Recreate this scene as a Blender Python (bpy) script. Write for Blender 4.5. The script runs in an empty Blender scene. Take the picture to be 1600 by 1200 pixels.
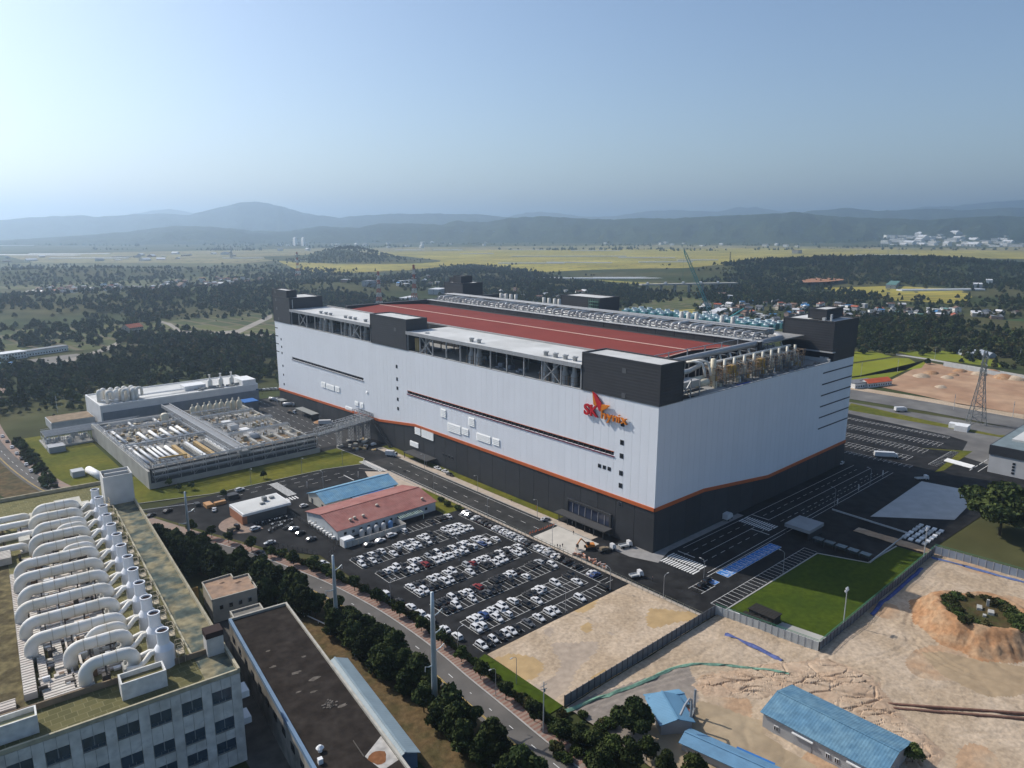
import bpy, math, random
import numpy as np
from mathutils import Vector, Matrix
random.seed(7); RNG = np.random.default_rng(7)
sc = bpy.context.scene
COL = sc.collection
# ------------------------------------------------------------------ camera
CAM = np.array([-212.29, -157.69, 123.11]); YAW = 0.845719; PIT = 0.213847; FPX = 1128.18
cd = bpy.data.cameras.new('camera'); cam = bpy.data.objects.new('camera', cd); COL.objects.link(cam)
cam.location = CAM; cam.rotation_euler = (math.pi/2 - PIT, 0, YAW - math.pi/2)
cd.sensor_width = 36; cd.lens = 36*FPX/1600; cd.clip_start = 1; cd.clip_end = 80000
sc.camera = cam
# ------------------------------------------------------------------ world, sun, exposure
SUN_EL = math.radians(40.0); SUN_AZ = math.atan2(0.95, -0.31)      # azimuth from +X, towards the sun
w = bpy.data.worlds.new('World'); sc.world = w; w.use_nodes = True
nt = w.node_tree; bg = nt.nodes['Background']
sky = nt.nodes.new('ShaderNodeTexSky'); sky.sky_type = 'NISHITA'; sky.sun_disc = False
sky.sun_elevation = SUN_EL; sky.sun_rotation = math.pi/2 - SUN_AZ
sky.altitude = 100; sky.air_density = 1.0; sky.dust_density = 1.4; sky.ozone_density = 2.5
nt.links.new(sky.outputs[0], bg.inputs[0]); bg.inputs[1].default_value = 0.128
sd = bpy.data.lights.new('sun', 'SUN'); sun = bpy.data.objects.new('sun', sd); COL.objects.link(sun)
sd.energy = 5.0; sd.angle = math.radians(0.55); sd.color = (1.0, 0.94, 0.86)
_d = Vector((math.cos(SUN_AZ)*math.cos(SUN_EL), math.sin(SUN_AZ)*math.cos(SUN_EL), math.sin(SUN_EL)))
sun.rotation_euler = _d.to_track_quat('Z', 'Y').to_euler()
sc.view_settings.view_transform = 'Standard'; sc.view_settings.look = 'None'
sc.view_settings.exposure = 0.0; sc.view_settings.gamma = 1.0; sc.view_settings.use_curve_mapping = False
HAZE_D = 1.3e-4
sc.render.engine = 'CYCLES'
cy = sc.cycles
cy.use_denoising = True; cy.max_bounces = 5; cy.diffuse_bounces = 2; cy.glossy_bounces = 2; cy.transmission_bounces = 2
cy.volume_bounces = 1; cy.transparent_max_bounces = 4; cy.caustics_reflective = False; cy.caustics_refractive = False
# ------------------------------------------------------------------ survey helpers: a reference pixel to a point of the place
_fw = np.array([math.cos(YAW)*math.cos(PIT), math.sin(YAW)*math.cos(PIT), -math.sin(PIT)])
_rt = np.array([math.sin(YAW), -math.cos(YAW), 0.0]); _up = np.cross(_rt, _fw)
def ray(u, v): return _fw*FPX + _rt*(u-800) - _up*(v-600)
def P(u, v, z=0.0):                       # on the horizontal plane z
    d = ray(u, v); t = (z-CAM[2])/d[2]; return CAM + t*d
def FX(u, v, x=0.0):                      # on a wall at X = x: (Y, z)
    d = ray(u, v); t = (x-CAM[0])/d[0]; q = CAM+t*d; return q[1], q[2]
def px(p):                                # where a point shows in the picture (only used to order labels)
    d = np.array(p)-CAM; z = d@_fw; return 800+FPX*(d@_rt)/z, 600-FPX*(d@_up)/z
ORD = ['first','second','third','fourth','fifth','sixth','seventh','eighth','ninth','tenth','eleventh','twelfth','thirteenth','fourteenth','fifteenth','sixteenth','seventeenth','eighteenth','nineteenth']
def nth(n):
    if n <= 19: return ORD[n-1]
    t = ['','','twenty','thirty','forty','fifty','sixty','seventy','eighty','ninety']
    h = ''
    if n >= 100:
        h = ['','one-hundred','two-hundred','three-hundred'][n//100]; n = n % 100
        if n == 0: return h+'th'
        h += '-and-'
        if n <= 19: return h+ORD[n-1]
    if n % 10 == 0: return h+t[n//10][:-1]+'ieth'
    return h+t[n//10]+'-'+ORD[n%10-1]
# ------------------------------------------------------------------ materials
MATS = {}
def M(name, col, rough=0.7, metal=0.0, var=0.12, scale=0.3, bump=0.0, bscale=2.0, rnd=0.0, spec=0.4, stripe=None, col2=None, mixscale=None, tint=None, detail=5):
    """base colour with noise wear; stripe=(axis,size,depth) gives fine ribs; col2 mixes a second colour in patches"""
    if name in MATS: return MATS[name]
    m = bpy.data.materials.new(name); m.use_nodes = True; n = m.node_tree.nodes; L = m.node_tree.links
    b = n['Principled BSDF']; b.inputs['Roughness'].default_value = rough; b.inputs['Metallic'].default_value = metal
    b.inputs['Specular IOR Level'].default_value = min(spec, .06) if rough >= .8 else (.22 if spec == .4 else spec)
    geo = n.new('ShaderNodeNewGeometry')
    no = n.new('ShaderNodeTexNoise'); no.inputs['Scale'].default_value = scale; no.inputs['Detail'].default_value = detail
    L.new(geo.outputs['Position'], no.inputs['Vector'])
    base = None
    if col2 is not None:
        n2 = n.new('ShaderNodeTexNoise'); n2.inputs['Scale'].default_value = mixscale or scale*0.3; n2.inputs['Detail'].default_value = 6
        L.new(geo.outputs['Position'], n2.inputs['Vector'])
        r2 = n.new('ShaderNodeValToRGB'); r2.color_ramp.elements[0].position = 0.42; r2.color_ramp.elements[1].position = 0.6
        r2.color_ramp.elements[0].color = (*col, 1); r2.color_ramp.elements[1].color = (*col2, 1)
        L.new(n2.outputs['Fac'], r2.inputs[0]); base = r2.outputs[0]
    mr = n.new('ShaderNodeMapRange'); mr.inputs[1].default_value = 0.25; mr.inputs[2].default_value = 0.75
    mr.inputs[3].default_value = 1-var; mr.inputs[4].default_value = 1+var
    L.new(no.outputs['Fac'], mr.inputs[0]); fac = mr.outputs[0]
    if rnd:
        oi = n.new('ShaderNodeObjectInfo'); m2 = n.new('ShaderNodeMapRange'); m2.inputs[3].default_value = 1-rnd; m2.inputs[4].default_value = 1+rnd
        L.new(oi.outputs['Random'], m2.inputs[0]); mm = n.new('ShaderNodeMath'); mm.operation = 'MULTIPLY'
        L.new(fac, mm.inputs[0]); L.new(m2.outputs[0], mm.inputs[1]); fac = mm.outputs[0]
    hs = n.new('ShaderNodeVectorMath'); hs.operation = 'SCALE'
    if base is not None: L.new(base, hs.inputs[0])
    else: hs.inputs[0].default_value = col
    L.new(fac, hs.inputs['Scale']); L.new(hs.outputs[0], b.inputs['Base Color'])
    bn = None
    if bump:
        n3 = n.new('ShaderNodeTexNoise'); n3.inputs['Scale'].default_value = bscale; n3.inputs['Detail'].default_value = 4
        L.new(geo.outputs['Position'], n3.inputs['Vector'])
        bp = n.new('ShaderNodeBump'); bp.inputs['Strength'].default_value = 1.0; bp.inputs['Distance'].default_value = bump
        L.new(n3.outputs['Fac'], bp.inputs['Height']); bn = bp
    if stripe:
        ax, size, dep = stripe
        sx = n.new('ShaderNodeSeparateXYZ'); L.new(geo.outputs['Position'], sx.inputs[0])
        mu = n.new('ShaderNodeMath'); mu.operation = 'MULTIPLY'; mu.inputs[1].default_value = 1.0/size; L.new(sx.outputs[ax], mu.inputs[0])
        fr = n.new('ShaderNodeMath'); fr.operation = 'PINGPONG'; fr.inputs[1].default_value = 0.5; L.new(mu.outputs[0], fr.inputs[0])
        bp = n.new('ShaderNodeBump'); bp.inputs['Distance'].default_value = dep; bp.inputs['Strength'].default_value = 1.0
        L.new(fr.outputs[0], bp.inputs['Height'])
        if bn: L.new(bn.outputs[0], bp.inputs['Normal'])
        bn = bp
    if bn: L.new(bn.outputs[0], b.inputs['Normal'])
    MATS[name] = m; return m
# ------------------------------------------------------------------ mesh builder
class MB:
    def __init__(s): s.v = []; s.f = []
    def add(s, vs, fs):
        o = len(s.v); s.v.extend([tuple(map(float, q)) for q in vs]); s.f.extend([tuple(i+o for i in f) for f in fs]); return s
    def box(s, x0, y0, z0, x1, y1, z1):
        if x0 > x1: x0, x1 = x1, x0
        if y0 > y1: y0, y1 = y1, y0
        if z0 > z1: z0, z1 = z1, z0
        return s.add([(x0,y0,z0),(x1,y0,z0),(x1,y1,z0),(x0,y1,z0),(x0,y0,z1),(x1,y0,z1),(x1,y1,z1),(x0,y1,z1)],
                     [(3,2,1,0),(4,5,6,7),(0,1,5,4),(1,2,6,5),(2,3,7,6),(3,0,4,7)])
    def obox(s, c, size, rz=0.0):
        a, b, h = size[0]/2, size[1]/2, size[2]; co, si = math.cos(rz), math.sin(rz)
        pts = []
        for z in (0, h):
            for x, y in ((-a,-b),(a,-b),(a,b),(-a,b)): pts.append((c[0]+x*co-y*si, c[1]+x*si+y*co, c[2]+z))
        return s.add(pts, [(3,2,1,0),(4,5,6,7),(0,1,5,4),(1,2,6,5),(2,3,7,6),(3,0,4,7)])
    def prism(s, poly, z0, z1):
        n = len(poly)
        a = sum(poly[i][0]*poly[(i+1)%n][1]-poly[(i+1)%n][0]*poly[i][1] for i in range(n))
        if a < 0: poly = poly[::-1]
        vs = [(p[0], p[1], z0) for p in poly]+[(p[0], p[1], z1) for p in poly]
        return s.add(vs, [tuple(range(n-1,-1,-1)), tuple(range(n, 2*n))]+[(i, (i+1)%n, n+(i+1)%n, n+i) for i in range(n)])
    def sheet(s, poly, z):
        n = len(poly); a = sum(poly[i][0]*poly[(i+1)%n][1]-poly[(i+1)%n][0]*poly[i][1] for i in range(n))
        if a < 0: poly = poly[::-1]
        return s.add([(p[0], p[1], z if len(p) < 3 else p[2]) for p in poly], [tuple(range(n))])
    def slab(s, verts, faces): return s.add(verts, faces)
    def beam(s, p, q, w, h=None):
        p = Vector(p); q = Vector(q); d = (q-p)
        if d.length < 1e-6: return s
        d.normalize(); up = Vector((0,0,1)) if abs(d.z) < 0.95 else Vector((1,0,0))
        a = d.cross(up).normalized(); b = a.cross(d).normalized(); h = h or w
        vs = []
        for c in (p, q):
            for i, j in ((-1,-1),(1,-1),(1,1),(-1,1)): vs.append(c+a*(i*w/2)+b*(j*h/2))
        return s.add(vs, [(3,2,1,0),(4,5,6,7),(0,1,5,4),(1,2,6,5),(2,3,7,6),(3,0,4,7)])
    def cyl(s, p, q, r0, r1=None, n=10, caps=True):
        r1 = r0 if r1 is None else r1; p = Vector(p); q = Vector(q); d = (q-p).normalized()
        up = Vector((0,0,1)) if abs(d.z) < 0.95 else Vector((1,0,0))
        a = d.cross(up).normalized(); b = d.cross(a).normalized()
        vs = []
        for c, r in ((p, r0), (q, r1)):
            for k in range(n):
                t = 2*math.pi*k/n; vs.append(c+a*(math.cos(t)*r)+b*(math.sin(t)*r))
        fs = [(i, (i+1)%n, n+(i+1)%n, n+i) for i in range(n)]
        if caps: fs += [tuple(range(n-1,-1,-1)), tuple(range(n, 2*n))]
        return s.add(vs, fs)
    def lathe(s, c, prof, n=12, cap=True):
        vs = []; k = len(prof)
        for r, z in prof:
            for i in range(n):
                t = 2*math.pi*i/n; vs.append((c[0]+math.cos(t)*r, c[1]+math.sin(t)*r, c[2]+z))
        fs = [(j*n+i, j*n+(i+1)%n, (j+1)*n+(i+1)%n, (j+1)*n+i) for j in range(k-1) for i in range(n)]
        if cap: fs += [tuple(range((k-1)*n, k*n))]
        return s.add(vs, fs)
    def tube(s, pts, r, n=8, caps=True, flat=1.0):
        pts = [Vector(p) for p in pts]; m = len(pts); rings = []; vs = []
        tang = []
        for i in range(m):
            a = pts[max(i-1, 0)]; b = pts[min(i+1, m-1)]; tang.append((b-a).normalized())
        up = Vector((0,0,1)) if abs(tang[0].z) < 0.9 else Vector((1,0,0))
        nrm = (up-tang[0]*up.dot(tang[0])).normalized()
        for i in range(m):
            t = tang[i]; nrm = (nrm-t*nrm.dot(t)).normalized(); bi = t.cross(nrm)
            rr = r if not isinstance(r, (list, tuple)) else r[i]
            for k in range(n):
                an = 2*math.pi*(k+0.5)/n; vs.append(pts[i]+nrm*(math.cos(an)*rr)+bi*(math.sin(an)*rr*flat))
        fs = [(j*n+i, j*n+(i+1)%n, (j+1)*n+(i+1)%n, (j+1)*n+i) for j in range(m-1) for i in range(n)]
        if caps: fs += [tuple(range(n-1,-1,-1)), tuple(range((m-1)*n, m*n))]
        return s.add(vs, fs)
    def mesh(s, name, mat, smooth=False):
        me = bpy.data.meshes.new(name); me.from_pydata(s.v, [], s.f)
        if mat is not None: me.materials.append(mat)
        if smooth: me.polygons.foreach_set('use_smooth', [True]*len(me.polygons))
        me.update(); return me
    def build(s, name, mat, parent=None, smooth=False, loc=None):
        return ob(name, s.mesh(name, mat, smooth), parent, loc)
def ob(name, me, parent=None, loc=None, rz=0.0):
    o = bpy.data.objects.new(name, me); COL.objects.link(o)
    if parent is not None: o.parent = parent
    if loc is not None: o.location = loc
    if rz: o.rotation_euler = (0, 0, rz)
    return o
def tag(o, label=None, cat=None, group=None, kind=None):
    if label: o['label'] = label
    if cat: o['category'] = cat
    if group: o['group'] = group
    if kind: o['kind'] = kind
    return o
def thing(name, label, cat, loc=(0,0,0), rz=0.0, group=None):
    return tag(ob(name, None, None, loc, rz), label, cat, group)
def struct(o, label=None): 
    o['kind'] = 'structure'
    if label: o['label'] = label
    return o
def dup(root, loc=None, rz=None, label=None, group=None, scale=None):
    r = root.copy(); COL.objects.link(r)
    if loc is not None: r.location = loc
    if rz is not None: r.rotation_euler = (0, 0, rz)
    if scale is not None: r.scale = (scale,)*3 if not isinstance(scale, (tuple, list)) else scale
    if label: r['label'] = label
    if group: r['group'] = group
    for ch in list(root.children):
        c = ch.copy(); COL.objects.link(c); c.parent = r
        for g in list(ch.children):
            d = g.copy(); COL.objects.link(d); d.parent = c
    return r
def arc(c, r, a0, a1, n, ex, ey):
    """points on an arc in the plane spanned by ex, ey"""
    ex = Vector(ex); ey = Vector(ey); c = Vector(c)
    return [c+ex*(r*math.cos(a0+(a1-a0)*i/n))+ey*(r*math.sin(a0+(a1-a0)*i/n)) for i in range(n+1)]
def lerp(a, b, t): return a+(b-a)*t
def interp(x, xs, ys): return float(np.interp(x, xs, ys))
# palette
white_clad = M('white_clad', (.76,.78,.81), .55, 0, .025, .1, rnd=.014)
dark_clad = M('dark_clad', (.042,.044,.048), .55, 0, .12, .2, rnd=.1, stripe=(2, .9, .05))
dark_core = M('dark_core', (.03,.03,.032), .8)
dark_rib = M('dark_rib', (.045,.046,.05), .55, 0, .1, .2, stripe=(2, 1.2, .08))
dark_ribv = M('dark_ribv', (.042,.042,.044), .55, 0, .1, .2, stripe=(1, 1.5, .06))
orange_m = M('orange_trim', (.50,.12,.035), .5)
deck_m = M('deck_white', (.56,.56,.54), .7, 0, .12, .08, col2=(.48,.48,.46), mixscale=.05)
red_m = M('red_roof', (.205,.046,.036), .82, 0, .1, .06, stripe=(1, .6, .03))
steel_m = M('galvanised_steel', (.34,.35,.36), .45, .35, .15, .8)
grey_m = M('grey_steel', (.22,.23,.23), .5, .2, .15, .5)
dgrey_m = M('dark_steel', (.05,.052,.055), .5, .2, .1, .5)
lgrey_m = M('light_grey', (.42,.43,.43), .6, 0, .1, .4)
duct_m = M('duct_white', (.76,.74,.69), .6, 0, .08, .6, col2=(.68,.64,.55), mixscale=.3)
cream_m = M('cream_tank', (.62,.56,.42), .45, 0, .08, .8)
white_m = M('white_paint', (.72,.72,.71), .5, 0, .06, .6)
paint_m = M('road_paint', (.66,.66,.64), .7, 0, .16, .9)
yellow_m = M('yellow_paint', (.58,.38,.06), .7, 0, .15, .9)
glass_m = M('dark_glass', (.012,.016,.022), .12, 0, .1, .3, spec=.6)
black_m = M('black_rubber', (.012,.012,.012), .7)
conc_m = M('concrete', (.36,.35,.32), .85, 0, .18, .12, bump=.01, bscale=3)
conc_d = M('weathered_concrete', (.28,.26,.23), .9, 0, .25, .35, col2=(.19,.18,.16), mixscale=.12)
yel_m = M('yellow_steel', (.5,.31,.07), .5, .1, .15, 1)
tan_m = M('tan_walkway', (.45,.32,.16), .8, 0, .15, .6)
# ================================================================== SETTING
from mathutils import noise as mn
asph = M('asphalt_fresh', (.018,.018,.019), .85, 0, .42, .2, col2=(.025,.025,.0255), mixscale=.05, bump=.004, bscale=6)
asph_old = M('asphalt_old', (.135,.125,.115), .9, 0, .18, .15, col2=(.115,.108,.10), mixscale=.06, bump=.004, bscale=6)
asph_mid = M('asphalt_dusty', (.17,.165,.155), .9, 0, .2, .1, col2=(.13,.125,.12), mixscale=.04)
pave_m = M('beige_paving', (.42,.35,.28), .85, 0, .15, .4)
kerb_m = M('kerb_stone', (.36,.35,.33), .85, 0, .12, .5)
lawn_m = M('lawn_green', (.052,.076,.007), .95, 0, .28, .5, col2=(.040,.064,.007), mixscale=.07, bump=.06, bscale=4)
lawny_m = M('lawn_yellowish', (.125,.12,.017), .95, 0, .28, .4, col2=(.085,.095,.014), mixscale=.05, bump=.06, bscale=4)
sand_m = M('sand', (.385,.295,.205), .95, 0, .24, .9, col2=(.45,.355,.26), mixscale=.07, bump=.22, bscale=.8)
sandy_m = M('sand_ochre', (.40,.28,.145), .95, 0, .14, .3, bump=.08, bscale=.9)
gravel_m = M('gravel', (.255,.22,.185), .95, 0, .2, .5, col2=(.22,.19,.165), mixscale=.1, bump=.05, bscale=3)
soil_m = M('orange_soil', (.34,.185,.095), .95, 0, .32, .8, col2=(.36,.235,.14), mixscale=.18, bump=.1, bscale=1.2)
scrub_m = M('scrub', (.055,.062,.018), .95, 0, .35, .35, col2=(.10,.085,.035), mixscale=.12, bump=.2, bscale=1.5)
dry_m = M('dry_grass', (.125,.085,.042), .95, 0, .4, .6, col2=(.08,.065,.03), mixscale=.2, bump=.15, bscale=2)
# ---- terrain: one sheet to beyond the hills
BUMPS = []
def bump_at(u, v, su, sv, h, rot=0.0):
    c = P(u, v); BUMPS.append((c[0], c[1], su, sv, h, rot))
VD = math.atan2(_fw[1], _fw[0])
bump_at(735, 434, 120, 150, 13, VD); bump_at(850, 449, 90, 150, 6, VD); bump_at(545, 405, 130, 220, 45)
bump_at(120, 470, 260, 120, 12); bump_at(220, 478, 220, 120, 12); bump_at(470, 455, 160, 160, 12)
bump_at(1330, 428, 160, 420, 26, VD); bump_at(1200, 432, 170, 230, 20, VD); bump_at(1480, 428, 160, 330, 22, VD)
bump_at(1500, 381.5, 340, 900, 62, VD); bump_at(80, 432, 320, 160, 20); bump_at(620, 455, 90, 160, 10); bump_at(1420, 512, 70, 130, 6, VD)
def terr(x, y):
    z = 0.0
    for cx, cy_, a, b, h, rot in BUMPS:
        dx, dy = x-cx, y-cy_
        c, s = math.cos(rot), math.sin(rot); e = ((dx*c+dy*s)/a)**2+((-dx*s+dy*c)/b)**2
        if e < 9: z += h*math.exp(-e)
    return z
rad = [0,60,120,180,240,300,360,420,480]
while rad[-1] < 2400: rad.append(rad[-1]+36)
while rad[-1] < 24000: rad.append(rad[-1]*1.12)
gv, gf = [], []; NA = 220
for i, r in enumerate(rad):
    for k in range(NA):
        t = 2*math.pi*k/NA; x, y = r*math.cos(t)+60, r*math.sin(t)+80
        rr = math.hypot(x-60, y-80); gv.append((x, y, -0.2+(terr(x, y) if rr > 420 else 0.0)))
for i in range(len(rad)-1):
    for k in range(NA): gf.append((i*NA+k, (i+1)*NA+k, (i+1)*NA+(k+1)%NA, i*NA+(k+1)%NA))
ground_m = M('country_ground', (.040,.052,.018), .95, 0, .35, .03, col2=(.075,.072,.030), mixscale=.006)
g = MB(); g.v = gv; g.f = gf; struct(g.build('ground', ground_m))
# ---- hill ridges around the plain
hill_m = M('hill_forest', (.018,.030,.014), .95, 0, .65, .006, col2=(.030,.040,.018), mixscale=.002, bump=30, bscale=.015)
def ridge(name, dist, sil, depth, seed):
    xs = [s[0] for s in sil]; ys = [s[1] for s in sil]
    b = MB(); az = np.radians(np.linspace(-62, 62, 420)); nd = 26
    for i, a in enumerate(az):
        u = 800+FPX/math.cos(PIT)*math.tan(a) if abs(a) < 1.2 else 99999
        if xs[0] <= u <= xs[-1]: yy = interp(u, xs, ys)
        else:
            e = ys[0] if u < xs[0] else ys[-1]; yy = e+6*mn.noise((a*6+seed, seed, 0))*min(1, abs(u-(xs[0] if u < xs[0] else xs[-1]))/400)
        top = CAM[2]+dist*(355-yy)/(FPX/math.cos(PIT))*1.0/math.cos(a)*math.cos(a)
        top += dist/FPX*1.2*mn.noise((a*90, seed*3.1, 1))+dist/FPX*.5*mn.noise((a*260, seed*1.7, 4))
        top = max(top, 12)
        for j in range(nd+1):
            t = j/nd; r = dist/math.cos(a)*0.0+dist+(t-0.55)*depth
            prof = math.sin(min(t/0.55, 1.0)*math.pi/2)**1.4 if t < .55 else math.cos((t-.55)/.45*math.pi/2)
            spur = 0.48*mn.fractal((a*34+seed, t*2.6, seed), 0.6, 2.0, 5)*(1-prof)*2.2*prof
            if t < .55: spur += .10*mn.fractal((a*120+seed, t*9, seed+3), .7, 2.0, 3)*(1-prof**4)*(t > 0.02)
            h = top*max(0.0, prof+spur)
            h = min(h, top*(0.985 if t != .55 else 1.0)) if t < .54 else h
            x = CAM[0]+r*math.cos(YAW-a); y = CAM[1]+r*math.sin(YAW-a)
            b.v.append((x, y, -1.0 if j in (0, nd) else h-.5))
    for i in range(len(az)-1):
        for j in range(nd): b.f.append((i*(nd+1)+j, (i+1)*(nd+1)+j, (i+1)*(nd+1)+j+1, i*(nd+1)+j+1))
    return struct(b.build(name, hill_m, None, True))
ridge('hills', 7300, [(-300,372),(0,372),(120,366),(200,361),(270,353),(330,354),(400,360),(450,361),(500,353),(560,356),(590,349),(640,349),(690,351),(710,345),(760,347),(800,340),(850,338),(900,341),(950,343),(1000,341),(1040,342),(1100,339),(1150,337),(1200,336),(1245,333),(1280,338),(1330,341),(1400,343),(1450,345),(1500,342),(1560,340),(1600,342),(1900,344)], 2600, 1.3)
ridge('hills', 11500, [(-300,347),(0,346),(70,341),(125,339),(150,341),(215,337),(260,336),(300,338),(330,330),(372,321),(395,318),(420,320),(450,327),(480,334),(530,341),(560,337),(610,335),(680,334),(750,335),(790,339),(830,343),(950,344),(1100,342),(1200,340),(1260,332),(1320,328),(1360,332),(1400,332),(1440,330),(1500,333),(1560,330),(1600,331),(1900,335)], 3400, 4.7)
ridge('mountains', 17000, [(-300,346),(0,347),(180,342),(235,333),(270,329),(300,335),(400,345),(600,346),(780,342),(815,334),(840,331),(870,333),(910,339),(960,338),(1000,332),(1050,329),(1100,332),(1120,332),(1150,326),(1180,326),(1230,334),(1300,341),(1390,338),(1440,327),(1480,328),(1540,323),(1600,320),(1900,322)], 4600, 9.1)
# ---- campus asphalt, lawns, lots
def flat(name, poly, z, mat, label=None): return struct(MB().sheet(poly, z).build(name, mat), label)
def rect(x0, y0, x1, y1): return [(x0,y0),(x1,y0),(x1,y1),(x0,y1)]
yard = flat('yard_asphalt', [(-27,-42.5),(-17,-42.5),(48,-42.5),(54,-59),(81,-70),(210,-75),(210,-62),(290,-64),(290,62),(170,62),(170,350),(-36,350),(-36,173),(-110,176),(-140,176),(-140,142),(-112,104),(-97,84),(-97,-10),(-27,-10)], 0.0, asph)
flat('inner_road_dust', [(-24.6,170),(-9,170),(-9,44),(-24.6,44)], .012, M('asphalt_inner', (.036,.036,.035), .85, 0, .35, .25, col2=(.052,.050,.047), mixscale=.03))
flat('ring_road', [(-36,210),(-2,210),(-2,348),(-36,348)], .012, M('asphalt_ring', (.048,.047,.047), .85, 0, .22, .1))
# lawns
flat('lawn', [(-155,232),(-127,229),(-127,345),(-134,345),(-156,345)], .02, lawny_m, 'yellowish lawn beside the treatment basins')
flat('lawn', [(-137,201),(-122,201.6),(-36,203),(-25.5,203.5),(-23.5,177),(-29,169.5),(-48,174.5),(-104,177),(-137,188)], .02, lawny_m, 'lawn strip in front of the treatment basins')
flat('lawn', [(-137,228),(-137,201),(-122.4,201.6),(-122.4,228)], .024, lawny_m)
flat('lawn', [(-15.5,-71.5),(77,-71.5),(77,-60),(54,-59),(47.5,-42.5),(-13.8,-42.5)], .02, lawn_m, 'green playing lawn with its far half in shade')
flat('verge', [(-8.6,24),(-4.6,24),(-4.6,188),(-8.6,188)], .02, pave_m)
flat('verge', [(-4.5,48),(-0.1,48),(-0.1,190),(-4.5,190)], .02, lawny_m)
flat('paving', [(-25.9,-40),(-24.7,-40),(-24.7,172),(-25.9,172)], .02, pave_m)
flat('paving', [(-37,118),(-26,118),(-26,150),(-34,158),(-37,150)], .02, pave_m)
flat('verge', [(-37,84.5),(-26,84.5),(-26,118),(-37,118)], .016, lawny_m)
flat('concrete_pad', [(-24.4,19),(-9.2,19.2),(-9,42.6),(-24.2,41.8)], .024, M('pale_concrete', (.47,.44,.39), .9, 0, .14, .2))
flat('concrete_pad', [(100,-40.4),(165,-38.2),(169,-63),(123.4,-66)], .03, M('pale_slab', (.44,.44,.43), .9, 0, .12, .2))
flat('paving', [(-5,-6.5),(6,-3.2),(60,-3.2),(60,-.1),(-.1,-.1),(-.1,8),(-5,14),(-9,14),(-9,4)], .02, M('grey_paving', (.27,.26,.25), .85, 0, .15, .4))
# kerb edges round the campus roads
kb = MB()
def strip(b, pts, w, z0, z1):
    for p, q in zip(pts[:-1], pts[1:]):
        p = Vector((*p[:2], 0)); q = Vector((*q[:2], 0)); d = (q-p)
        if d.length < 1e-3: continue
        d.normalize(); n = Vector((-d.y, d.x, 0))*w/2; e = d*w/2*.5
        b.prism([tuple((p-e+n)[:2]), tuple((p-e-n)[:2]), tuple((q+e-n)[:2]), tuple((q+e+n)[:2])], z0, z1)
    return b
strip(kb, [(-48,174.7),(-29,169.3),(-23.3,177),(-25.2,204)], .35, 0, .14)
strip(kb, [(-48,174.7),(-104,177.2),(-137,188.3)], .35, 0, .14)
strip(kb, [(-8.8,24),(-8.8,188)], .3, 0, .13); strip(kb, [(-24.5,-40),(-24.5,18)], .3, 0, .13); strip(kb, [(-24.5,43),(-24.5,150)], .3, 0, .13)
strip(kb, [(-16,-42.3),(47.5,-42.3),(54,-58.8),(77,-60)], .5, 0, .15)
strip(kb, [(-34,164),(-26,152),(-26.5,118)], .3, 0, .14)
struct(kb.build('kerb', kerb_m))
# long wall kerb at the edge of the dark yard
# ---- the public road
RC = [(-109.6,-120),(-108.6,-80),(-107.4,-50),(-106.4,-32),(-105.6,-15),(-104.6,0),(-104.4,16),(-105.2,34),(-107.4,52),(-110.4,68),(-114.6,84),(-120,103),(-130,130),(-143,168),(-153,205),(-162,245),(-168,300),(-170,360),(-166,440),(-150,520)]
def smooth(pts, n=6):
    out = []
    for i in range(len(pts)-1):
        p0 = np.array(pts[max(i-1,0)]); p1 = np.array(pts[i]); p2 = np.array(pts[i+1]); p3 = np.array(pts[min(i+2,len(pts)-1)])
        for k in range(n):
            t = k/n; out.append(tuple(.5*((2*p1)+(-p0+p2)*t+(2*p0-5*p1+4*p2-p3)*t*t+(-p0+3*p1-3*p2+p3)*t**3)))
    out.append(tuple(pts[-1])); return out
RCS = smooth(RC)
def offs(pts, d):
    o = []
    for i, p in enumerate(pts):
        a = np.array(pts[max(i-1,0)]); b = np.array(pts[min(i+1,len(pts)-1)]); t = (b-a)/np.linalg.norm(b-a)
        o.append((p[0]+t[1]*d, p[1]-t[0]*d))
    return o
def ribbon(pts, d0, d1, z, b=None):
    b = b or MB(); l = offs(pts, d0); r = offs(pts, d1); n = len(pts); o = len(b.v)
    b.v += [(p[0], p[1], z) for p in l]+[(p[0], p[1], z) for p in r]
    b.f += [(o+i, o+n+i, o+n+i+1, o+i+1) for i in range(n-1)]; return b
road = struct(ribbon(RCS, -4.6, 3.3, .035).build('road', asph_old))
side_m = M('block_paving', (.30,.215,.17), .9, 0, .18, .5, col2=(.24,.19,.16), mixscale=.25)
sw = MB(); l = offs(RCS, 3.35); r = offs(RCS, 7.6); n = len(RCS)
sw.v = [(p[0],p[1],.15) for p in l]+[(p[0],p[1],.15) for p in r]+[(p[0],p[1],0) for p in l]
sw.f = [(i,n+i,n+i+1,i+1) for i in range(n-1)]+[(2*n+i,i,i+1,2*n+i+1) for i in range(n-1)]
pv = struct(sw.build('pavement', side_m))
bands = MB(); acc = 0
for i in range(n-1):                                   # red paving bands of the footway
    a, b_ = np.array(RCS[i]), np.array(RCS[i+1])
    if -75 < a[1] < 130:
        for k in range(2):
            t0 = (k+.1)/2; t1 = (k+.55)/2
            p = [(1-t)*np.array(L[i])+t*np.array(L[i+1]) for L in (l, r) for t in (t0, t1)]
            bands.sheet([tuple(p[0]), tuple(p[2]), tuple(p[3]), tuple(p[1])], .156)
bands.build('paving_bands', M('red_paving', (.235,.135,.105), .9, 0, .2, .5), pv)
ribbon([p for p in RCS if p[1] < 120], 3.3, 3.75, .16).build('kerb_stones', kerb_m, pv)
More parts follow.
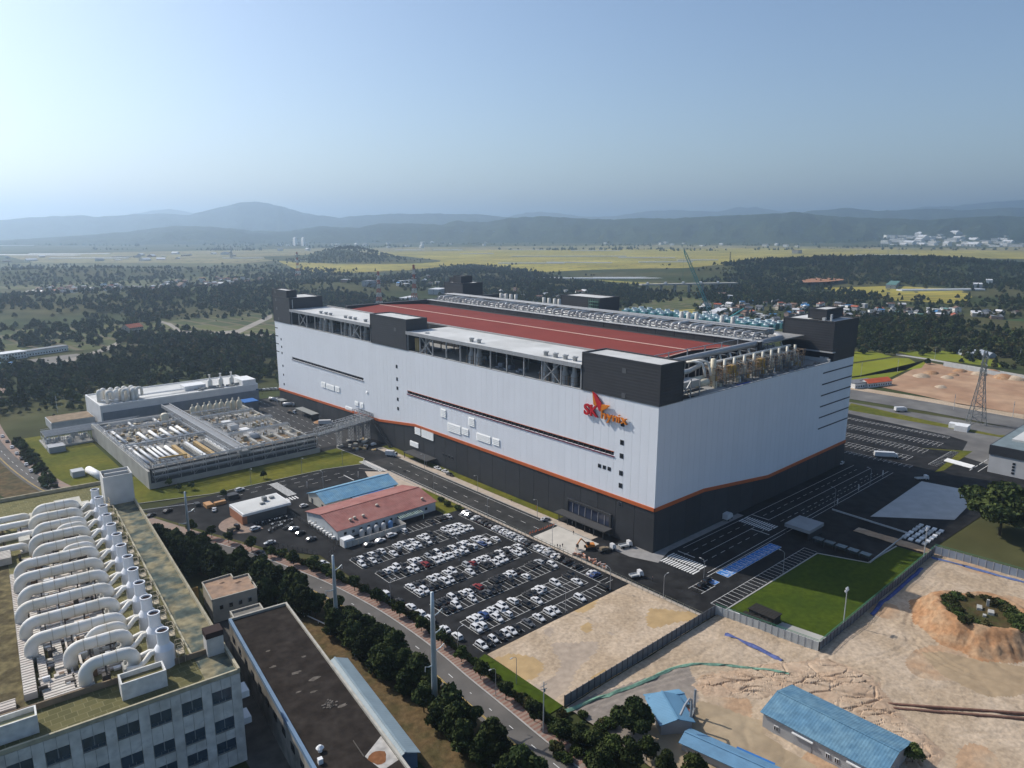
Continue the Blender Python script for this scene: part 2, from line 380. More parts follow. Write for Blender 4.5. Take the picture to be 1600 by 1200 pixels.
flat('roadside_strip', [(*p,) for p in offs(RCS[:80], 7.6)]+[(*p,) for p in offs(RCS[:80], 9.4)][::-1], .02, scrub_m)
flat('roadside_strip', [(*p,) for p in offs(RCS[:104], -4.6)]+[(*p,) for p in offs(RCS[:104], -18)][::-1], .012, M('bank', (.075,.065,.035), .95, 0, .35, .4, col2=(.12,.085,.045), mixscale=.15))
mk = MB(); Lc = offs(RCS, .0)
dsum = 0
for i in range(n-1):
    a, b_ = np.array(Lc[i]), np.array(Lc[i+1]); ln = np.linalg.norm(b_-a); k = 0
    while dsum < ln:
        p = a+(b_-a)*dsum/ln; q = a+(b_-a)*min(1, (dsum+3.6)/ln); strip(mk, [p, q], .18, .04, .046); dsum += 9.0
    dsum -= ln
mk.build('lane_dashes', paint_m, road)
yl = ribbon(RCS, -3.3, -3.16, .045); ribbon(RCS, -2.95, -2.81, .045, yl); yl.build('yellow_lines', yellow_m, road)
# ---- markings of the campus roads
wm = MB()
def line(x0, y0, x1, y1, w=.18, z=.036): strip(wm, [(x0, y0), (x1, y1)], w, z-.012, z)
def dash(x0, y0, x1, y1, on=3, off=3, w=.16):
    d = math.hypot(x1-x0, y1-y0); s = 0
    while s < d:
        t0, t1 = s/d, min(1, (s+on)/d); line(lerp(x0,x1,t0), lerp(y0,y1,t0), lerp(x0,x1,t1), lerp(y0,y1,t1), w); s += on+off
line(13,-5,165,-5.0); line(2,-23.4,168,-21.2); line(-2,-25,168,-23.6,.16)
line(14,-13.2,52,-13); line(64,-13,166,-13); dash(8,-9,52,-9); dash(66,-9,160,-9); dash(2,-17.4,52,-17.2); dash(66,-17.2,160,-17); dash(66,-19.5,160,-19.3,1.5,2.2)
line(9,-5.4,9,-13,.4); line(49.5,-13,49.5,-21,.4); line(63.5,-5,63.5,-13,.4)
line(-10.6,52,-10.6,150,.16); line(-23,60,-23,150,.16); dash(-17,46,-17,166,3,5)
for xx in (-30,-24,-18,-12): dash(xx,214,xx,344,3,4.5)
line(-36,212,-36,300,.16)
dash(-104,168,-40,163.5,3,4); dash(-104,172.5,-50,171); dash(-100,158,-88,157.2,3,3); dash(-70,159,-40,158,3,4); line(-45,150,-45,160,.4)
line(-31,160,-26,152,.3)
wm.build('lane_lines', paint_m, yard)
for (x0, y0, x1, y1) in ((-3.2,-6.0,1.2,-21.3),(1.8,-5.4,6.3,-20.8),(52.6,-5.2,56,-19.6),(56.6,-5,60.2,-19.8)):
    b = MB(); k = 13
    for i in range(k):
        y = lerp(y0, y1, (i+.2)/k); b.sheet(rect(x0, y-.32, x1, y+.32), .04)
    b.build('crossing_stripes', paint_m, yard)
for (cx, y0, y1, w2) in ((-26.5,152.5,174,2.2),(-77,151,172,2.2)):
    b = MB(); yy = y0
    while yy < y1: b.sheet(rect(cx-w2, yy, cx+w2, yy+.7), .04); yy += 1.35
    b.build('crossing_stripes', paint_m, yard)
b = MB()
for i in range(6): b.sheet(rect(-84+i*1.4, 145, -83.3+i*1.4, 149), .04)
b.build('crossing_stripes', paint_m, yard)
# perpendicular bays beside the lawn
bm = MB()
def bays(b, x0, x1, y0, y1, n, z=.036, w=.14, along='x', closed=True):
    for i in range(n+1):
        if along == 'x':
            x = lerp(x0, x1, i/n); strip(b, [(x, y0), (x, y1)], w, z-.01, z)
        else:
            y = lerp(y0, y1, i/n); strip(b, [(x0, y), (x1, y)], w, z-.01, z)
    if closed:
        if along == 'x': strip(b, [(x0, y1), (x1, y1)], w, z-.01, z+.002)
        else: strip(b, [(x1, y0), (x1, y1)], w, z-.01, z+.002)
    return b
bays(bm, -16, 48.5, -41.6, -36.6, 26); bays(bm, -13,-4.4,-30.8,-25.6,4)
bays(bm, -13,-4.4,-25.6,-30.8,1)
bm.build('bay_lines', paint_m, yard)
blue_bay = M('blue_bay_paint', (.035,.17,.46), .75, 0, .2, .6)
b0 = MB().box(0,0,.02,3.05,5.0,.03); bmesh_ = b0.mesh('blue_bay', blue_bay)
ic = MB()
ic.box(1.2,1.3,.03,1.5,2.9,.036).box(1.2,1.3,.03,2.2,1.55,.036).box(2.05,.8,.03,2.3,1.55,.036).lathe((1.35,3.3,.03), [(.28,0),(.28,.006)], 8).box(.7,1.0,.03,.9,2.2,.036).box(.7,.8,.03,1.7,1.0,.036)
ic.box(0,0,.03,.12,5,.034).box(2.93,0,.03,3.05,5,.034).box(.12,0,.03,2.93,.12,.034).box(.12,4.88,.03,2.93,5,.034)
icm = ic.mesh('wheelchair_symbol', paint_m)
for i in range(13):
    x = 4.2+i*3.2 if i < 12 else -4.1
    o = ob('blue_bay', bmesh_, yard, (x, -30.4, 0.01)); ob('wheelchair_symbol', icm, o)
# staff car park: bay lines
ROWS = [(62.8,72.5),(47.0,56.7),(31.2,41.0),(15.4,25.2),(0.4,9.7)]
XS = [(-90.6,-37.6),(-89.0,-36.5),(-86.8,-34.5),(-87,-35.8),(-86.2,-36.2)]
cp = flat('car_park_asphalt', rect(-94.6,-9,-27.2,84.4), .014, M('asphalt_lot', (.019,.019,.020), .85, 0, .45, .25, col2=(.026,.026,.027), mixscale=.05))
for (y0, y1), (x0, x1) in zip(ROWS, XS):
    b = MB(); ym = (y0+y1)/2
    bays(b, x0, x1, y0, y1, 23, .04, .13, 'x', False); strip(b, [(x0,ym),(x1,ym)], .13, .03, .043); strip(b, [(x0,y0),(x1,y0)], .13, .03, .043); strip(b, [(x0,y1),(x1,y1)], .13, .03, .043)
    b.build('bay_lines', paint_m, cp)
b = MB(); bays(b, -91,-34,-8.0,-3.0,24,.04,.13); bays(b, -28,-33,-4,80,36,.04,.13,'y'); bays(b, -62,-37,83.4,78.4,11,.04,.13)
b.build('bay_lines', paint_m, cp)
# far car park behind the shaded corner
b = MB()
for k, (xa, xb, ya, yb) in enumerate([(182,187,8,-26),(194,204,30,-20),(214,224,44,-21),(234,244,50,-22),(256,261,52,-20)]):
    nb = int(abs(ya-yb)/2.5); bays(b, xa, xb, min(ya,yb), max(ya,yb), nb, .036, .15, 'y'); strip(b, [((xa+xb)/2, ya), ((xa+xb)/2, yb)], .15, .025, .039)
bays(b, 196,234,-35,-30.5,13,.036,.15)
b.build('bay_lines', paint_m, yard)
dusty = flat('service_road', [P(1320,627)[:2], P(1600,672)[:2], P(1600,705)[:2], (232,-66), (214,-66), P(1500,712)[:2], P(1512,690)[:2], P(1480,680)[:2], P(1420,667)[:2], P(1320,645)[:2]], .03, asph_mid)
flat('verge', [P(1322,640)[:2], P(1600,690)[:2], P(1600,680)[:2], P(1560,680)[:2], P(1440,655)[:2], P(1330,630)[:2]], .045, lawny_m)
flat('verge', [P(1435,700)[:2], P(1520,705)[:2], P(1475,735)[:2], P(1460,738)[:2], P(1500,706)[:2]], .045, lawny_m)
flat('road', [P(1320,607)[:2], P(1450,628)[:2], P(1600,655)[:2], P(1600,672)[:2], P(1450,643)[:2], P(1320,622)[:2]], .05, asph_mid, 'grey public road beyond the far car park')
flat('verge', [P(1320,602)[:2], P(1450,622)[:2], P(1600,648)[:2], P(1600,655)[:2], P(1450,628)[:2], P(1320,607)[:2]], .05, sand_m)
lnb = MB()
for i in range(9): 
    p, q = P(1515+i*7.5, 735-i*4.6), P(1520+i*7.5, 732-i*4.6); strip(lnb, [p, q], .3, .04, .05)
strip(lnb, [P(1528,737), P(1600,692)], .25, .04, .05); lnb.build('lane_lines', paint_m, yard)
# ---- excavated ground east of the lawn and the sand lot, one uneven surface
def inpoly(x, y, poly):
    c = False; n = len(poly); j = n-1
    for i in range(n):
        xi, yi = poly[i][0], poly[i][1]; xj, yj = poly[j][0], poly[j][1]
        if (yi > y) != (yj > y) and x < (xj-xi)*(y-yi)/(yj-yi)+xi: c = not c
        j = i
    return c
GRAVEL = [P(*q)[:2] for q in [(855,1112),(1075,1040),(1090,1075),(1092,1100),(1015,1128),(1000,1330),(930,1200)]]
PACKED = [P(*q)[:2] for q in [(1092,1098),(1135,1110),(1190,1130),(1195,1150),(1420,1290),(1000,1330),(1015,1128)]]
GULLY = [P(*q)[:2] for q in [(1095,1060),(1180,1040),(1290,1032),(1360,1060),(1420,1130),(1480,1180),(1440,1220),(1390,1180),(1215,1085),(1190,1095),(1105,1092),(1080,1072)]]
DARKP = [P(*q)[:2] for q in [(1440,1020),(1470,1020),(1530,1033),(1640,1050),(1640,1075),(1590,1090),(1540,1090),(1475,1060),(1450,1035)]]
GULLYI = GULLY
def edge_d(x, y):
    m = 1e9; n = len(GULLY)
    for i in range(n):
        ax, ay = GULLY[i]; bx, by = GULLY[(i+1)%n]; dx, dy = bx-ax, by-ay; t = max(0, min(1, ((x-ax)*dx+(y-ay)*dy)/(dx*dx+dy*dy))); m = min(m, math.hypot(x-ax-t*dx, y-ay-t*dy))
    return m
MC = P(1535, 958, 5.5)
def pit_h(x, y):
    e = .42+mn.fractal((x*.05, y*.05, 3), .8, 2, 4)*.30+mn.fractal((x*.35, y*.35, 8), .8, 2, 3)*.10
    q = mn.noise((x*.03, y*.03, 20))
    if inpoly(x, y, GULLYI):
        ed = min(1.0, edge_d(x, y)/3.0)
        al, ac = x*.75-y*.66, x*.66+y*.75; wob = 2.6*mn.noise((x*.09, y*.09, 6))+.9*mn.noise((x*.3, y*.3, 4))
        f = mn.voronoi(Vector((al*.10, (ac+wob)*.24, 1.0)))[0]; f2 = mn.voronoi(Vector((al*.22+5, (ac+wob)*.5, 4.0)))[0]
        c1 = math.exp(-((f[1]-f[0])/.05)**2)*(.55+.6*mn.noise((x*.1, y*.1, 31))); c2 = math.exp(-((f2[1]-f2[0])/.055)**2)*max(0, .4+.9*mn.noise((x*.13, y*.13, 17)))
        e += ed*(.45+.4*mn.noise((al*.05, ac*.09, 9))-1.0*c1-.45*c2)
    else: e -= .22*math.exp(-abs(mn.noise((x*.06+3, y*.10, 12)))*16)
    r = math.hypot((x-MC[0])/1.05, (y-MC[1])); r += 3.4*mn.noise((x*.07, y*.07, 1))+1.0*mn.noise((x*.25, y*.25, 3))
    t = max(0, min(1, (19.5-r)/7.5)); m = t*t*(3-2*t)
    if m > 0:
        rim = math.exp(-((r-12)/2.2)**2)*.8
        e = e*(1-m*.4)+m*5.6+rim*m+(.7*mn.noise((math.atan2(y-MC[1], x-MC[0])*16, r*.12, 2))-.6*math.exp(-abs(mn.noise((math.atan2(y-MC[1], x-MC[0])*26, r*.1, 7)))*8))*m*(1-m)*4
    return max(.03, e)
pit = MB(); st = 0.62; X0, X1, Y0, Y1 = -96, 84, -190, -42; nx = int((X1-X0)/st); ny = int((Y1-Y0)/st)
idx = {}; fm = []
LAWNB = [(-20.5,-43.2),(-16,-73),(80,-73),(80,-40)]
for i in range(nx+1):
    for j in range(ny+1):
        x, y = X0+i*st, Y0+j*st
        idx[i, j] = len(pit.v); pit.v.append((x, y, pit_h(x, y)))
for i in range(nx):
    for j in range(ny):
        x, y = X0+(i+.5)*st, Y0+(j+.5)*st
        if inpoly(x, y, [(-19.6,-40),(-14.5,-72.4),(78.5,-72.4),(78.5,-40)]): continue
        if x < -91+.03*(y+42) or (x < -60 and y < -110-(x+60)*-.5 and False): continue
        r = math.hypot((x-MC[0])/1.05, y-MC[1]); k = 0
        r += 3.4*mn.noise((x*.07, y*.07, 1))+1.0*mn.noise((x*.25, y*.25, 3))
        if inpoly(x, y, GULLYI): continue
        if inpoly(x, y, GRAVEL): k = 1
        elif inpoly(x, y, PACKED): k = 6
        elif r < 10.6: k = 3
        elif r < 19.0: k = 2
        elif inpoly(x, y, DARKP): k = 4
        elif mn.noise((x*.045, y*.045, 7)) > .28: k = 5
        pit.f.append((idx[i,j], idx[i+1,j], idx[i+1,j+1], idx[i,j+1])); fm.append(k)
va = np.array(pit.v)
for tr in ([(1240,1100),(1300,1010),(1345,975),(1400,985),(1440,1010),(1500,1050),(1600,1080)],[(1150,1000),(1230,1045),(1330,1040),(1420,1010),(1425,960),(1470,915)],[(1300,1030),(1380,1060),(1480,1080),(1600,1098)],[(1370,1060),(1365,1095),(1400,1130),(1500,1150),(1600,1150)],[(1430,960),(1418,985),(1440,1020),(1500,1048)],[(1140,1060),(1100,1050),(1000,1075),(900,1115)]):
    tp = np.array(smooth([tuple(P(*q)[:2]) for q in tr], 8)); dm = np.full(len(va), 1e9)
    for a_, b_ in zip(tp[:-1], tp[1:]):
        d_ = b_-a_; t_ = np.clip(((va[:,:2]-a_)@d_)/(d_@d_), 0, 1); dm = np.minimum(dm, np.linalg.norm(va[:,:2]-a_-t_[:,None]*d_, axis=1))
    va[:,2] -= .22*np.exp(-((dm-1.1)/.38)**2)-.10*np.exp(-((dm-2.0)/.4)**2)
va[:,2] = np.maximum(va[:,2], .02); pit.v = [tuple(q) for q in va.tolist()]
pm = pit.mesh('excavated_ground', sand_m, True)
for m_ in (gravel_m, soil_m, M('mound_top', (.085,.062,.028), .95, 0, .4, .5, col2=(.05,.05,.018), mixscale=.25, bump=.2, bscale=1.5), M('damp_sand', (.33,.245,.155), .95, 0, .15, .3, bump=.05, bscale=1), M('pink_sand', (.40,.265,.165), .95, 0, .2, .5, col2=(.385,.29,.20), mixscale=.1, bump=.2, bscale=.9), M('packed_sand', (.36,.28,.185), .95, 0, .16, .4, col2=(.32,.245,.16), mixscale=.1, bump=.05, bscale=1)): pm.materials.append(m_)
pm.polygons.foreach_set('material_index', fm)
struct(ob('excavated_ground', pm), 'bare sandy excavated ground with a raised mound')
# the eroded bank, a finer surface let into it
er = MB(); st = .30; gx = [p[0] for p in GULLY]; gy = [p[1] for p in GULLY]; nx = int((max(gx)-min(gx)+2)/st); ny = int((max(gy)-min(gy)+2)/st); idx = {}
for i in range(nx+1):
    for j in range(ny+1):
        x, y = min(gx)-1+i*st, min(gy)-1+j*st
        if inpoly(x, y, GULLY) or edge_d(x, y) < 1.3: idx[i, j] = len(er.v); er.v.append((x, y, pit_h(x, y)+(.0 if inpoly(x, y, GULLY) else -.04)))
for (i, j) in list(idx):
    q = [(i,j),(i+1,j),(i+1,j+1),(i,j+1)]
    if all(k in idx for k in q): er.f.append(tuple(idx[k] for k in q))
struct(er.build('eroded_bank', M('eroded_sand', (.40,.285,.195), .95, 0, .22, .8, col2=(.44,.335,.24), mixscale=.12, bump=.06, bscale=2)), 'gullied sandy bank above the long blue shed')
# sand lot next to the car park
lot = MB(); st = 1.0; xs_ = np.arange(-91, -25.4, st); ys_ = np.arange(-41.8, -9.2, st); fm = []
for x in xs_:
    for y in ys_:
        ed = min(x+91, -25.4-x, y+41.8, -9.2-y)
        lot.v.append((x, y, .04+min(1, max(0, ed)/2)*(.25+.35*mn.fractal((x*.06, y*.06, 9), .8, 2, 4)+.1*mn.fractal((x*.3, y*.3, 2), .8, 2, 3))))
n2 = len(ys_)
for i in range(len(xs_)-1):
    for j in range(n2-1):
        x, y = xs_[i], ys_[j]; q = mn.noise((x*.05+3, y*.08, 5))
        lot.f.append((i*n2+j, (i+1)*n2+j, (i+1)*n2+j+1, i*n2+j+1)); fm.append(1 if q > .22 else 2 if (q < -.2 and x < -55) else 0)
lm = lot.mesh('sand_lot', sand_m, True); lm.materials.append(sandy_m); lm.materials.append(M('grey_sand', (.36,.29,.225), .95, 0, .2, .4, bump=.08, bscale=1))
lm.polygons.foreach_set('material_index', fm); struct(ob('sand_lot', lm), 'pale bare sand lot beside the car park')
flat('verge', [(-95.5,-10),(-91.4,-9.2),(-90.6,-41),(-96.5,-41)], .03, lawn_m)
flat('earth_bank', [(-131,40),(-118,48),(-119,-5),(-121,-70),(-131,-70)], .02, dry_m)
flat('back_lane', [(-150,62),(-133,62),(-133,-70),(-165,-70),(-160,20)], .01, M('lane_ground', (.10,.095,.085), .9, 0, .3, .3))
# ---- red earth site beyond the far road
rs = [P(*q)[:2] for q in [(1372,604),(1450,565),(1460,568),(1600,588),(1720,604),(1720,672),(1600,648),(1500,632),(1440,618)]]
flat('earth_site', rs, .05, M('site_earth', (.40,.26,.165), .95, 0, .2, .08, col2=(.33,.20,.125), mixscale=.03, bump=.3, bscale=.3), 'bare red earth construction site beyond the road')
rice_y = M('rice_bright', (.19,.20,.018), .95, 0, .18, .03, col2=(.15,.175,.02), mixscale=.015)
for i, q in enumerate([[(1322,550),(1365,549),(1395,557),(1334,566)],[(1322,570),(1398,559),(1420,560),(1440,572),(1334,588),(1322,588)],[(1322,592),(1440,575),(1450,562),(1370,600),(1322,603)],[(1400,549),(1500,548),(1550,562),(1575,572),(1570,575),(1460,562),(1425,556)]]):
    flat('rice_field', [P(*a)[:2] for a in q], .05+.01*i, rice_y)
flat('farm_track', [P(*a)[:2] for a in [(1400,553),(1450,560),(1600,586),(1600,588.5),(1450,562.5),(1400,555)]], .12, conc_m)
# ---- the plain: big field blocks with a patchwork of plots
def patch(name, c1, c2, c3, rot, bw, bh, mort):
    m = bpy.data.materials.new(name); m.use_nodes = True; n = m.node_tree.nodes; L = m.node_tree.links; b = n['Principled BSDF']
    b.inputs['Roughness'].default_value = .95; b.inputs['Specular IOR Level'].default_value = .1
    geo = n.new('ShaderNodeNewGeometry'); mp = n.new('ShaderNodeMapping'); mp.inputs['Rotation'].default_value = (0,0,rot)
    L.new(geo.outputs['Position'], mp.inputs[0])
    br = n.new('ShaderNodeTexBrick'); br.inputs['Scale'].default_value = 1.0; br.inputs['Brick Width'].default_value = bw; br.inputs['Row Height'].default_value = bh
    br.inputs['Mortar Size'].default_value = mort; br.inputs['Color1'].default_value = (*c1,1); br.inputs['Color2'].default_value = (*c2,1); br.inputs['Mortar'].default_value = (*c3,1); br.offset = .37
    L.new(mp.outputs[0], br.inputs['Vector'])
    no = n.new('ShaderNodeTexNoise'); no.inputs['Scale'].default_value = .004; no.inputs['Detail'].default_value = 6; L.new(geo.outputs['Position'], no.inputs['Vector'])
    mr = n.new('ShaderNodeMapRange'); mr.inputs[1].default_value = .3; mr.inputs[2].default_value = .7; mr.inputs[3].default_value = .72; mr.inputs[4].default_value = 1.3; L.new(no.outputs['Fac'], mr.inputs[0])
    v = n.new('ShaderNodeVectorMath'); v.operation = 'SCALE'; L.new(br.outputs[0], v.inputs[0]); L.new(mr.outputs[0], v.inputs['Scale']); L.new(v.outputs[0], b.inputs['Base Color'])
    return m
rice = patch('rice_plain', (.38,.30,.055), (.26,.235,.045), (.10,.095,.045), VD+.35, 130, 38, 3.2)
rice2 = patch('dry_plain', (.27,.215,.11), (.18,.175,.07), (.09,.085,.05), VD-.25, 170, 60, 5)
mossp = patch('roof_moss_tiles', (.150,.135,.060), (.105,.10,.045), (.20,.185,.10), .02, 2.4, 1.9, .07); mixf = patch('mixed_fields', (.10,.11,.032), (.05,.068,.024), (.14,.12,.07), VD+.6, 60, 26, 3)
Z = .35
flat('rice_fields', [P(*a)[:2] for a in [(470,424),(540,427),(640,422),(740,412),(870,432),(1000,445),(1105,444),(1230,408),(1420,402),(1600,405),(1600,392),(1200,388),(800,391),(600,394),(420,402)]], Z, rice)
flat('dry_fields', [P(*a)[:2] for a in [(60,412),(380,412),(460,404),(650,396),(860,394),(1200,391),(1600,394),(1700,386),(1000,383),(500,388),(0,398)]], Z-.1, rice2)
flat('mixed_fields', [P(*a)[:2] for a in [(-100,455),(250,446),(380,436),(420,412),(60,410),(-100,416)]], Z, mixf)
flat('mixed_fields', [P(*a)[:2] for a in [(-200,475),(200,466),(440,446),(440,530),(330,532),(120,548),(-200,560)]], .18, mixf)
flat('rice_fields', [P(*a)[:2] for a in [(1285,450),(1400,447),(1500,452),(1520,464),(1500,476),(1400,470),(1330,462)]], Z, rice)
flat('rice_fields', [P(*a)[:2] for a in [(965,478),(1050,463),(1100,466),(1105,478),(1060,492),(990,492)]], Z-.2, mixf)
flat('rice_fields', [P(*a)[:2] for a in [(1000,487),(1085,483),(1090,494),(1010,497)]], Z-.1, rice)
flat('vegetable_plot', [P(*a)[:2] for a in [(1470,520),(1530,516),(1545,524),(1500,530)]], Z-.2, M('plot_tan', (.17,.15,.06), .95, 0, .2, .05))
flat('vegetable_plot', [P(*a)[:2] for a in [(1520,503),(1600,498),(1600,512),(1540,512)]], Z-.2, M('plot_green', (.05,.085,.03), .95, 0, .2, .05))
flat('earth_clearing', [P(*a)[:2] for a in [(1252,444),(1275,440),(1315,440),(1318,444),(1290,447),(1255,448)]], 9, M('clay', (.33,.17,.10), .95))
flat('rice_fields', [P(*a)[:2] for a in [(-60,497),(60,493),(112,492),(112,500),(40,506),(-60,508)]], Z, rice)
flat('mixed_fields', [P(*a)[:2] for a in [(560,446),(640,442),(700,455),(690,468),(600,462),(540,455)]], Z, mixf)
# country roads
flat('country_road', [P(*a)[:2] for a in [(92,568),(130,562),(175,545),(195,533),(190,531),(165,543),(120,558),(85,566)]], .3, M('track', (.30,.27,.23), .9, 0, .15, .05))
flat('farmyard', [P(*a)[:2] for a in [(45,562),(120,553),(135,556),(95,570),(60,568)]], .25, M('yard_grey', (.20,.185,.165), .9, 0, .15, .05))
flat('country_road', [P(*a)[:2] for a in [(245,503),(262,508),(280,520),(330,522),(375,521),(425,497),(425,491),(370,516),(330,519),(285,517),(268,506),(250,501)]], .3, MATS['track'])
flat('country_road', [P(*a)[:2] for a in [(330,524),(440,522),(440,525),(330,527)]], .3, MATS['track'])
# ================================================================== MAIN FACTORY
FAB = thing('factory_building', 'huge white factory hall with dark base, orange band and red roof', 'factory')
L_, W_, HT = 336.0, 163.0, 58.0
ZL = ([-1,0,162,198,336,340],[17.2,17.2,17.2,12.6,8.4,8.4])       # lower edge of the white cladding, long side
ZR = ([-1,0,32.5,84,163,170],[17.2,17.2,17.2,11.0,12.2,12.2])     # short side
MB().box(.5,.5,0,W_-.5,L_-.5,HT-.6).build('wall_core', dark_core, FAB)  # solid dark filler, added to block light behind the panels
SLOTS = [(20.9,168.0,34.3,35.9),(215.0,311.0,34.0,35.5)]
cols = sorted(set(list(np.arange(0, 337, 4.0))+[20.9,168.0,215.0,311.0])); cols = [c for i, c in enumerate(cols)]
cols2 = [cols[0]]
for c in cols[1:]:
    if c-cols2[-1] < 1.3 and c not in (20.9,168.0,215.0,311.0): continue
    if c-cols2[-1] < 1.3: cols2[-1] = c
    else: cols2.append(c)
gp = .03
def wpanel_x(y0, y1, za0, za1, zb0, zb1):       # long side panel, bottom edge za0->za1, top zb
    x0, x1 = 0.0, .45
    b = MB(); b.add([(x0,y0,za0),(x0,y1,za1),(x0,y1,zb1),(x0,y0,zb0),(x1,y0,za0),(x1,y1,za1),(x1,y1,zb1),(x1,y0,zb0)],
                    [(3,2,1,0),(4,5,6,7),(0,1,5,4),(1,2,6,5),(2,3,7,6),(3,0,4,7)]); return b
for y0, y1 in zip(cols2[:-1], cols2[1:]):
    a, b_ = y0+gp, y1-gp
    if y0 == 0: a = 0.0
    z0, z1 = interp(a, *ZL), interp(b_, *ZL)
    s = [q for q in SLOTS if q[0] <= y0+.01 and y1 <= q[1]+.01]
    if s:
        wpanel_x(a, b_, z0, z1, s[0][2], s[0][2]).build('wall_panel', white_clad, FAB); wpanel_x(a, b_, s[0][3], s[0][3], HT, HT).build('wall_panel', white_clad, FAB)
    else: wpanel_x(a, b_, z0, z1, HT, HT).build('wall_panel', white_clad, FAB)
def wpanel_y(x0, x1, za0, za1, zb, y0=0.0, y1=.45):
    return MB().add([(x0,y0,za0),(x1,y0,za1),(x1,y0,zb),(x0,y0,zb),(x0,y1,za0),(x1,y1,za1),(x1,y1,zb),(x0,y1,zb)],
                    [(0,1,2,3),(7,6,5,4),(0,4,5,1),(1,5,6,2),(2,6,7,3),(3,7,4,0)])
xc = list(np.arange(.45, 163, 4.0))+[163.0]
SL2 = [(130,162.6,z-.3,z+.3) for z in (25.3,31.0,36.6,42.2,47.8,53.5)]
k = 0
for x0, x1 in zip(xc[:-1], xc[1:]):
    a, b_ = x0+gp, x1-gp
    if x0 < .5: a = .45
    wpanel_y(a, b_, interp(a, *ZR), interp(b_, *ZR), HT).build('wall_panel', white_clad, FAB)
# rear sides
MB().box(.6,L_-.45,9,W_-.45,L_,HT).build('wall_rear', white_clad, FAB); MB().box(W_-.45,.5,12,W_,L_,HT).build('wall_rear', white_clad, FAB)
MB().box(.6,L_-.45,0,W_-.45,L_-.02,9).build('base_rear', dark_clad, FAB)
# dark base panels and the orange band
ys = list(np.arange(0, 336, 9.6))+[336.0]
for y0, y1 in zip(ys[:-1], ys[1:]):
    a, b_ = y0+(.08 if y0 else 0), y1-.08
    mid = [c for c in (162.0, 198.0) if a < c < b_]
    pts = [a]+mid+[b_]
    poly = [(p, -0.1) for p in pts]+[(p, interp(p, *ZL)-.05) for p in pts[::-1]]
    b = MB(); n = len(poly); b.add([(.06,p[0],p[1]) for p in poly]+[(.45,p[0],p[1]) for p in poly], [tuple(range(n-1,-1,-1)), tuple(range(n,2*n))]+[(i,(i+1)%n,n+(i+1)%n,n+i) for i in range(n)])
    b.build('base_panel', dark_clad, FAB)
xs = list(np.arange(.45, 163, 10.2))+[163.0]
for x0, x1 in zip(xs[:-1], xs[1:]):
    a, b_ = x0+(.08 if x0 > 1 else 0), x1-.08; pts = [a]+[c for c in (32.5, 84.0) if a < c < b_]+[b_]
    poly = [(p, -0.1) for p in pts]+[(p, interp(p, *ZR)-.05) for p in pts[::-1]]
    b = MB(); n = len(poly); b.add([(p[0],.06,p[1]) for p in poly]+[(p[0],.45,p[1]) for p in poly], [tuple(range(n)), tuple(range(2*n-1,n-1,-1))]+[(i,n+i,n+(i+1)%n,(i+1)%n) for i in range(n)])
    b.build('base_panel', dark_clad, FAB)
b = MB(); q = [(-.35,336.0),(-.35,198),(-.35,162),(-.35,-.35),(32.5,-.35),(84,-.35),(163,-.35)]
zs = [8.4,12.6,17.2,17.2,17.2,11.0,12.2]
for side in range(2):
    rng = range(0, 3) if side == 0 else range(3, 6)
    for i in rng:
        (xa, ya), (xb, yb) = q[i], q[i+1]; za, zb = zs[i], zs[i+1]
        o = [(xa,ya,za-.25),(xb,yb,zb-.25),(xb,yb,zb+1.15),(xa,ya,za+1.15)]
        ix, iy = (.4, 0) if side == 0 else (0, .4)
        b.add(o+[(p[0]+ix,p[1]+iy,p[2]) for p in o], [(0,1,2,3),(7,6,5,4),(3,2,6,7),(0,4,5,1),(0,3,7,4),(1,5,6,2)])
b.build('orange_band', orange_m, FAB)
# slots: recessed dark gap, mullions, purple sill, ducts seen inside
purp = M('plum_trim', (.16,.05,.075), .5)
for (y0, y1, z0, z1) in SLOTS:
    s = MB().box(.42,y0,z0-.01,.5,y1,z1+.01).build('louvre_slot', M('slot_dark', (.018,.017,.018), .8), FAB)
    m = MB(); y = y0+1.5
    while y < y1-1: m.box(.1,y-.12,z0,.4,y+.12,z1); y += 3.0
    m.build('mullions', M('mullion_grey', (.10,.095,.10), .6), s)['kind'] = 'stuff'
    MB().box(-.3,y0-.4,z0-.55,.3,y1+.4,z0-.05).build('sill', purp if y0 < 100 else M('grey_trim', (.28,.27,.28), .6), s)
    MB().box(-.12,y0-.2,z1+.02,.3,y1+.2,z1+.22).build('lintel', orange_m if y0 < 100 else MATS['grey_trim'], s)
for (x0, x1, z0, z1) in SL2:
    MB().box(x0,-.12,z0,x1,.2,z1).build('louvre_slot', M('slit_dark', (.03,.035,.045), .6), FAB)
for z in (53.5,47.8,42.2,36.6): MB().box(-.12,331.5,z-.3,.2,336.05,z+.3).build('louvre_slot', MATS['slit_dark'], FAB)
# small windows
def window(y, z, w=1.9, h=2.0, parent=FAB, x=0.0):
    f = MB().box(x-.10,y-w/2,z-h/2,x+.2,y+w/2,z+h/2).build('window', M('window_frame', (.10,.105,.11), .5), parent)
    MB().box(x-.13,y-w/2+.18,z-h/2+.18,x+.1,y+w/2-.18,z+h/2-.18).build('pane', glass_m, f); return f
for z in (48.2,40.7,35.2,28.1,22.9,15.1): window(16.9, z)
for y in (28.2,25.6,23.0): window(y, 28.3, 1.7, 1.6)
for z in (47.9,40.8,35.6,29.3,23.9): window(178, z, 1.7, 1.9)
for z in (46,40.6,36.2,27,20.5,13.7): window(327, z, 1.5, 1.6)
window(163.5, 7.5, 1.8, 1.2); window(160, 14.2, 1.6, 1.2)
for i in range(4): window(136-i*2.6, 7.2, 1.3, 1.6)
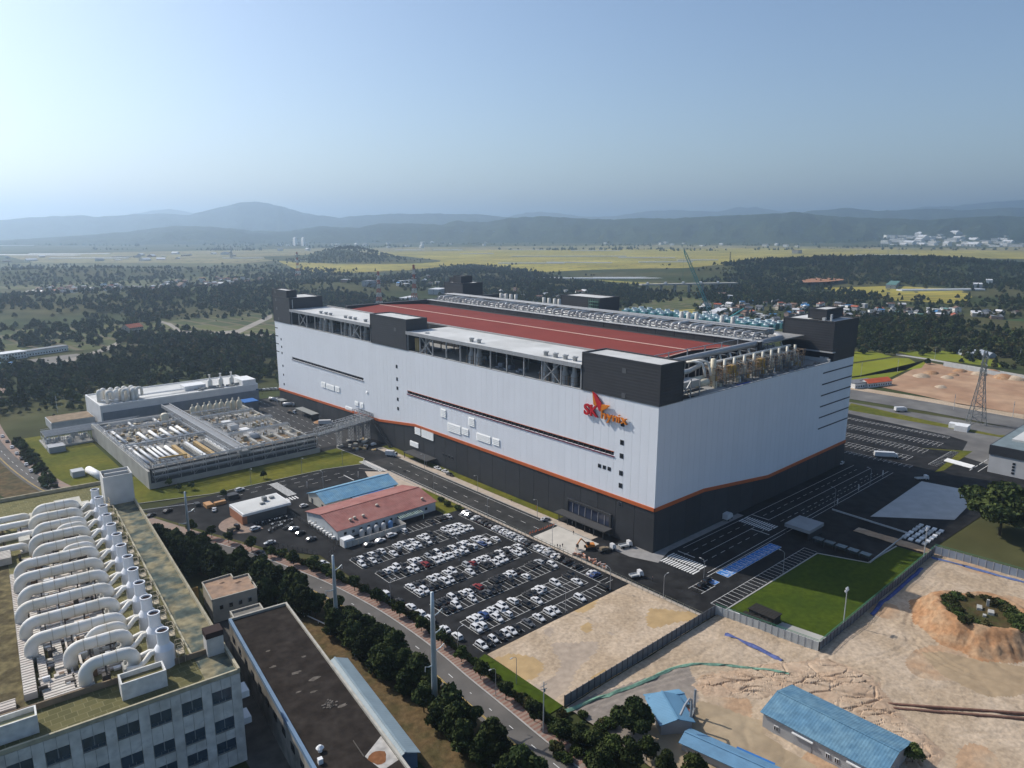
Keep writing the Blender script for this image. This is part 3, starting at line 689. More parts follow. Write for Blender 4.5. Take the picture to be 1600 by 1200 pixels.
# pale wall patches, shaped as slats tilted up to catch the sun
pale = M('pale_slat', (.80,.80,.77), .45, 0, .05, 1.0, stripe=(1, .8, .05))
def light_panel(x0, x1, y0, y1):
    ya, za = FX(400+x0/4, 400+(y0)/4); yb, zb = FX(400+x1/4, 400+y1/4)
    h = abs(za-zb)
    yc = (ya+yb)/2; w = abs(ya-yb); zc = (za+zb)/2; slope = w*0.0
    # the given box is the picture's bounding box: take off the slant of the wall
    sl = abs(FX(400+x0/4, 400+y0/4)[1]-FX(400+x1/4, 400+y0/4)[1]); h = max(1.6, h-0.0)
    return yc, zc, w, h
for q in [(411,436,783,822),(442,490,795,838),(498,524,810,850),(620,641,903,935),(653,672,912,948),(562,604,934,966),(1157,1188,950,1008),(1200,1280,1037,1110),(1288,1329,1068,1120),(1330,1367,1003,1065),(1381,1467,1100,1168),(1480,1523,1132,1185),(995,1030,1063,1118),(1037,1110,1073,1148),(965,1016,1150,1195),(690,699,842,852)]:
    yl = FX(400+q[0]/4, 500)[0]; yr = FX(400+q[1]/4, 500)[0]
    # height of the true rectangle: left edge spans top..(bottom - slant)
    xl, xr = 400+q[0]/4, 400+q[1]/4; slant = (xr-xl)*.27
    zt = FX(xl, 400+q[2]/4)[1]; zb_ = FX(xl, 400+q[3]/4-slant)[1]
    yl = FX(xl, 400+(q[2]+q[3])/8)[0]; yr = FX(xr, 400+(q[2]+q[3])/8)[0]
    q0, q1 = min(yl,yr), max(yl,yr); z_ = min(zb_, zt-1.2); m = MB(); ns = max(2, round((zt-z_)/.8)); dz = (zt-z_)/ns
    for k in range(ns): z0 = z_+k*dz; m.add([(-.42,q0,z0),(-.42,q1,z0),(-.04,q1,z0+dz),(-.04,q0,z0+dz),(-.04,q0,z0),(-.04,q1,z0)], [(0,1,2,3),(0,4,5,1),(0,3,4),(1,5,2)])
    m.build('wall_louvre', pale, FAB)
# ---- roof: slab, front gallery, decks
MB().box(.5,.5,57.4,W_-.5,L_-.5,57.9).build('roof_slab', M('gallery_floor', (.30,.30,.29), .8), FAB)
pz = 58.0
MB().box(-.05,-.05,HT,.5,L_,HT+.35).build('coping', lgrey_m, FAB)
MB().box(.5,-.05,HT,137,.45,HT+.35).build('coping', lgrey_m, FAB)
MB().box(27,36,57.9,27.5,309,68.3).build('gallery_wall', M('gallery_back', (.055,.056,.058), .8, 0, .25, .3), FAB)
def deck(y0, y1):
    d = MB().box(-.6,y0,68.2,27.4,y1,68.6).build('roof_deck', deck_m, FAB)
    MB().box(-.85,y0,67.1,-.6,y1,68.85).build('fascia', M('fascia_ribbed', (.34,.345,.35), .5, .1, .1, .5, stripe=(1, 1.1, .08)), d)
    return d
deck(38.8,166.9); deck(204,309)
def column(y, x=.3): MB().box(x-.3,y-.3,58,x+.3,y+.3,68.2).build('column', steel_m, FAB)
colsA = list(np.linspace(166.5, 39.5, 12)); colsB = list(np.linspace(308.5, 204.6, 10))
for y in colsA+colsB: column(y)
for (a, b_) in ((colsA[1],colsA[2]),(colsA[9],colsA[10]),(colsB[1],colsB[2]),(colsB[7],colsB[8])):
    m = MB().beam((.3,a,58.3),(.3,b_,67.8),.4).beam((.3,b_,58.3),(.3,a,67.8),.4); m.build('cross_brace', steel_m, FAB)
for y in colsA+colsB:                                      # inner frame and beams of the gallery
    MB().box(13.5,y-.25,57.9,14,y+.25,67.38).build('inner_column', grey_m, FAB); MB().box(.7,y-.2,67.4,27,y+.2,68.18).build('roof_beam', grey_m, FAB)
# exhaust scrubbers in the gallery, their stacks passing the deck
def scrub(x, y, h=12.6, fat=1.6, mat=None, parent=FAB):
    o = MB().lathe((x,y,57.9), [(fat,0),(fat,4.6),(fat*.62,6.0),(fat*.62,h-.6),(fat*.62+.35,h-.5),(fat*.62+.35,h),(fat*.5,h),(fat*.5,h-.8)], 14, True).build('exhaust_stack', mat or lgrey_m, parent, True)
    m = MB()
    for dx in (-1.9,1.9):
        for dy in (-1.9,1.9): m.box(x+dx-.09,y+dy-.09,57.9,x+dx+.09,y+dy+.09,61.8)
    for z in (59.6,61.7):
        m.box(x-1.95,y-1.95,z,x+1.95,y-1.8,z+.12).box(x-1.95,y+1.8,z,x+1.95,y+1.95,z+.12).box(x-1.95,y-1.8,z,x-1.8,y+1.8,z+.12).box(x+1.8,y-1.8,z,x+1.95,y+1.8,z+.12)
    m.build('platform', M('brown_steel', (.28,.20,.13), .6, .1), o)
    return o
for u in (737,748.5): 
    y = FX(u, 540, 4)[0]; scrub(4, y)
for u in (853,868,883.5,898.5):
    y = FX(u, 560, 4)[0]; scrub(4, y)
for u in (502,510,517,540,547.5,555,571):
    y = FX(u, 500, 4.5)[0]; scrub(4.5, y, 12.2, 1.5)
scrub(4, FX(667,520,4)[0], 11.2, 1.5)
b = MB()                                                   # pumps and skids on the gallery floor
for y in (156,150,118,98,92,84,74,66,60,296,290,262,258,232): 
    x = random.uniform(6, 20); b.box(x,y-1.6,57.9,x+3,y+1.6,57.9+random.uniform(1.4,3.4)); b.cyl((x-1,y-1,58.2),(x-1,y+2,58.2),.5,n=8)
b.cyl((3,158,59.2),(3,150,59.2),.6,n=8).cyl((6,150,60.4),(6,161,60.4),.5,n=8)
b.build('gallery_machines', M('machine_blue_grey', (.17,.19,.22), .5, .1, .3, .4, rnd=.2), FAB)
for y in (164.0,162.2): MB().cyl((4,y,58),(4,y,65),.8,n=10).build('tank', M('ochre_tank', (.48,.36,.16), .6), FAB)
# corner towers: box, coping, pale roof, windows
def tower(name, x0, x1, y0, y1, z0, z1, wins=(), mat=None, roofmat=None):
    t = MB().box(x0,y0,z0,x1,y1,z1-.7).build(name, mat or dark_rib, FAB)
    p = MB(); e = .12
    p.box(x0-e,y0-e,z1-.7,x0+.5,y1+e,z1).box(x1-.5,y0-e,z1-.7,x1+e,y1+e,z1).box(x0+.5,y0-e,z1-.7,x1-.5,y0+.5,z1).box(x0+.5,y1-.5,z1-.7,x1-.5,y1+e,z1)
    p.build('parapet', M('parapet_dark', (.05,.051,.054), .5, .1), t)
    MB().box(x0+.5,y0+.5,z1-.7,x1-.5,y1-.5,z1-.55).build('roof', roofmat or deck_m, t)
    for (y, z) in wins:
        f = MB().box(x0-.1,y-.95,z-.95,x0+.2,y+.95,z+.95).build('window', MATS['window_frame'], t)
    c = MB()
    for (cx, cy_) in ((x0,y0),(x1,y0),(x0,y1)): c.box(cx-.14,cy_-.14,z0,cx+.14,cy_+.14,z1-.72)
    c.build('corner_trim', MATS['parapet_dark'], t)
    return t
tower('corner_tower', -.3, 14, -.3, 38.6, 58.36, 74.0, [(16.8,69.4),(16.7,59.6)])
tower('middle_tower', -.3, 13.2, 167, 203.8, 58.36, 75.0, [(178,68.5)])
t = tower('end_tower', -.3, 24, 309.3, 336.2, 58.36, 76.2, [(331,73.5),(330,67.5),(328,60.5)])
tower('end_tower_top', -.28, 7, 313, 336.15, 76.2, 81.0, [(331,79)])
tower('rear_tower', 140, 160, 298.7, 323, 57.9, 79.6)
tower('rear_tower_top', 141, 152, 302, 312, 79.6, 85.2); tower('rear_tower_top', 143, 148, 313, 320, 79.6, 83.4)
t2 = tower('rear_block', 138, 157, 152.5, 187.5, 57.9, 78.6)
sca = M('scaffold_green', (.12,.26,.20), .7)
b = MB()
for i in range(5):
    b.box(136.2,153+i*1.9,58,136.32,153.12+i*1.9,78); b.box(137.6,153+i*1.9,58,137.72,153.12+i*1.9,78)
for z in range(60, 78, 2): b.box(136.2,153,z,137.7,160.8,z+.12)
b.build('scaffold', sca, FAB)
tower('right_tower', 137, 163.3, -.3, 26.1, 63.2, 78.2, [])
MB().box(139.5,.0,58.1,163.2,25.8,63.2).build('tower_base', dark_ribv, FAB)
MB().box(136.4,-.9,62.6,139.4,26.6,63.15).build('tower_ledge', lgrey_m, FAB)
tt = tower('right_tower_top', 142, 160, 6.6, 15.8, 78.2, 83.2)
MB().box(139.6,6.0,77.6,141.2,7.4,79.2).build('roof_unit', lgrey_m, FAB); MB().box(141.5,3.5,77.6,142.6,4.3,81).build('roof_unit', lgrey_m, FAB)
b = MB()
for y in (3.2,5.6): b.box(138.7,y-.9,58.2,139.45,y+.9,60.0)
ac = b.build('fan_unit', white_m, FAB)
MB().box(136.5,.3,57.9,137.5,24,59.6).build('low_wall', lgrey_m, FAB)
for i in range(3): MB().cyl((134.5,19-i*1.6,58),(134.5,19-i*1.6,61.2),.5,n=10).build('gas_cylinder', white_m, FAB)
# pipes on the end tower
MB().tube([(24.05,312,69),(24.3,312,74),(24.3,314,75.5),(24.3,316,75.5)],.3,6).build('pipe', lgrey_m, FAB)
MB().box(1.6,309.0,69,2.1,309.3,75).build('pipe', lgrey_m, FAB)
# red gable roof
XE0, XR, XE1, YG0, YG1 = 27.5, 53.0, 88.0, 24.0, 281.0
ZE0, ZRr, ZE1 = 69.0, 70.4, 68.5
rr = MB().add([(XE0,YG0,ZE0),(XR,YG0,ZRr),(XE1,YG0,ZE1),(XE0,YG1,ZE0),(XR,YG1,ZRr),(XE1,YG1,ZE1),
               (XE0,YG0,ZE0-.4),(XR,YG0,ZRr-.4),(XE1,YG0,ZE1-.4),(XE0,YG1,ZE0-.4),(XR,YG1,ZRr-.4),(XE1,YG1,ZE1-.4)],
              [(0,1,4,3),(1,2,5,4),(6,9,10,7),(7,10,11,8),(0,6,7,1),(1,7,8,2),(3,4,10,9),(4,5,11,10),(0,3,9,6),(2,8,11,5)])
red = rr.build('red_roof', red_m, FAB)
rc = MB().beam((XR,YG0-.2,ZRr+.12),(XR,YG1,ZRr+.12),1.1,.16).beam((XE0,YG0-.1,ZE0+.05),(XR,YG0-.1,ZRr+.1),.5,.2).beam((XR,YG0-.1,ZRr+.1),(XE1,YG0-.1,ZE1+.05),.4,.16)
rc.build('ridge_cap', M('pink_flashing', (.62,.42,.33), .5), red)
MB().box(XE0-.1,38.7,68.6,XE0+.9,309,69.35).build('gutter', M('gutter_grey', (.33,.32,.31), .6), red)
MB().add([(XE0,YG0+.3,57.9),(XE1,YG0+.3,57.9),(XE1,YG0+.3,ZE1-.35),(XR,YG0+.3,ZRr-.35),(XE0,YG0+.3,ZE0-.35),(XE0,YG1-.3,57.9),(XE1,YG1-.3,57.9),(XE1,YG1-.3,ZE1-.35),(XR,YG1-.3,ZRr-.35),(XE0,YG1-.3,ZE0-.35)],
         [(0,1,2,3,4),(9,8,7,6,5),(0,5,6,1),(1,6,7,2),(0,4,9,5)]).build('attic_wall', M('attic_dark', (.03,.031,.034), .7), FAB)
MB().box(27.6,YG1,57.9,163,YG1+3,71.2).build('end_parapet', dark_ribv, FAB)
# rear parapet in lengths, deck and pipe gallery behind it
for i, y in enumerate(np.arange(14, 281, 12.0)):
    MB().box(93.5+.04*(i%2),y+.12,57.9,95.5,min(y+11.88,281),71.0).build('parapet_panel', dark_ribv, FAB)
MB().box(93.2,14,71.0,97,281,71.25).build('coping', lgrey_m, FAB)
MB().box(88,24,67.6,93.5,281,68.2).build('valley_gutter', dgrey_m, FAB)
MB().box(95.6,14,69.6,136,281,70.2).build('rear_deck', M('rear_deck_grey', (.25,.25,.245), .8, 0, .2, .1), FAB)
MB().box(136,26.4,66,162.5,281,66.6).build('rear_deck', MATS['rear_deck_grey'], FAB)
def bow(y, w=4.2, r=.55, h=4.2, n=6):
    x = 97.5; pts = [(x,y,70.2),(x,y,70.2+h-1.3)]+[tuple(p) for p in arc((x+1.3,y,70.2+h-1.3),1.3,math.pi,math.pi/2,4,(1,0,0),(0,0,1))]+[(x+w,y,70.2+h),(x+w+7,y,70.2+h-.2)]
    return MB().tube(pts, r, 7)
y = 20; i = 0
lduct = M('silver_duct', (.46,.46,.45), .4, .3, .12, .6)
while y < 274:
    bow(y, 4+2*(i%3), random.choice((.55,.7,.85)), random.uniform(3.4,4.6)).build('exhaust_duct', lduct, FAB, True); i += 1; y += random.choice((4.2,5.5,7.0,3.4))
b = MB()
for y in np.arange(18, 276, 5.2):
    b.beam((96.8,y,70.2),(96.8,y,74.2),.22).beam((104,y,70.2),(104,y,74.6),.22).beam((96.8,y,74.2),(104,y,74.6),.2)
for z in (71.6,73.0,74.3):
    for x in (96.8,104): b.beam((x,18,z),(x,274,z),.16)
for xx, zz, rr_ in ((98.6,71.0,.35),(99.8,71.4,.3),(101,72.6,.4),(102.4,71.2,.45),(103,73.4,.35)): b.cyl((xx,18,zz),(xx,274,zz),rr_,n=6)
b.build('pipe_rack', steel_m, FAB)
MB().cyl((108,18,74.0),(108,276,74.0),1.5,n=12).cyl((112,18,73.6),(112,262,73.6),1.3,n=12).build('exhaust_header', M('header_grey', (.36,.36,.355), .5, .15, .1, .3), FAB, True)
MB().box(105,18,75.0,114,276,75.25).build('catwalk', M('catwalk_grey', (.33,.33,.325), .6, .1, .15, .4), FAB)
for u in (783,791,798.5,806,850,858,867,874,1066,1077,1090,1130,1147):
    yy, zz = FX(u, 470, 126); MB().cyl((126,yy,66),(126,yy,77.0),1.15,n=10).build('exhaust_stack', M('pale_stack', (.50,.49,.45), .5), FAB, True)
# cooling towers on the rear deck
teal = M('teal_casing', (.09,.24,.26), .5, 0, .15, .4)
ct = MB().box(-2.3,-2.3,0,2.3,2.3,3.0).mesh('cooling_cell', teal); cf = MB().lathe((0,0,3.0), [(1.9,0),(1.6,.5),(1.7,1.1),(1.2,1.1),(1.2,.7)], 10).mesh('fan_cowl', M('cowl_pale', (.45,.52,.55), .5))
for r_ in range(3):
    for c_ in range(15):
        if (r_, c_) in ((0,3),(0,9),(1,12)): continue
        o = ob('cooling_cell', ct, FAB, (142+r_*7, 38+c_*6.8, 69.4)); ob('fan_cowl', cf, o)
# big ducts over the short side roof
MB().tube([(12,16.3,69.2),(30,16.3,69.3),(112,16.3,70.4),(118,16.8,70.4),(124,22,70.4),(124,30,70.4)],1.3,12).build('main_duct', M('main_duct_grey', (.36,.36,.36), .45, .25, .1, .4), FAB, True)
b = MB()
for x in np.arange(20, 116, 8.0): b.beam((x,14.6,57.9),(x,14.6,68.6),.3).beam((x,18.2,57.9),(x,18.2,68.6),.3).beam((x,14.6,67.7),(x,18.2,67.7),.3)
for x in np.arange(30, 112, 13.0): b.cyl((x,18.6,68),(x,18.6,73.0),.28,n=6)
b.cyl((14,19.6,72.2),(118,19.6,73),.2,n=6)
b.build('duct_trestle', steel_m, FAB)
MB().box(14.2,3,61.5,30,9,64).build('duct_box', lduct, FAB); MB().tube([(14,9,66.4),(22,9,66.4),(32,10,66.0),(44,13,66.4)],1.0,10).build('branch_duct', lduct, FAB, True)
for i in range(2): MB().tube([(36+i*4,14,68.6),(37+i*4,11,69.3),(39+i*4,8.5,68.6),(39.5+i*4,7.6,66),(39.5+i*4,7,63)],.55,8).build('branch_duct', duct_m, FAB, True)
MB().cyl((31,5,61.5),(38,5,61.5),1.5,n=10).build('fan_casing', cream_m, FAB, True); MB().cyl((33,8.5,62.2),(40,8.5,62.2),1.3,n=10).build('fan_casing', cream_m, FAB, True)
MB().box(14.2,.6,57.9,24,10,58.2).box(14.2,1.0,60.3,30,3,60.7).build('plinth', dgrey_m, FAB)
MB().beam((14.5,1,58.2),(21,1,65),.3).beam((14.5,1,65),(21,1,58.2),.3).beam((21,1,58),(21,1,66),.4).beam((27,1,58),(27,1,65),.4).build('cross_brace', steel_m, FAB)
brown = MATS['brown_steel']
for i, x in enumerate((47,55.5,63,71,79,86.5,94,101,108.5,116)):
    yb = 8.2; h = 11.6 if i == 0 else 10.2
    s = MB().cyl((x,yb,57.9),(x,yb,57.9+h),1.15 if i == 0 else .62,n=12).build('scrubber_column', cream_m if i == 0 else M('cream_white', (.62,.59,.5), .45), FAB, True)
    fr = MB()
    for dx in (-2.6,2.6):
        for dy in (-3,2.6): fr.box(x+dx-.11,yb+dy-.11,57.9,x+dx+.11,yb+dy+.11,66.2)
    for z in (60.4,63.2,66.0): 
        fr.box(x-2.7,yb-3.1,z,x+2.7,yb-2.9,z+.2).box(x-2.7,yb+2.5,z,x+2.7,yb+2.7,z+.2).box(x-2.7,yb-3,z,x-2.5,yb+2.6,z+.2).box(x+2.5,yb-3,z,x+2.7,yb+2.6,z+.2)
    fr.beam((x-2.6,yb-3,60.4),(x+2.6,yb-3,63.2),.12).beam((x+2.6,yb-3,63.2),(x-2.6,yb-3,66),.12)
    fr.build('frame', brown if i in (0,1,4,9) else grey_m, s)
    MB().lathe((x+2.2,yb+.4,57.9), [(1.2,.8),(1.2,3.2),(.7,4.0),(.7,6)],10).build('vessel', (yel_m if i in (0,2,5) else cream_m), s, True)
    MB().tube([(x,yb+1,64.4),(x,yb+4,65.4),(x,yb+6.5,66.5),(x,yb+7.6,68.6)],.42,8).build('elbow', duct_m, s, True)
    if i in (1,4): MB().box(x+.9,yb-2.5,62.2,x+4.6,yb-.4,65.6).build('yellow_platform', yel_m, s)
MB().tube([(46,11.8,66.8),(118,11.8,67.2)],.6,8).build('branch_duct', duct_m, FAB, True)
b = MB()
for x in np.arange(44, 121, 2.6):
    for y in (4.8, 11.0): b.box(x-.06,y-.06,57.9,x+.06,y+.06,66.0)
for z in (59.2,61.8,64.6,66.2):
    for y in (4.8, 11.0): b.beam((44,y,z),(120,y,z),.12)
for k in range(70):
    x = random.uniform(44,118); z = random.choice((59.4,62,64.8)); b.cyl((x,random.uniform(4.8,7),z),(x+random.uniform(1,5),random.uniform(7,11),z+random.uniform(-.5,1.5)),.12,n=5)
b.build('scaffold_frame', brown, FAB)['kind'] = 'stuff'
for k in range(26):
    x = random.uniform(44,118); MB().box(x,random.uniform(4.8,6),57.9,x+random.uniform(.6,1.8),random.uniform(6.2,7.6),57.9+random.uniform(1.2,3.4)).build('pump_skid', random.choice((yel_m,cream_m,grey_m,white_m)), FAB)
b = MB()
for x in np.arange(50, 134, 7): b.box(x,2.2,57.9,x+random.uniform(1.5,4.5),random.uniform(3.4,4.6),58.0+random.uniform(.3,1.3))
b.build('roof_clutter', M('clutter', (.16,.15,.14), .7, 0, .3, .5, rnd=.2), FAB)
MB().box(56,1.2,57.92,66,2.6,58.15).build('blue_tarpaulin', M('tarp_blue', (.03,.07,.30), .7), FAB)
# ---- canopies at ground level
def portal(y0, y1, ztop, dep):
    t = MB().box(-.6,y0,0,.05,y0+1.0,ztop).box(-.6,y1-1.0,0,.05,y1,ztop).box(-.6,y0+1,ztop-.9,.05,y1-1,ztop).build('entrance_portal', dgrey_m, FAB)
    MB().add([(-.35,y0+1,3.9),(-.35,y1-1,3.9),(-.1,y1-1,ztop-.9),(-.1,y0+1,ztop-.9)], [(0,3,2,1)]).build('glazing', M('blue_glass', (.02,.03,.06), .1, 0, .2, .2, spec=.8), t)
    n = 7; b = MB()
    for i in range(1, n): y = lerp(y0, y1, i/n); b.beam((-.38,y,3.9),(-.2,y,ztop-.9),.25)
    b.build('glazing_bar', MATS['grey_trim'], t)
    c = MB().box(-dep,y0-1,3.3,-.62,y1+2.5,3.75).build('canopy', M('canopy_dark', (.065,.065,.066), .5, .1, .15, .4, stripe=(1,.8,.06)), t)
    q = MB()
    for y in np.arange(y0, y1+2, 5): q.box(-dep+.3,y-.15,0,-dep+.6,y+.15,3.3)
    q.build('post', dgrey_m, t)
portal(20.9, 46, 9.4, 5.5)
MB().box(-6.5,142,3.0,-.02,164,3.45).box(-6.2,142.3,0,-5.9,142.6,3).box(-6.2,163.4,0,-5.9,163.7,3).build('entrance_canopy', MATS['canopy_dark'], FAB)
# canopies near the far end
for (x0,y0,x1,y1,z) in ((-7,318,-2.5,326,4.0),(-9,268,-3.5,292,4.2)):
    s = thing('loading_shelter', 'grey flat-roofed loading shelter beside the dark base, %s' % ('the longer one' if y0 < 300 else 'the shorter one'), 'shelter')
    MB().box(x0,y0,z-.3,x1,y1,z).build('roof', M('shelter_roof', (.24,.25,.24), .6, .1, .12, .4, stripe=(1,.9,.06)), s)
    MB().box(x0+.3,y0+.3,0,x1-.2,y0+.5,z-.3).box(x1-.4,y0+.5,0,x1-.2,y1-.3,z-.3).build('wall', dgrey_m, s)
    for q in ((x0+.3,y1-.4),(x0+.3,(y0+y1)/2)): MB().box(q[0],q[1],0,q[0]+.2,q[1]+.2,z-.3).build('post', grey_m, s)
# ---- sign: red and orange letters with a winged emblem above them
SG = thing('company_sign', 'red and orange letter sign with butterfly emblem on white wall', 'sign', (0,0,0))
red_l = M('sign_red', (.52,.02,.03), .45); or_l = M('sign_orange', (.66,.20,.02), .45)
def letters(txt, y, z, size, mat, w=None, bold=0.0):
    """each letter a solid mesh of its own, reading along the long wall"""
    c = bpy.data.curves.new('letter', 'FONT'); c.size = size; c.extrude = .35; c.offset = bold; o = bpy.data.objects.new('letter', c); COL.objects.link(o); ms = []; x = 0.0
    for ch in txt:
        c.body = ch; bpy.context.view_layer.update(); me = bpy.data.meshes.new_from_object(o.evaluated_get(bpy.context.evaluated_depsgraph_get()))
        xs = [v.co.x for v in me.vertices]; ms.append((me, x-min(xs))); x += max(xs)-min(xs)+size*.07
    bpy.data.objects.remove(o); k = w/(x-size*.07)
    for me, dx in ms:
        me.materials.clear(); me.materials.append(mat); me.name = 'letter'; q = ob('letter', me, SG); q.matrix_local = Matrix(((0,0,-1,-.75),(-k,0,0,y-dx*k),(0,1,0,z),(0,0,0,1)))
letters('SK', 36.6, 48.7, 6.2, red_l, 7.6, .16); letters('hynix', 27.3, 48.6, 5.0, or_l, 13.2, .05)
def wing(poly, mat, d=.0): 
    n = len(poly); b = MB()
    b.add([(-1.1-d,p[0],p[1]) for p in poly]+[(-.5,p[0],p[1]) for p in poly], [tuple(range(n)), tuple(range(2*n-1,n-1,-1))]+[(i,n+i,n+(i+1)%n,(i+1)%n) for i in range(n)])
    return b.build('emblem_wing', mat, SG)
wing([(32.2,58.8),(31.4,53.6),(30.2,53.0),(29.0,54.6),(29.6,56.4)][::-1], or_l)
wing([(32.0,58.6),(29.8,57.6),(27.2,54.6),(27.6,51.8),(28.2,51.4),(29.6,53.8)][::-1], red_l, .12)
wing([(27.4,54.3),(23.0,54.6),(24.4,53.2),(28.0,51.2)][::-1], or_l, .06)
b = MB()
for y in (35,31,25,20,16): b.box(-.5,y-.1,50.2,.0,y+.1,50.4)
b.build('bracket', steel_m, SG)
# ================================================================== TREATMENT PLANT
PL = thing('treatment_plant', 'open concrete treatment basins crowded with grey pipework and white covers', 'treatment plant')
BX0, BX1, BY0, BY1, BZ = -125.0, -36.0, 203.0, 318.0, 8.0
MB().box(BX0,BY0,0,BX0+1,BY1,BZ+1.0).build('basin_wall', conc_m, PL)
MB().box(BX0+1,BY1-1,0,BX1,BY1,BZ).build('basin_wall', conc_m, PL)
MB().box(BX0+1,BY0,0,BX1,BY0+.8,2.6).build('basin_wall', conc_m, PL)
MB().box(BX0+1,BY0+4.6,0,BX1,BY0+5.2,BZ+.6).build('basin_wall', M('wall_painted_shade', (.10,.105,.11), .8), PL)  # dark colour paints in the shaded interior behind the trestle
MB().box(BX1-1,BY0+6.6,0,BX1,BY1-1,BZ-1).build('basin_wall', conc_m, PL)
floor_m = M('basin_floor', (.22,.215,.205), .9, 0, .3, .2, col2=(.30,.29,.27), mixscale=.15)
MB().box(BX0+1,BY0+6.6,5.0,BX1-1,BY1-1,5.6).build('basin_floor', floor_m, PL)
water_m = M('basin_water', (.012,.022,.035), .12, 0, .2, .2, spec=.6)
# open channels at the near end with tan walkways and white covers
for i, x in enumerate((-99,-93.5,-88.5)):
    MB().box(x,BY0+8,5.62,x+3.2,BY0+42,5.75).build('water_channel', water_m, PL)
for i, (x, m) in enumerate(((-101.5,tan_m),(-95.6,conc_m),(-90.2,tan_m),(-84.8,conc_m))):
    MB().box(x,BY0+7.5,5.6,x+1.9,BY0+43,7.6).build('walkway', m, PL)
for x in (-94.9,-83.8):
    MB().box(x,BY0+8.5,7.6,x+1.3,BY0+42.5,8.3).build('channel_cover', white_m, PL)
def cover(x, y0, y1, w=1.4, z=7.4): MB().tube([(x,y0,z),(x,y1,z)], w*.6, 8).build('channel_cover', white_m, PL, True)
for x in (-122.4,-119.6,-116.4): cover(x, 222, 262, 1.3)
for x in (-113,-110.5,-108): cover(x, 218, 252, 1.2)
for x in (-104.5,): cover(x, 214, 246, 1.6)
for x in (-122,-118.5): cover(x, 268, 300, 1.3)
for x in (-108,-102,-96,-90.5,-87): cover(x, 262, 284, 1.5)
for x in (-106,-92): cover(x, 296, 312, 1.2)
# long covered flume
b = MB().box(-80.5,204,8.2,-75.0,336,9.0).box(-80.5,204,9.0,-79.9,336,10.2).box(-75.6,204,9.0,-75.0,336,10.2)
b.build('flume', M('flume_grey', (.33,.335,.34), .5, .15, .12, .3), PL)
MB().box(-79.9,204,9.02,-75.6,336,9.3).build('flume_cover', M('flume_cover_grey', (.24,.245,.25), .5, .15, .1, .3, stripe=(1,2,.1)), PL)
b = MB()
for y in np.arange(206, 336, 9.5):
    for x in (-80,-75.4): b.box(x-.25,y-.25,5.6,x+.25,y+.25,8.2)
b.build('flume_leg', steel_m, PL)
# pipe racks across the basins
def rack(x0, x1, y, z0=5.6, z1=10.0, w=3.0, npipe=4, name='pipe_rack', mat=None, seed=0):
    b = MB(); n = max(2, int(abs(x1-x0)/6)); rg = random.Random(seed)
    for i in range(n+1):
        x = lerp(x0, x1, i/n)
        b.beam((x,y-w/2,z0),(x,y-w/2,z1),.2).beam((x,y+w/2,z0),(x,y+w/2,z1),.2).beam((x,y-w/2,z1-.2),(x,y+w/2,z1-.2),.24).beam((x,y-w/2,(z0+z1)/2+.6),(x,y+w/2,(z0+z1)/2+.6),.2)
        if i < n and i % 2 == 0: b.beam((x,y-w/2,z0+.5),(lerp(x0,x1,(i+1)/n),y-w/2,z1-.3),.14)
    for yy in (y-w/2, y+w/2): b.beam((x0,yy,z1),(x1,yy,z1),.22).beam((x0,yy,z1+1.0),(x1,yy,z1+1.0),.08)
    f = b.build(name, mat or steel_m, PL)
    q = MB()
    for k in range(npipe):
        yy = y-w/2+.4+(w-.8)*k/max(1,npipe-1); r = rg.choice((.09,.13,.18,.22)); q.cyl((x0,yy,z1+.1+r),(x1,yy,z1+.1+r),r,n=6)
        if k % 2: q.cyl((x0,yy,(z0+z1)/2+.8+r),(x1,yy,(z0+z1)/2+.8+r),r*.8,n=6)
    q.build('pipes', M('pipe_silver', (.47,.475,.47), .4, .3, .12, .8), f)
    return f
for i, (x0, x1, y) in enumerate([(-123,-82,252),(-123,-82,290),(-118,-82,306),(-73,-38,238),(-73,-38,262),(-73,-40,286),(-73,-50,300),(-118,-105,216)]): rack(x0, x1, y, seed=i)
for i, (y0, y1, x) in enumerate([(210,316,-123.2),(210,250,-82.2),(252,312,-82.4),(236,300,-72.6)]):
    b = MB()
    for k in range(4):
        b.cyl((x+k*.7-1,y0,8.6+.3*(k%2)),(x+k*.7-1,y1,8.6+.3*(k%2)),.15,n=6)
    for y in np.arange(y0, y1, 6): b.beam((x-1.4,y,5.6),(x-1.4,y,9.6),.22).beam((x+1.4,y,5.6),(x+1.4,y,9.6),.22).beam((x-1.4,y,8.3),(x+1.4,y,8.3),.2)
    for z in (9.6,10.4): b.beam((x-1.4,y0,z),(x-1.4,y1,z),.09)
    b.build('pipe_rack', steel_m, PL)
# equipment clutter on the basin floor
rg = random.Random(5); cl = [MB(), MB(), MB()]
for k in range(460):
    x = rg.uniform(-122,-38); y = rg.uniform(248,314)
    if -82 < x < -73: continue
    if x > -72 and rg.random() < .2: y = rg.uniform(214,248)
    m = cl[rg.randrange(3)]; h = rg.uniform(.6,2.2)
    if rg.random() < .5: m.box(x,y,5.6,x+rg.uniform(.5,2.2),y+rg.uniform(.5,2.6),5.6+h)
    else: m.cyl((x,y,5.6),(x,y,5.6+h),rg.uniform(.3,.8),n=8)
for m, c in zip(cl, (cream_m, M('clutter_tan', (.36,.27,.16), .8, 0, .2, .4), lgrey_m)): m.build('machinery', c, PL)
for (x, y, w, l) in ((-64,268,5,16),(-52,240,4,0),(-62,244,4.5,18),(-60,296,5,1)):
    if l > 1: MB().box(x,y-l/2,5.6,x+w,y+l/2,8.2).build('white_cover', white_m, PL)
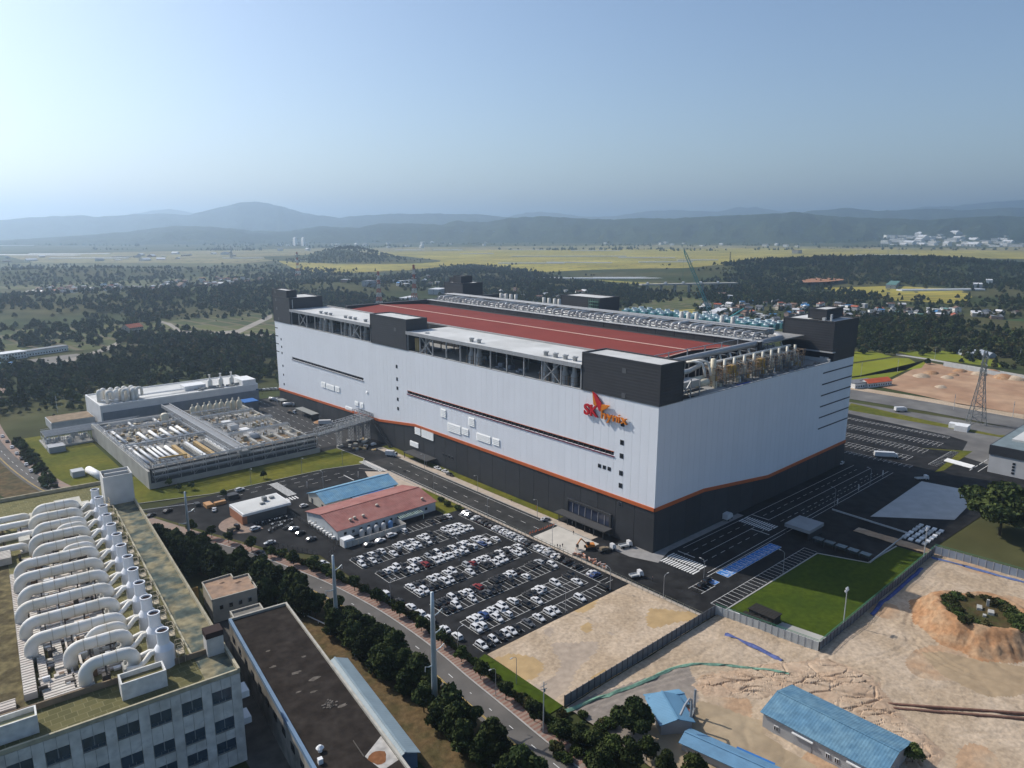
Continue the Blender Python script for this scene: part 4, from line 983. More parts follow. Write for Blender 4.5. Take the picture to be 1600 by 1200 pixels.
for (x0,y0,x1,y1) in ((-68,216,-40,236),(-66,288,-50,298)):
    for i in range(4):
        xx = lerp(x0,x1,i/4); MB().box(xx,y0,5.62,xx+3.4,y1,5.72).build('settling_bay', M('sludge', (.16,.10,.045), .6, 0, .3, .3), PL)
        MB().box(xx+3.6,y0,5.6,xx+5.2,y1,7.2).build('walkway', conc_m, PL)
MB().box(-46,207,2.4,-36.5,236,2.8).build('apron', M('pale_apron', (.55,.55,.55), .8), PL)
# gantry crane on the near walkway
b = MB().beam((-116,215,6),(-116,215,11),.35).beam((-104,213,6),(-104,213,11),.35).beam((-116.5,215,11),(-103.5,213,11),.6).beam((-104,217,6),(-104,213,10),.3)
b.build('gantry', yel_m, PL)
MB().lathe((-88,303,5.6), [(2.2,0),(2.2,5.5),(1.5,6.4)],14).build('tank', cream_m, PL, True)
tk = MB().lathe((0,0,0), [(1.7,0),(1.7,5.2),(1.2,6.2),(.45,6.6),(.45,8.0)],12).mesh('tank', cream_m, True)
for i in range(9): ob('tank', tk, PL, (-69.5+i*3.7, 308.5+(i%2)*1.2, 5.6))
# front steel trestle with pipes along the near side
b = MB(); n = 14
for i in range(n+1):
    x = lerp(-122,-37,i/n); b.beam((x,203.6,2.6),(x,203.6,11.6),.26).beam((x,207.4,2.6),(x,207.4,11.6),.26)
    for z in (4.6,7.4,10.2): b.beam((x,203.6,z),(x,207.4,z),.2)
    if i % 3 == 0 and i < n: b.beam((x,203.6,2.8),(lerp(-122,-37,(i+1)/n),203.6,9),.16)
for z in (4.6,7.4,10.2,11.6): b.beam((-122,203.6,z),(-37,203.6,z),.14).beam((-122,207.4,z),(-37,207.4,z),.14)
f = b.build('front_trestle', steel_m, PL)
q = MB()
for k, (yy, zz, r) in enumerate([(204.2,4.9,.12),(205.4,5.0,.2),(206.6,4.9,.12),(204.3,7.7,.16),(205.3,7.7,.12),(206.6,7.7,.2),(204.2,10.5,.14),(205.2,10.6,.2),(206.4,10.5,.14)]): q.cyl((-122,yy,zz),(-37,yy,zz),r,n=6)
q.build('pipes', MATS['pipe_silver'], f)
# pipe bridge to the factory
PB = thing('pipe_bridge', 'lattice steel pipe bridge crossing the yard to the white factory', 'pipe bridge')
def truss(b, p, q, w, h, n, dia=True):
    p = np.array(p, float); q = np.array(q, float); d = (q-p)/np.linalg.norm(q-p); s = np.array([-d[1], d[0], 0])*w/2
    for sg in (-1, 1):
        for z in (0, h): b.beam(p+s*sg+(0,0,z), q+s*sg+(0,0,z), .32)
        for i in range(n+1):
            a = p+(q-p)*i/n+s*sg; b.beam(a, a+(0,0,h), .22)
            if i < n and dia:
                c = p+(q-p)*(i+1)/n+s*sg
                if i % 2: b.beam(a, c+(0,0,h), .16)
                else: b.beam(a+(0,0,h), c, .16)
    for i in range(n+1):
        a = p+(q-p)*i/n; b.beam(a-s, a+s, .2); b.beam(a-s+(0,0,h), a+s+(0,0,h), .2)
    return b
truss(MB(), (-37,205.5,9.0), (-1.2,205.5,12.4), 4.6, 3.8, 14).build('span', steel_m, PB)
truss(MB(), (-22,209.5,10.6), (-1.2,209.5,12.6), 3.4, 3.6, 8).build('span', steel_m, PB)
b = MB()
for k in range(6): b.cyl((-37,203.8+k*.68,9.6+.2*(k%2)),(-1,203.8+k*.68,13+.2*(k%2)),.26,n=6)
for k in range(4): b.cyl((-22,208.4+k*.68,11.2),(-1,208.4+k*.68,13.2),.24,n=6)
b.build('pipes', MATS['pipe_silver'], PB)
def leg(b, x, y, w, z1, n=6):
    for dx in (-w/2, w/2):
        for dy in (-w/2, w/2): b.beam((x+dx,y+dy,0),(x+dx,y+dy,z1),.28)
    for i in range(n):
        z0, z2 = z1*i/n, z1*(i+1)/n
        for s in (-w/2, w/2):
            b.beam((x-w/2,y+s,z0),(x+w/2,y+s,z2),.14).beam((x+w/2,y+s,z0),(x-w/2,y+s,z2),.14).beam((x+s,y-w/2,z0),(x+s,y+w/2,z2),.14)
    return b
for (x, y, z) in ((-22.5,206,10.6),(-3.5,207,12.2),(-8.5,208,11.6),(-12,211,11.4)): leg(MB(), x, y, 2.2, z).build('trestle_leg', steel_m, PB)
MB().box(-25,203.6,0,-21.4,205,1.3).build('footing', conc_m, PB)
b = MB().beam((-1.2,203,12.6),(-1.2,184,.2),.5,.9).beam((-2.6,203,12.6),(-2.6,184,.2),.5,.9); b.build('stair', dgrey_m, PB)
truss(MB(), (-1.6,206,12.5), (-1.6,222,12.5), 3, 3.2, 5).build('span', steel_m, PB)
# ================================================================== white plant house behind the basins
RB = thing('plant_house', 'long low white plant building with rooftop tanks behind the basins', 'building')
rx0, rx1, ry0, ry1, rz = -114.5, -13.5, 341, 382, 14.0
MB().box(rx0,ry0,0,rx1,ry1,rz-.8).build('wall', M('plant_white', (.58,.59,.60), .6, 0, .08, .2), RB)
MB().box(rx0+1,ry0-.6,0,rx1,ry0,9.2).build('lower_wall', M('plant_grey_blue', (.16,.185,.22), .7), RB)
b = MB().box(rx0,ry0,rz-.8,rx0+.8,ry1,rz).box(rx1-.8,ry0,rz-.8,rx1,ry1,rz).box(rx0+.8,ry0,rz-.8,rx1-.8,ry0+.8,rz).box(rx0+.8,ry1-.8,rz-.8,rx1-.8,ry1,rz)
b.build('parapet', white_m, RB); MB().box(rx0+.8,ry0+.8,rz-.8,rx1-.8,ry1-.8,rz-.6).build('roof', deck_m, RB)
MB().box(-24,342,rz-.6,-14.5,358,rz+3.2).build('stair_head', white_m, RB); MB().box(-60,352,rz-.6,-46,362,rz+2.4).build('stair_head', white_m, RB)
MB().box(-15.2,340.6,0,-13.4,341.2,10).build('blue_door', M('door_blue', (.03,.09,.17), .6), RB)
st_ = MB().lathe((0,0,0), [(1.9,0),(1.9,6),(1.4,7.4),(.4,7.9)],14).mesh('rooftop_tank', duct_m, True)
for i, (x, y) in enumerate([(-107,352),(-103,350),(-99,352),(-97,349),(-95.5,352.5),(-93,349),(-91,352),(-111,356),(-108,360),(-104,358),(-100,358),(-96,358),(-92,357)]): ob('rooftop_tank', st_, RB, (x, y, rz-.6))
for (x, y) in ((-109,346),(-100,346),(-91.5,347)):
    MB().tube([(x,y,rz-.6),(x,y,rz+5.6)]+[tuple(p) for p in arc((x+1.6,y,rz+5.6),1.6,math.pi,0,6,(1,0,0),(0,0,1))]+[(x+3.2,y,rz+2)],.9,9).build('vent_duct', duct_m, RB, True)
MB().cyl((-112,349,rz+1.5),(-103,345,rz+1.5),.5,n=8).cyl((-90,350,rz+1.2),(-60,350,rz+1.2),.35,n=6).cyl((-90,352,rz+1.2),(-52,352,rz+1.2),.35,n=6).build('roof_pipes', white_m, RB)
for x in (-43,-35.5,-28): MB().lathe((x,352,rz-.6), [(1.7,0),(1.7,4.6),(1.1,5.6),(.55,5.8),(.55,8.6),(.8,8.7),(.8,9.2)],12).build('exhaust_stack', duct_m, RB, True)
b = MB()
for k in range(26): 
    x = rg.uniform(-56,-22); y = rg.uniform(344,350); b.box(x,y,rz-.6,x+rg.uniform(.8,3),y+rg.uniform(.6,2),rz+rg.uniform(.1,1.2))
b.build('roof_units', grey_m, RB)
b_ = thing('blue_capped_shed', 'dark box building with a bright blue flat roof beside the basins', 'shed')
MB().box(-34,314,0,-25,324,7.6).build('wall', M('shed_slate', (.12,.135,.15), .7), b_); MB().box(-34.3,313.7,7.6,-24.7,324.3,8.1).build('roof', M('roof_bright_blue', (.02,.12,.36), .6), b_)
# side pipe yard left of the basins
SY = thing('pipe_yard', 'low steel pipe yard with a grey box on the lawn beside the basins', 'pipe yard')
MB().box(-150,310,0,-126,332,.9).build('slab', conc_m, SY)
b = MB()
for x in np.arange(-149, -126, 4.4):
    for y in (312,318,324,330): b.beam((x,y,.9),(x,y,6.4),.24)
    for z in (3.4,6.4): b.beam((x,312,z),(x,330,z),.2)
for y in (312,318,324,330):
    for z in (3.4,6.4,7.3): b.beam((-149,y,z),(-127,y,z),.18)
for k in range(9): b.cyl((-149,312.6+k*1.9,6.8),(-100+(k%3)*2,312.6+k*1.9,6.8),.3,n=6)
b.build('pipe_rack', steel_m, SY)
for k in range(16):
    x = rg.uniform(-148,-128); y = rg.uniform(313,329); MB().lathe((x,y,.9), [(.8,0),(.8,rg.uniform(1.2,2.6)),(.3,2.8)],9).build('vessel', lgrey_m, SY, True)
MB().box(-150,300,0,-142,308,3.4).build('grey_box', M('box_grey', (.35,.36,.37), .6), SY)
fl = thing('rooftop_garden_block', 'low flat annex with dry planted roof beside the white plant building', 'annex')
MB().box(-140,352,0,-116,372,5).build('wall', lgrey_m, fl); MB().box(-139.5,352.5,5,-116.5,371.5,5.3).build('roof', M('roof_dry', (.25,.19,.13), .9, 0, .3, .3), fl)
sh = thing('bike_shelter', 'white arched shelter and cabin at the near corner of the lawn', 'shelter')
MB().tube([(-141,250,1.6),(-138.5,232,1.6)],1.9,12).build('arched_roof', white_m, sh, True); MB().box(-149,246,0,-143.5,252,3).build('cabin', lgrey_m, sh)
# ================================================================== sheds by the car park
def gable(name, label, x0, x1, y0, y1, ze, zr, wallmat, roofmat, along='x', ov=.6, cat='shed'):
    t = thing(name, label, cat)
    MB().box(x0,y0,0,x1,y1,ze-.05).build('wall', wallmat, t)
    if along == 'x':
        ym = (y0+y1)/2; a = [(x0,y0,ze-.05),(x0,y1,ze-.05),(x0,ym,zr-.1)]; b_ = [(x1,y0,ze-.05),(x1,y1,ze-.05),(x1,ym,zr-.1)]
        MB().add(a+b_, [(0,1,2),(3,5,4),(0,2,5,3),(1,4,5,2)]).build('gable_wall', wallmat, t)
        sl = (zr-ze)/((y1-y0)/2); X0, X1, Y0, Y1 = x0-ov, x1+ov, y0-ov, y1+ov; zE = ze-ov*sl
        for (ya, za, yb, zb) in ((Y0,zE,ym,zr),(ym,zr,Y1,zE)):
            MB().add([(X0,ya,za),(X1,ya,za),(X1,yb,zb),(X0,yb,zb),(X0,ya,za+.16),(X1,ya,za+.16),(X1,yb,zb+.16),(X0,yb,zb+.16)], [(3,2,1,0),(4,5,6,7),(0,1,5,4),(1,2,6,5),(2,3,7,6),(3,0,4,7)]).build('roof_slope', roofmat, t)
        MB().beam((X0,ym,zr+.22),(X1,ym,zr+.22),.5,.12).build('ridge_cap', roofmat, t)
    return t
blue_roof = M('roof_blue', (.125,.28,.42), .6, 0, .16, .5, stripe=(0,.9,.08), col2=(.17,.32,.43), mixscale=.2); pink_roof = M('roof_red_brown', (.265,.105,.088), .7, 0, .16, .4, stripe=(0,1.0,.05), col2=(.30,.135,.115), mixscale=.15)
wall_w = M('shed_wall', (.50,.48,.42), .8, 0, .12, .3)
A = gable('site_office', 'long office shed with a light blue ribbed metal roof', -74.6,-37.6,122,138.6,3.9,6.6, wall_w, blue_roof, cat='shed')
B = gable('site_canteen', 'long shed with a faded red roof beside the car park', -85.4,-37.4,91,118,4.2,6.9, M('shed_wall_pale', (.50,.53,.55), .8, 0, .12, .3), pink_roof, cat='shed')
for (x, y) in ((-77.5,94.6),(-75.2,95.2),(-71.4,94.8),(-62,99.5),(-42,94.5),(-63,104)):
    MB().lathe((x,y,5.0+(.8 if abs(y-104.5)<7 else .1)), [(.5,-.6),(.5,.5),(.85,.6),(.5,1.1)],10).build('roof_ventilator', M('vent_pale', (.55,.47,.38), .5), B, True)
for x in np.arange(-82, -39, 3.6): 
    f = MB().box(x-.6,90.9,1.5,x+.6,91.02,2.7).build('window', MATS['window_frame'], B); MB().box(x-.5,90.86,1.6,x+.5,90.9,2.6).build('pane', glass_m, f)
for x in np.arange(-72, -40, 4.4):
    f = MB().box(x-.7,121.9,1.3,x+.7,122.02,2.6).build('window', MATS['window_frame'], A); MB().box(x-.6,121.86,1.4,x+.6,121.9,2.5).build('pane', glass_m, f)
for y in (125,135): MB().box(-74.7,y-.8,.1,-74.58,y+.8,2.4).build('door', dgrey_m, A)
for y in (96,103,110): MB().box(-85.5,y-.8,.1,-85.38,y+.8,2.4).build('door', lgrey_m, B)
for k in range(9): MB().box(-86.6,93+k*2.6,.1,-85.5,94.2+k*2.6,1.1).build('air_conditioner', white_m, B)
an = MB().box(-62,118.2,3.2,-40,122.2,3.5).build('lean_to_roof', blue_roof, A); MB().box(-54,118.3,3.5,-46,120.9,3.66).build('tarpaulin', M('tarp_bright', (.03,.13,.34), .7), A)
s = MB()
for k in range(12): s.beam((-58+k*1.0,86.8,3.0),(-58+k*1.0,90.8,3.4),.28,.1)
s.box(-58.2,86.7,0,-58,86.9,3).box(-46.8,86.7,0,-46.6,86.9,3); s.build('pergola', M('green_slats', (.42,.52,.44), .6), B)
GH = thing('gatehouse', 'white flat-roofed gatehouse with orange paint along its end', 'gatehouse')
MB().box(-106,131.4,0,-88.5,145,4.2).build('wall', M('gate_dark', (.10,.10,.10), .7), GH)
MB().box(-108,130.6,3.9,-86.6,146,5.0).build('roof', white_m, GH); MB().box(-107.4,131.2,5.0,-87.2,145.4,5.08).build('roof_membrane', deck_m, GH)
MB().box(-108.1,131.4,.1,-106.05,145.6,3.9).build('orange_wall', M('orange_wall', (.36,.16,.09), .7), GH); MB().box(-95.5,139,5.08,-93.8,141,6.9).build('roof_unit', grey_m, GH); MB().box(-92,140,5.08,-90,141.6,5.9).build('roof_unit', grey_m, GH); MB().box(-98,136,5.08,-96,137.2,5.8).build('roof_unit', grey_m, GH)
flat('brick_paving', [tuple(np.array((-106,133))+np.array((math.cos(t)*11, math.sin(t)*11))) for t in np.linspace(1.6, 5.0, 16)], .028, M('brick_paving', (.27,.20,.16), .9, 0, .2, .5))
BR = thing('barrier_machine', 'orange and grey barrier machinery at the gate beside the gatehouse', 'barrier')
MB().box(-113,160,0,-110,165,1.6).box(-109,161,0,-104,163,1.4).build('cabinet', M('barrier_orange', (.42,.22,.09), .6), BR); MB().box(-102,164,0,-97,168,2).box(-116,165,0,-114,168,1.6).build('block', dgrey_m, BR); MB().beam((-116,168,1),(-138,176,1),.25).build('boom', lgrey_m, BR)
# walled compound between the canteen and the car park
CW = thing('compound_wall', 'pale panel wall with a white cabin enclosing the compound beside the canteen', 'wall')
for i in range(11): MB().box(-86+i*2.5,82.4,0,-83.6+i*2.5,82.65,2.4).build('wall_panel', M('wall_pale', (.46,.44,.40), .8, 0, .12, .5, rnd=.06), CW)
for i in range(3): MB().box(-58.6,82.7+i*2.7,0,-58.35,85.3+i*2.7,2.4).build('wall_panel', MATS['wall_pale'], CW)
MB().box(-87,82.8,0,-82.5,86.4,3.2).build('cabin', white_m, CW)
for i in range(5): MB().lathe((-76+i*3.4,88.4,0), [(1.1,0),(1.1,2.3),(.5,2.9)],12).build('tank', (lgrey_m if i != 4 else M('tank_blue', (.10,.22,.42), .6)), CW, True)
MB().box(-82,83.2,.03,-59,89.9,.06).build('compound_floor', M('compound_floor', (.10,.11,.115), .8, 0, .3, .3), CW)
# ================================================================== OLD FACTORY IN THE FOREGROUND
AF = math.radians(-5.2)
OF = thing('old_factory', 'weathered white office factory with mossy roof carrying ducts and stacks', 'factory', (-163.9,-5.2,0), AF)
RZ = 24.0; LX0, LX1, LY1 = -78.0, 3.0, 160.0
moss = M('mossy_roof', (.13,.125,.055), .95, 0, .45, .35, col2=(.20,.165,.085), mixscale=.12, bump=.05, bscale=1)
mossb = M('brown_roof', (.085,.07,.04), .95, 0, .5, .6, col2=(.15,.125,.065), mixscale=.25, bump=.05, bscale=1.5)
tealr = M('stained_shaded_roof', (.075,.095,.085), .8, 0, .4, .5, col2=(.24,.21,.13), mixscale=.22)  # dark teal carries painted shade, the tan patches are stains
facade = M('weathered_white', (.68,.65,.60), .75, 0, .28, .8, col2=(.53,.50,.45), mixscale=.4, rnd=.06)
MB().box(LX0,.35,0,LX1,LY1,RZ-.9).build('wall_core', conc_d, OF)
MB().box(-78,.36,RZ-.9,-4.2,LY1-.2,RZ-.7).build('roof_deck', mossp, OF); MB().box(-60,14,RZ-.7,-37.5,LY1-30,RZ-.66).build('roof_deck', mossb, OF)
MB().box(-4.2,.36,RZ-.9,LX1-.4,LY1-.2,RZ-.68).build('roof_deck', tealr, OF)
b = MB().box(LX1-.5,0,RZ-.9,LX1+.1,LY1,RZ+.35).box(LX0,0,RZ-.9,LX1-.5,.5,RZ+.1).box(LX0,LY1-.6,RZ-.9,LX1-.5,LY1,RZ+.6).build('parapet', M('parapet_stained', (.40,.36,.26), .9, 0, .3, .5), OF)
MB().box(-50,11.8,RZ-.7,-1,12.2,RZ+.7).build('inner_parapet', M('parapet_brown', (.22,.17,.12), .9, 0, .3, .4), OF)
MB().box(-4.6,12,RZ-.7,-4.2,135,RZ-.2).build('roof_upstand', M('upstand_cream', (.40,.37,.27), .9, 0, .3, .5), OF)
# facade: panel strips and windows
rows = [(17.3,20.4),(9.8,12.9),(4.3,7.2)]
cw = 2.13
def fpanel(x0, x1, z0, z1): MB().box(x0+.03,0,z0+.03,x1-.03,.4,z1-.03).build('facade_panel', facade, OF)
fx = 3.0; bay = 0
fpanel(1.45-.0,3.0,0,22.0) if False else None
wc = [-1.3-6.37*i for i in range(9)]
edges = []
for i, c in enumerate(wc):
    a, d = c-2.13, c+2.13
    pr = (wc[i-1]-2.13) if i else 3.0
    nstr = 1 if i else 1
    fpanel(d, pr, 0, RZ-.95)
    zc = 0.0
    for (z0, z1) in sorted(rows):
        for k in range(2): fpanel(a+k*cw, a+(k+1)*cw, zc, z0)
        w_ = MB().box(a+.08,.2,z0,d-.08,.36,z1).build('window', M('frame_grey', (.30,.31,.31), .6), OF)
        for k in range(2): MB().box(a+.14+k*cw,.12,z0+.8,a+(k+1)*cw-.06,.24,z1-.1).build('pane', M('office_glass', (.05,.075,.10), .1, 0, .3, .4, spec=.8), w_)  # bluish pane colour holds a painted sky reflection
        for k in range(3): MB().box(a+.14+k*1.36,.12,z0+.1,a+1.4+k*1.36,.24,z0+.72).build('pane', MATS['office_glass'], w_)
        MB().box(a,-.1,z0-.14,d,.2,z0).build('sill', conc_d, w_)
        zc = z1
    for k in range(2): fpanel(a+k*cw, a+(k+1)*cw, zc, RZ-.95)
fpanel(-75, wc[-1]-2.13, 0, RZ-.95)
# roof boxes
def rbox(x0, x1, y0, y1, h, mat, openm, name='roof_box'):
    z = RZ-.7; t = .35
    o = MB().box(x0,y0,z,x0+t,y1,z+h).box(x1-t,y0,z,x1,y1,z+h).box(x0+t,y0,z,x1-t,y0+t,z+h).box(x0+t,y1-t,z,x1-t,y1,z+h).build(name, mat, OF)
    MB().box(x0+t,y0+t,z,x1-t,y1-t,z+h-1.1).build('inside', openm, o); return o
box_w = M('box_white', (.66,.65,.61), .8, 0, .2, .6); rbox(-20.4,-11.4,4.2,8.6,4.0, box_w, moss); rbox(-46,-35.6,3.2,7.2,4.0, box_w, M('box_lining', (.36,.34,.20), .9)); rbox(-1.4,2.4,10.2,13.6,5.6, M('plaster_white', (.52,.51,.48), .8, 0, .15, .5), M('rust_lining', (.12,.045,.03), .9))
MB().box(-1.5,10.1,RZ+4.0,2.5,13.7,RZ+5.4).build('box_cap', M('cap_dark', (.045,.032,.03), .8), OF)
rbox(-6.6,3.0,132,141,11.0, M('plaster_grey', (.60,.59,.56), .85, 0, .1, .3), dark_core, 'lift_house')
MB().box(-5.6,136.2,RZ+7,2.4,136.8,RZ+10.3).build('lift_beam', MATS['plaster_grey'], OF)
for z in (15,8): MB().box(3.0,2,z,5.2,6,z+1.6).build('balcony', white_m, OF)
# stacks
stack_m = M('stack_white', (.74,.75,.77), .45, 0, .05, .5)
smesh = MB().lathe((0,0,0), [(2.2,0),(2.2,4.4),(1.32,5.7),(1.28,8.6),(1.42,8.7),(1.42,9.0),(1.15,9.0),(1.12,7.4)],28,True).mesh('exhaust_stack', stack_m, False)
inmesh = MB().lathe((0,0,8.55), [(1.1,0),(1.1,.05)],20).mesh('stack_throat', M('throat_shade', (.03,.02,.02), .9), False)  # near-black disc stands in for the shade inside the stack
cage = MB()
for dx in (2.6,4.0):
    for dy in (-1.5,1.5): cage.box(dx-.06,dy-.06,0,dx+.06,dy+.06,4.6)
for z in (2.3,3.4,4.5): cage.box(2.6,-1.56,z,4.0,-1.44,z+.1).box(2.6,1.44,z,4.0,1.56,z+.1).box(3.94,-1.5,z,4.06,1.5,z+.1)
cage.box(2.5,-1.5,2.2,4.0,1.5,2.3)
cmesh = cage.mesh('ladder_cage', M('cage_tan', (.42,.36,.26), .6, .1))
fan_m = M('fan_grey', (.30,.30,.28), .6)
dk_m = M('duct_frame', (.075,.065,.06), .7)
for k in range(13):
    y = 13.2+9.45*k; sx = -10.0+random.uniform(-.15,.15)
    s = ob('exhaust_stack', smesh, OF, (sx, y, RZ-.7)); ob('stack_throat', inmesh, s); ob('ladder_cage', cmesh, s)
    # Y-shaped connector
    z0 = RZ+3.0
    for sg in (-1, 1):
        MB().tube([(sx-1.6,y,z0+.3),(sx-3.0,y+.5*sg,z0+.5),(sx-4.4,y+1.5*sg,z0-.4),(sx-5.6,y+1.9*sg,z0-1.2),(sx-7.2,y+2.0*sg,z0-.9),(sx-8.2,y+2.0*sg,z0-.8)],.62,9).build('connector', duct_m, OF, True)
    for yy, lx, r in ([(y+.9, (11,13,20,20.5,21,20,20.5,20,15,15.5,14,14.5,13)[k], 1.46)]+([(y-3.4, 8.5, 1.1)] if k in (2,8,10) else [])):
        xe = -15-lx; zt = RZ+4.7; x1 = -17.2
        pts = [tuple(p) for p in arc((x1-1.2,yy,zt-2.2),2.2,-math.pi*.35,math.pi/2,6,(1,0,0),(0,0,1))]+[tuple(p) for p in arc((xe+2.4,yy,zt-2.4),2.4,math.pi/2,math.pi,6,(1,0,0),(0,0,1))]+[(xe,yy,RZ-.6)]
        dct = MB().tube(pts, r, 12, True, .8).build('arched_duct', duct_m, OF, True)
        fl_ = MB(); xx = x1-2.4
        while xx > xe+2.6:
            fl_.tube([(xx,yy,zt),(xx-.14,yy,zt)], r*1.06, 12, True, .8); xx -= 2.7
        fl_.build('flange', M('flange_tan', (.50,.45,.36), .7, 0, .2, 1), dct)
        q = MB()
        for x in np.arange(xe+4, x1-1, 4.2): q.box(x-.12,yy-.9,RZ-.7,x+.12,yy-.7,zt-1.0).box(x-.12,yy+.7,RZ-.7,x+.12,yy+.9,zt-1.0).box(x-.9,yy-.7,RZ-.7,x+.7,yy+.7,RZ+1.2)
        q.build('duct_stand', dk_m, OF)
    MB().box(sx-8.6,y-3.0,RZ-.7,sx-6.4,y+3.0,RZ+1.6).build('fan_unit', fan_m, OF)
    b = MB().cyl((sx-5.4,y-1.6,RZ-.4),(sx-5.4,y+1.8,RZ-.4),.5,n=8); b.build('motor', white_m, OF)
# ribbed trunk ducts along the left of the arches
trunk_m = M('trunk_cream', (.56,.52,.46), .7, 0, .12, .5, col2=(.50,.44,.39), mixscale=.3)
def trunk(x0, x1, y0, y1, h):
    o = MB().box(x0,y0,RZ-.4,x1,y1,RZ-.4+h).build('trunk_duct', trunk_m, OF)
    q = MB(); y = y0+.6
    while y < y1: q.box(x0-.08,y,RZ-.42,x1+.08,y+.14,RZ-.3+h); y += 1.15
    q.build('stiffener', M('stiffener_tan', (.40,.36,.30), .7), o)
trunk(-37.4,-35.0,16,84,1.6); trunk(-34.2,-32.6,16,60,1.1); trunk(-41,-36.5,96,104,2.2); trunk(-34,-24.5,12.8,20,.9); trunk(-31,-29,20,40,1.0)
trunk(-48,-39,13.5,17,1.0)
for (x0, x1, y, z) in ((-60,-24,112,2.2),(-60,-22,120,3.2),(-56,-32,104,1.6),(-64,-30,128,3.0)):
    MB().tube([(x0,y,RZ+z),(x1-2,y,RZ+z)]+[tuple(p) for p in arc((x1-2,y,RZ+z-1.6),1.6,math.pi/2,0,5,(1,0,0),(0,0,1))]+[(x1-.4,y,RZ-.6)],1.1,9).build('cross_duct', duct_m, OF, True)
    q = MB()
    for x in np.arange(x0+2, x1-2, 5): q.box(x-.15,y-.8,RZ-.7,x+.15,y+.8,RZ+z-.8)
    q.build('duct_stand', dk_m, OF)
for (x0,x1,y0,y1,h) in ((-30,-24,124,131,3.4),(-22,-14,133,140,3.2),(-34,-31,106,110,3.2),(-15,-12,126,131,4)):
    MB().box(x0,y0,RZ-.7,x1,y1,RZ-.7+h).build('plant_room', M('plant_cream', (.46,.44,.38), .8, 0, .15, .4), OF)
b = MB().beam((-26,13.4,RZ+.6),(-26,40,RZ+.6),.5).beam((-28,13.4,RZ+.3),(-28,60,RZ+.3),.4)
for x in (-46,-43.4,-40.8): b.beam((x,14,RZ-.2),(x,16,RZ-.2),.6)
b.build('floor_duct', trunk_m, OF)
b = MB()
bb = [MB(), MB(), MB(), MB()]
for k in range(240):
    x = random.uniform(-35,-16); y = random.uniform(16,130); bb[k%4].box(x,y,RZ-.7,x+random.uniform(.3,2.4),y+random.uniform(.3,1.2),RZ+random.uniform(-.4,1.6))
for q_, m_ in zip(bb, (M('clutter_rust', (.20,.14,.10), .8, 0, .4, .6), dk_m, trunk_m, white_m)): q_.build('roof_clutter', m_, OF)['kind'] = 'stuff'
for k in range(12):
    y = 18+9.45*k; q_ = MB()
    for j in range(3): q_.box(-34,y+j*1.5,RZ-.66,-17,y+j*1.5+.9,RZ-.2)
    q_.build('floor_duct', trunk_m, OF)
q = MB()
for y in np.arange(14, 130, 2.6): q.box(2.35,y-.04,RZ+.35,2.43,y+.04,RZ+1.3)
q.box(2.35,14,RZ+1.26,2.43,130,RZ+1.34); q.build('handrail', M('rail_cream', (.45,.40,.28), .7), OF)
# ---- dark flat-roofed building beside it
DB = thing('dark_roof_building', 'long concrete building with a stained dark flat roof beside the conifers', 'building', (-147.6,39.4,0), math.radians(-7.2))
dr = M('tar_roof', (.026,.021,.018), .95, 0, .35, .5, col2=(.035,.029,.025), mixscale=.2)
MB().box(0,-92,0,16.9,0,11.2).build('wall', conc_d, DB); MB().box(.5,-91.5,11.2,16.4,-.5,11.4).build('roof', dr, DB)
MB().box(16.3,-92,11.2,16.9,0,12.1).box(0,-.6,11.2,16.3,0,12.1).build('parapet', M('parapet_pale', (.40,.38,.33), .9, 0, .2, .5), DB); MB().box(-.2,-92,11.2,.6,-.6,12.3).build('gutter', M('gutter_blue', (.13,.20,.29), .6), DB)
MB().box(2,0,0,11,8,9.4).build('annex', conc_d, DB); MB().box(2,0,9.4,2.4,8,10.0).box(10.6,0,9.4,11,8,10).box(2.4,7.6,9.4,10.6,8,10).build('annex_parapet', MATS['parapet_pale'], DB)
for i in range(12): MB().box(-.12,-6-i*6.6,6.5,.02,-3.5-i*6.6,8.4).build('window', glass_m, DB)
ru = M('rust_patch', (.19,.085,.04), .9, 0, .3, .8); pa = M('pale_patch', (.40,.38,.35), .9, 0, .3, .6)
MB().sheet([(10.6,-74),(16.2,-70),(16.2,-79),(12,-80)],11.42).build('roof_patch', pa, DB); MB().sheet([(11.6+1.9*math.cos(t)*(1+.2*math.sin(3*t))+1.2,-76+2.2*math.sin(t)) for t in np.linspace(0,6.0,14)],11.44).build('roof_patch', ru, DB)
for (x, y, s) in ((4,-30,1.0),(8,-36,1.4),(11,-41,1.5),(9,-46,1.0),(5,-22,.8),(12,-30,.9),(13,-55,1.2),(6,-44,.7)):
    MB().sheet([(x+s*math.cos(t)*random.uniform(.5,1.3),y+.5*s*math.sin(t)*random.uniform(.5,1.3)) for t in np.linspace(0,5.8,9)],11.415).build('roof_patch', M('worn_patch', (.12,.105,.09), .95, 0, .4, .8), DB)
q = MB()
for t in range(26):
    an = t*.7; q.obox((10.6+1.8*math.cos(an)*random.random(),-53+2.2*math.sin(an)*random.random(),11.4),(.5,.4,.15),an)
q.build('roof_debris', M('debris', (.14,.125,.11), .95, 0, .4, 1), DB)
MB().beam((10.4,-68,11.5),(10.4,-74,11.5),.18).build('roof_curb', M('curb_dark', (.10,.09,.08), .9), DB)
MB().box(1.5,-71,11.4,2.5,-70,12.6).lathe((3.2,-67,11.4), [(.5,0),(.5,.8),(.9,.9),(.3,1.5)],10).build('roof_vent', white_m, DB)
BB = thing('beige_annex', 'small beige block with peeling flat roof between old factory and conifers', 'building')
bp = [(-143.3,75.1),(-145.1,61.0),(-131.3,59.4),(-129.5,71),(-134.4,71.4),(-134,74.8)]
MB().prism(bp,0,7.6).build('wall', M('beige_render', (.42,.39,.33), .85, 0, .15, .4), BB)
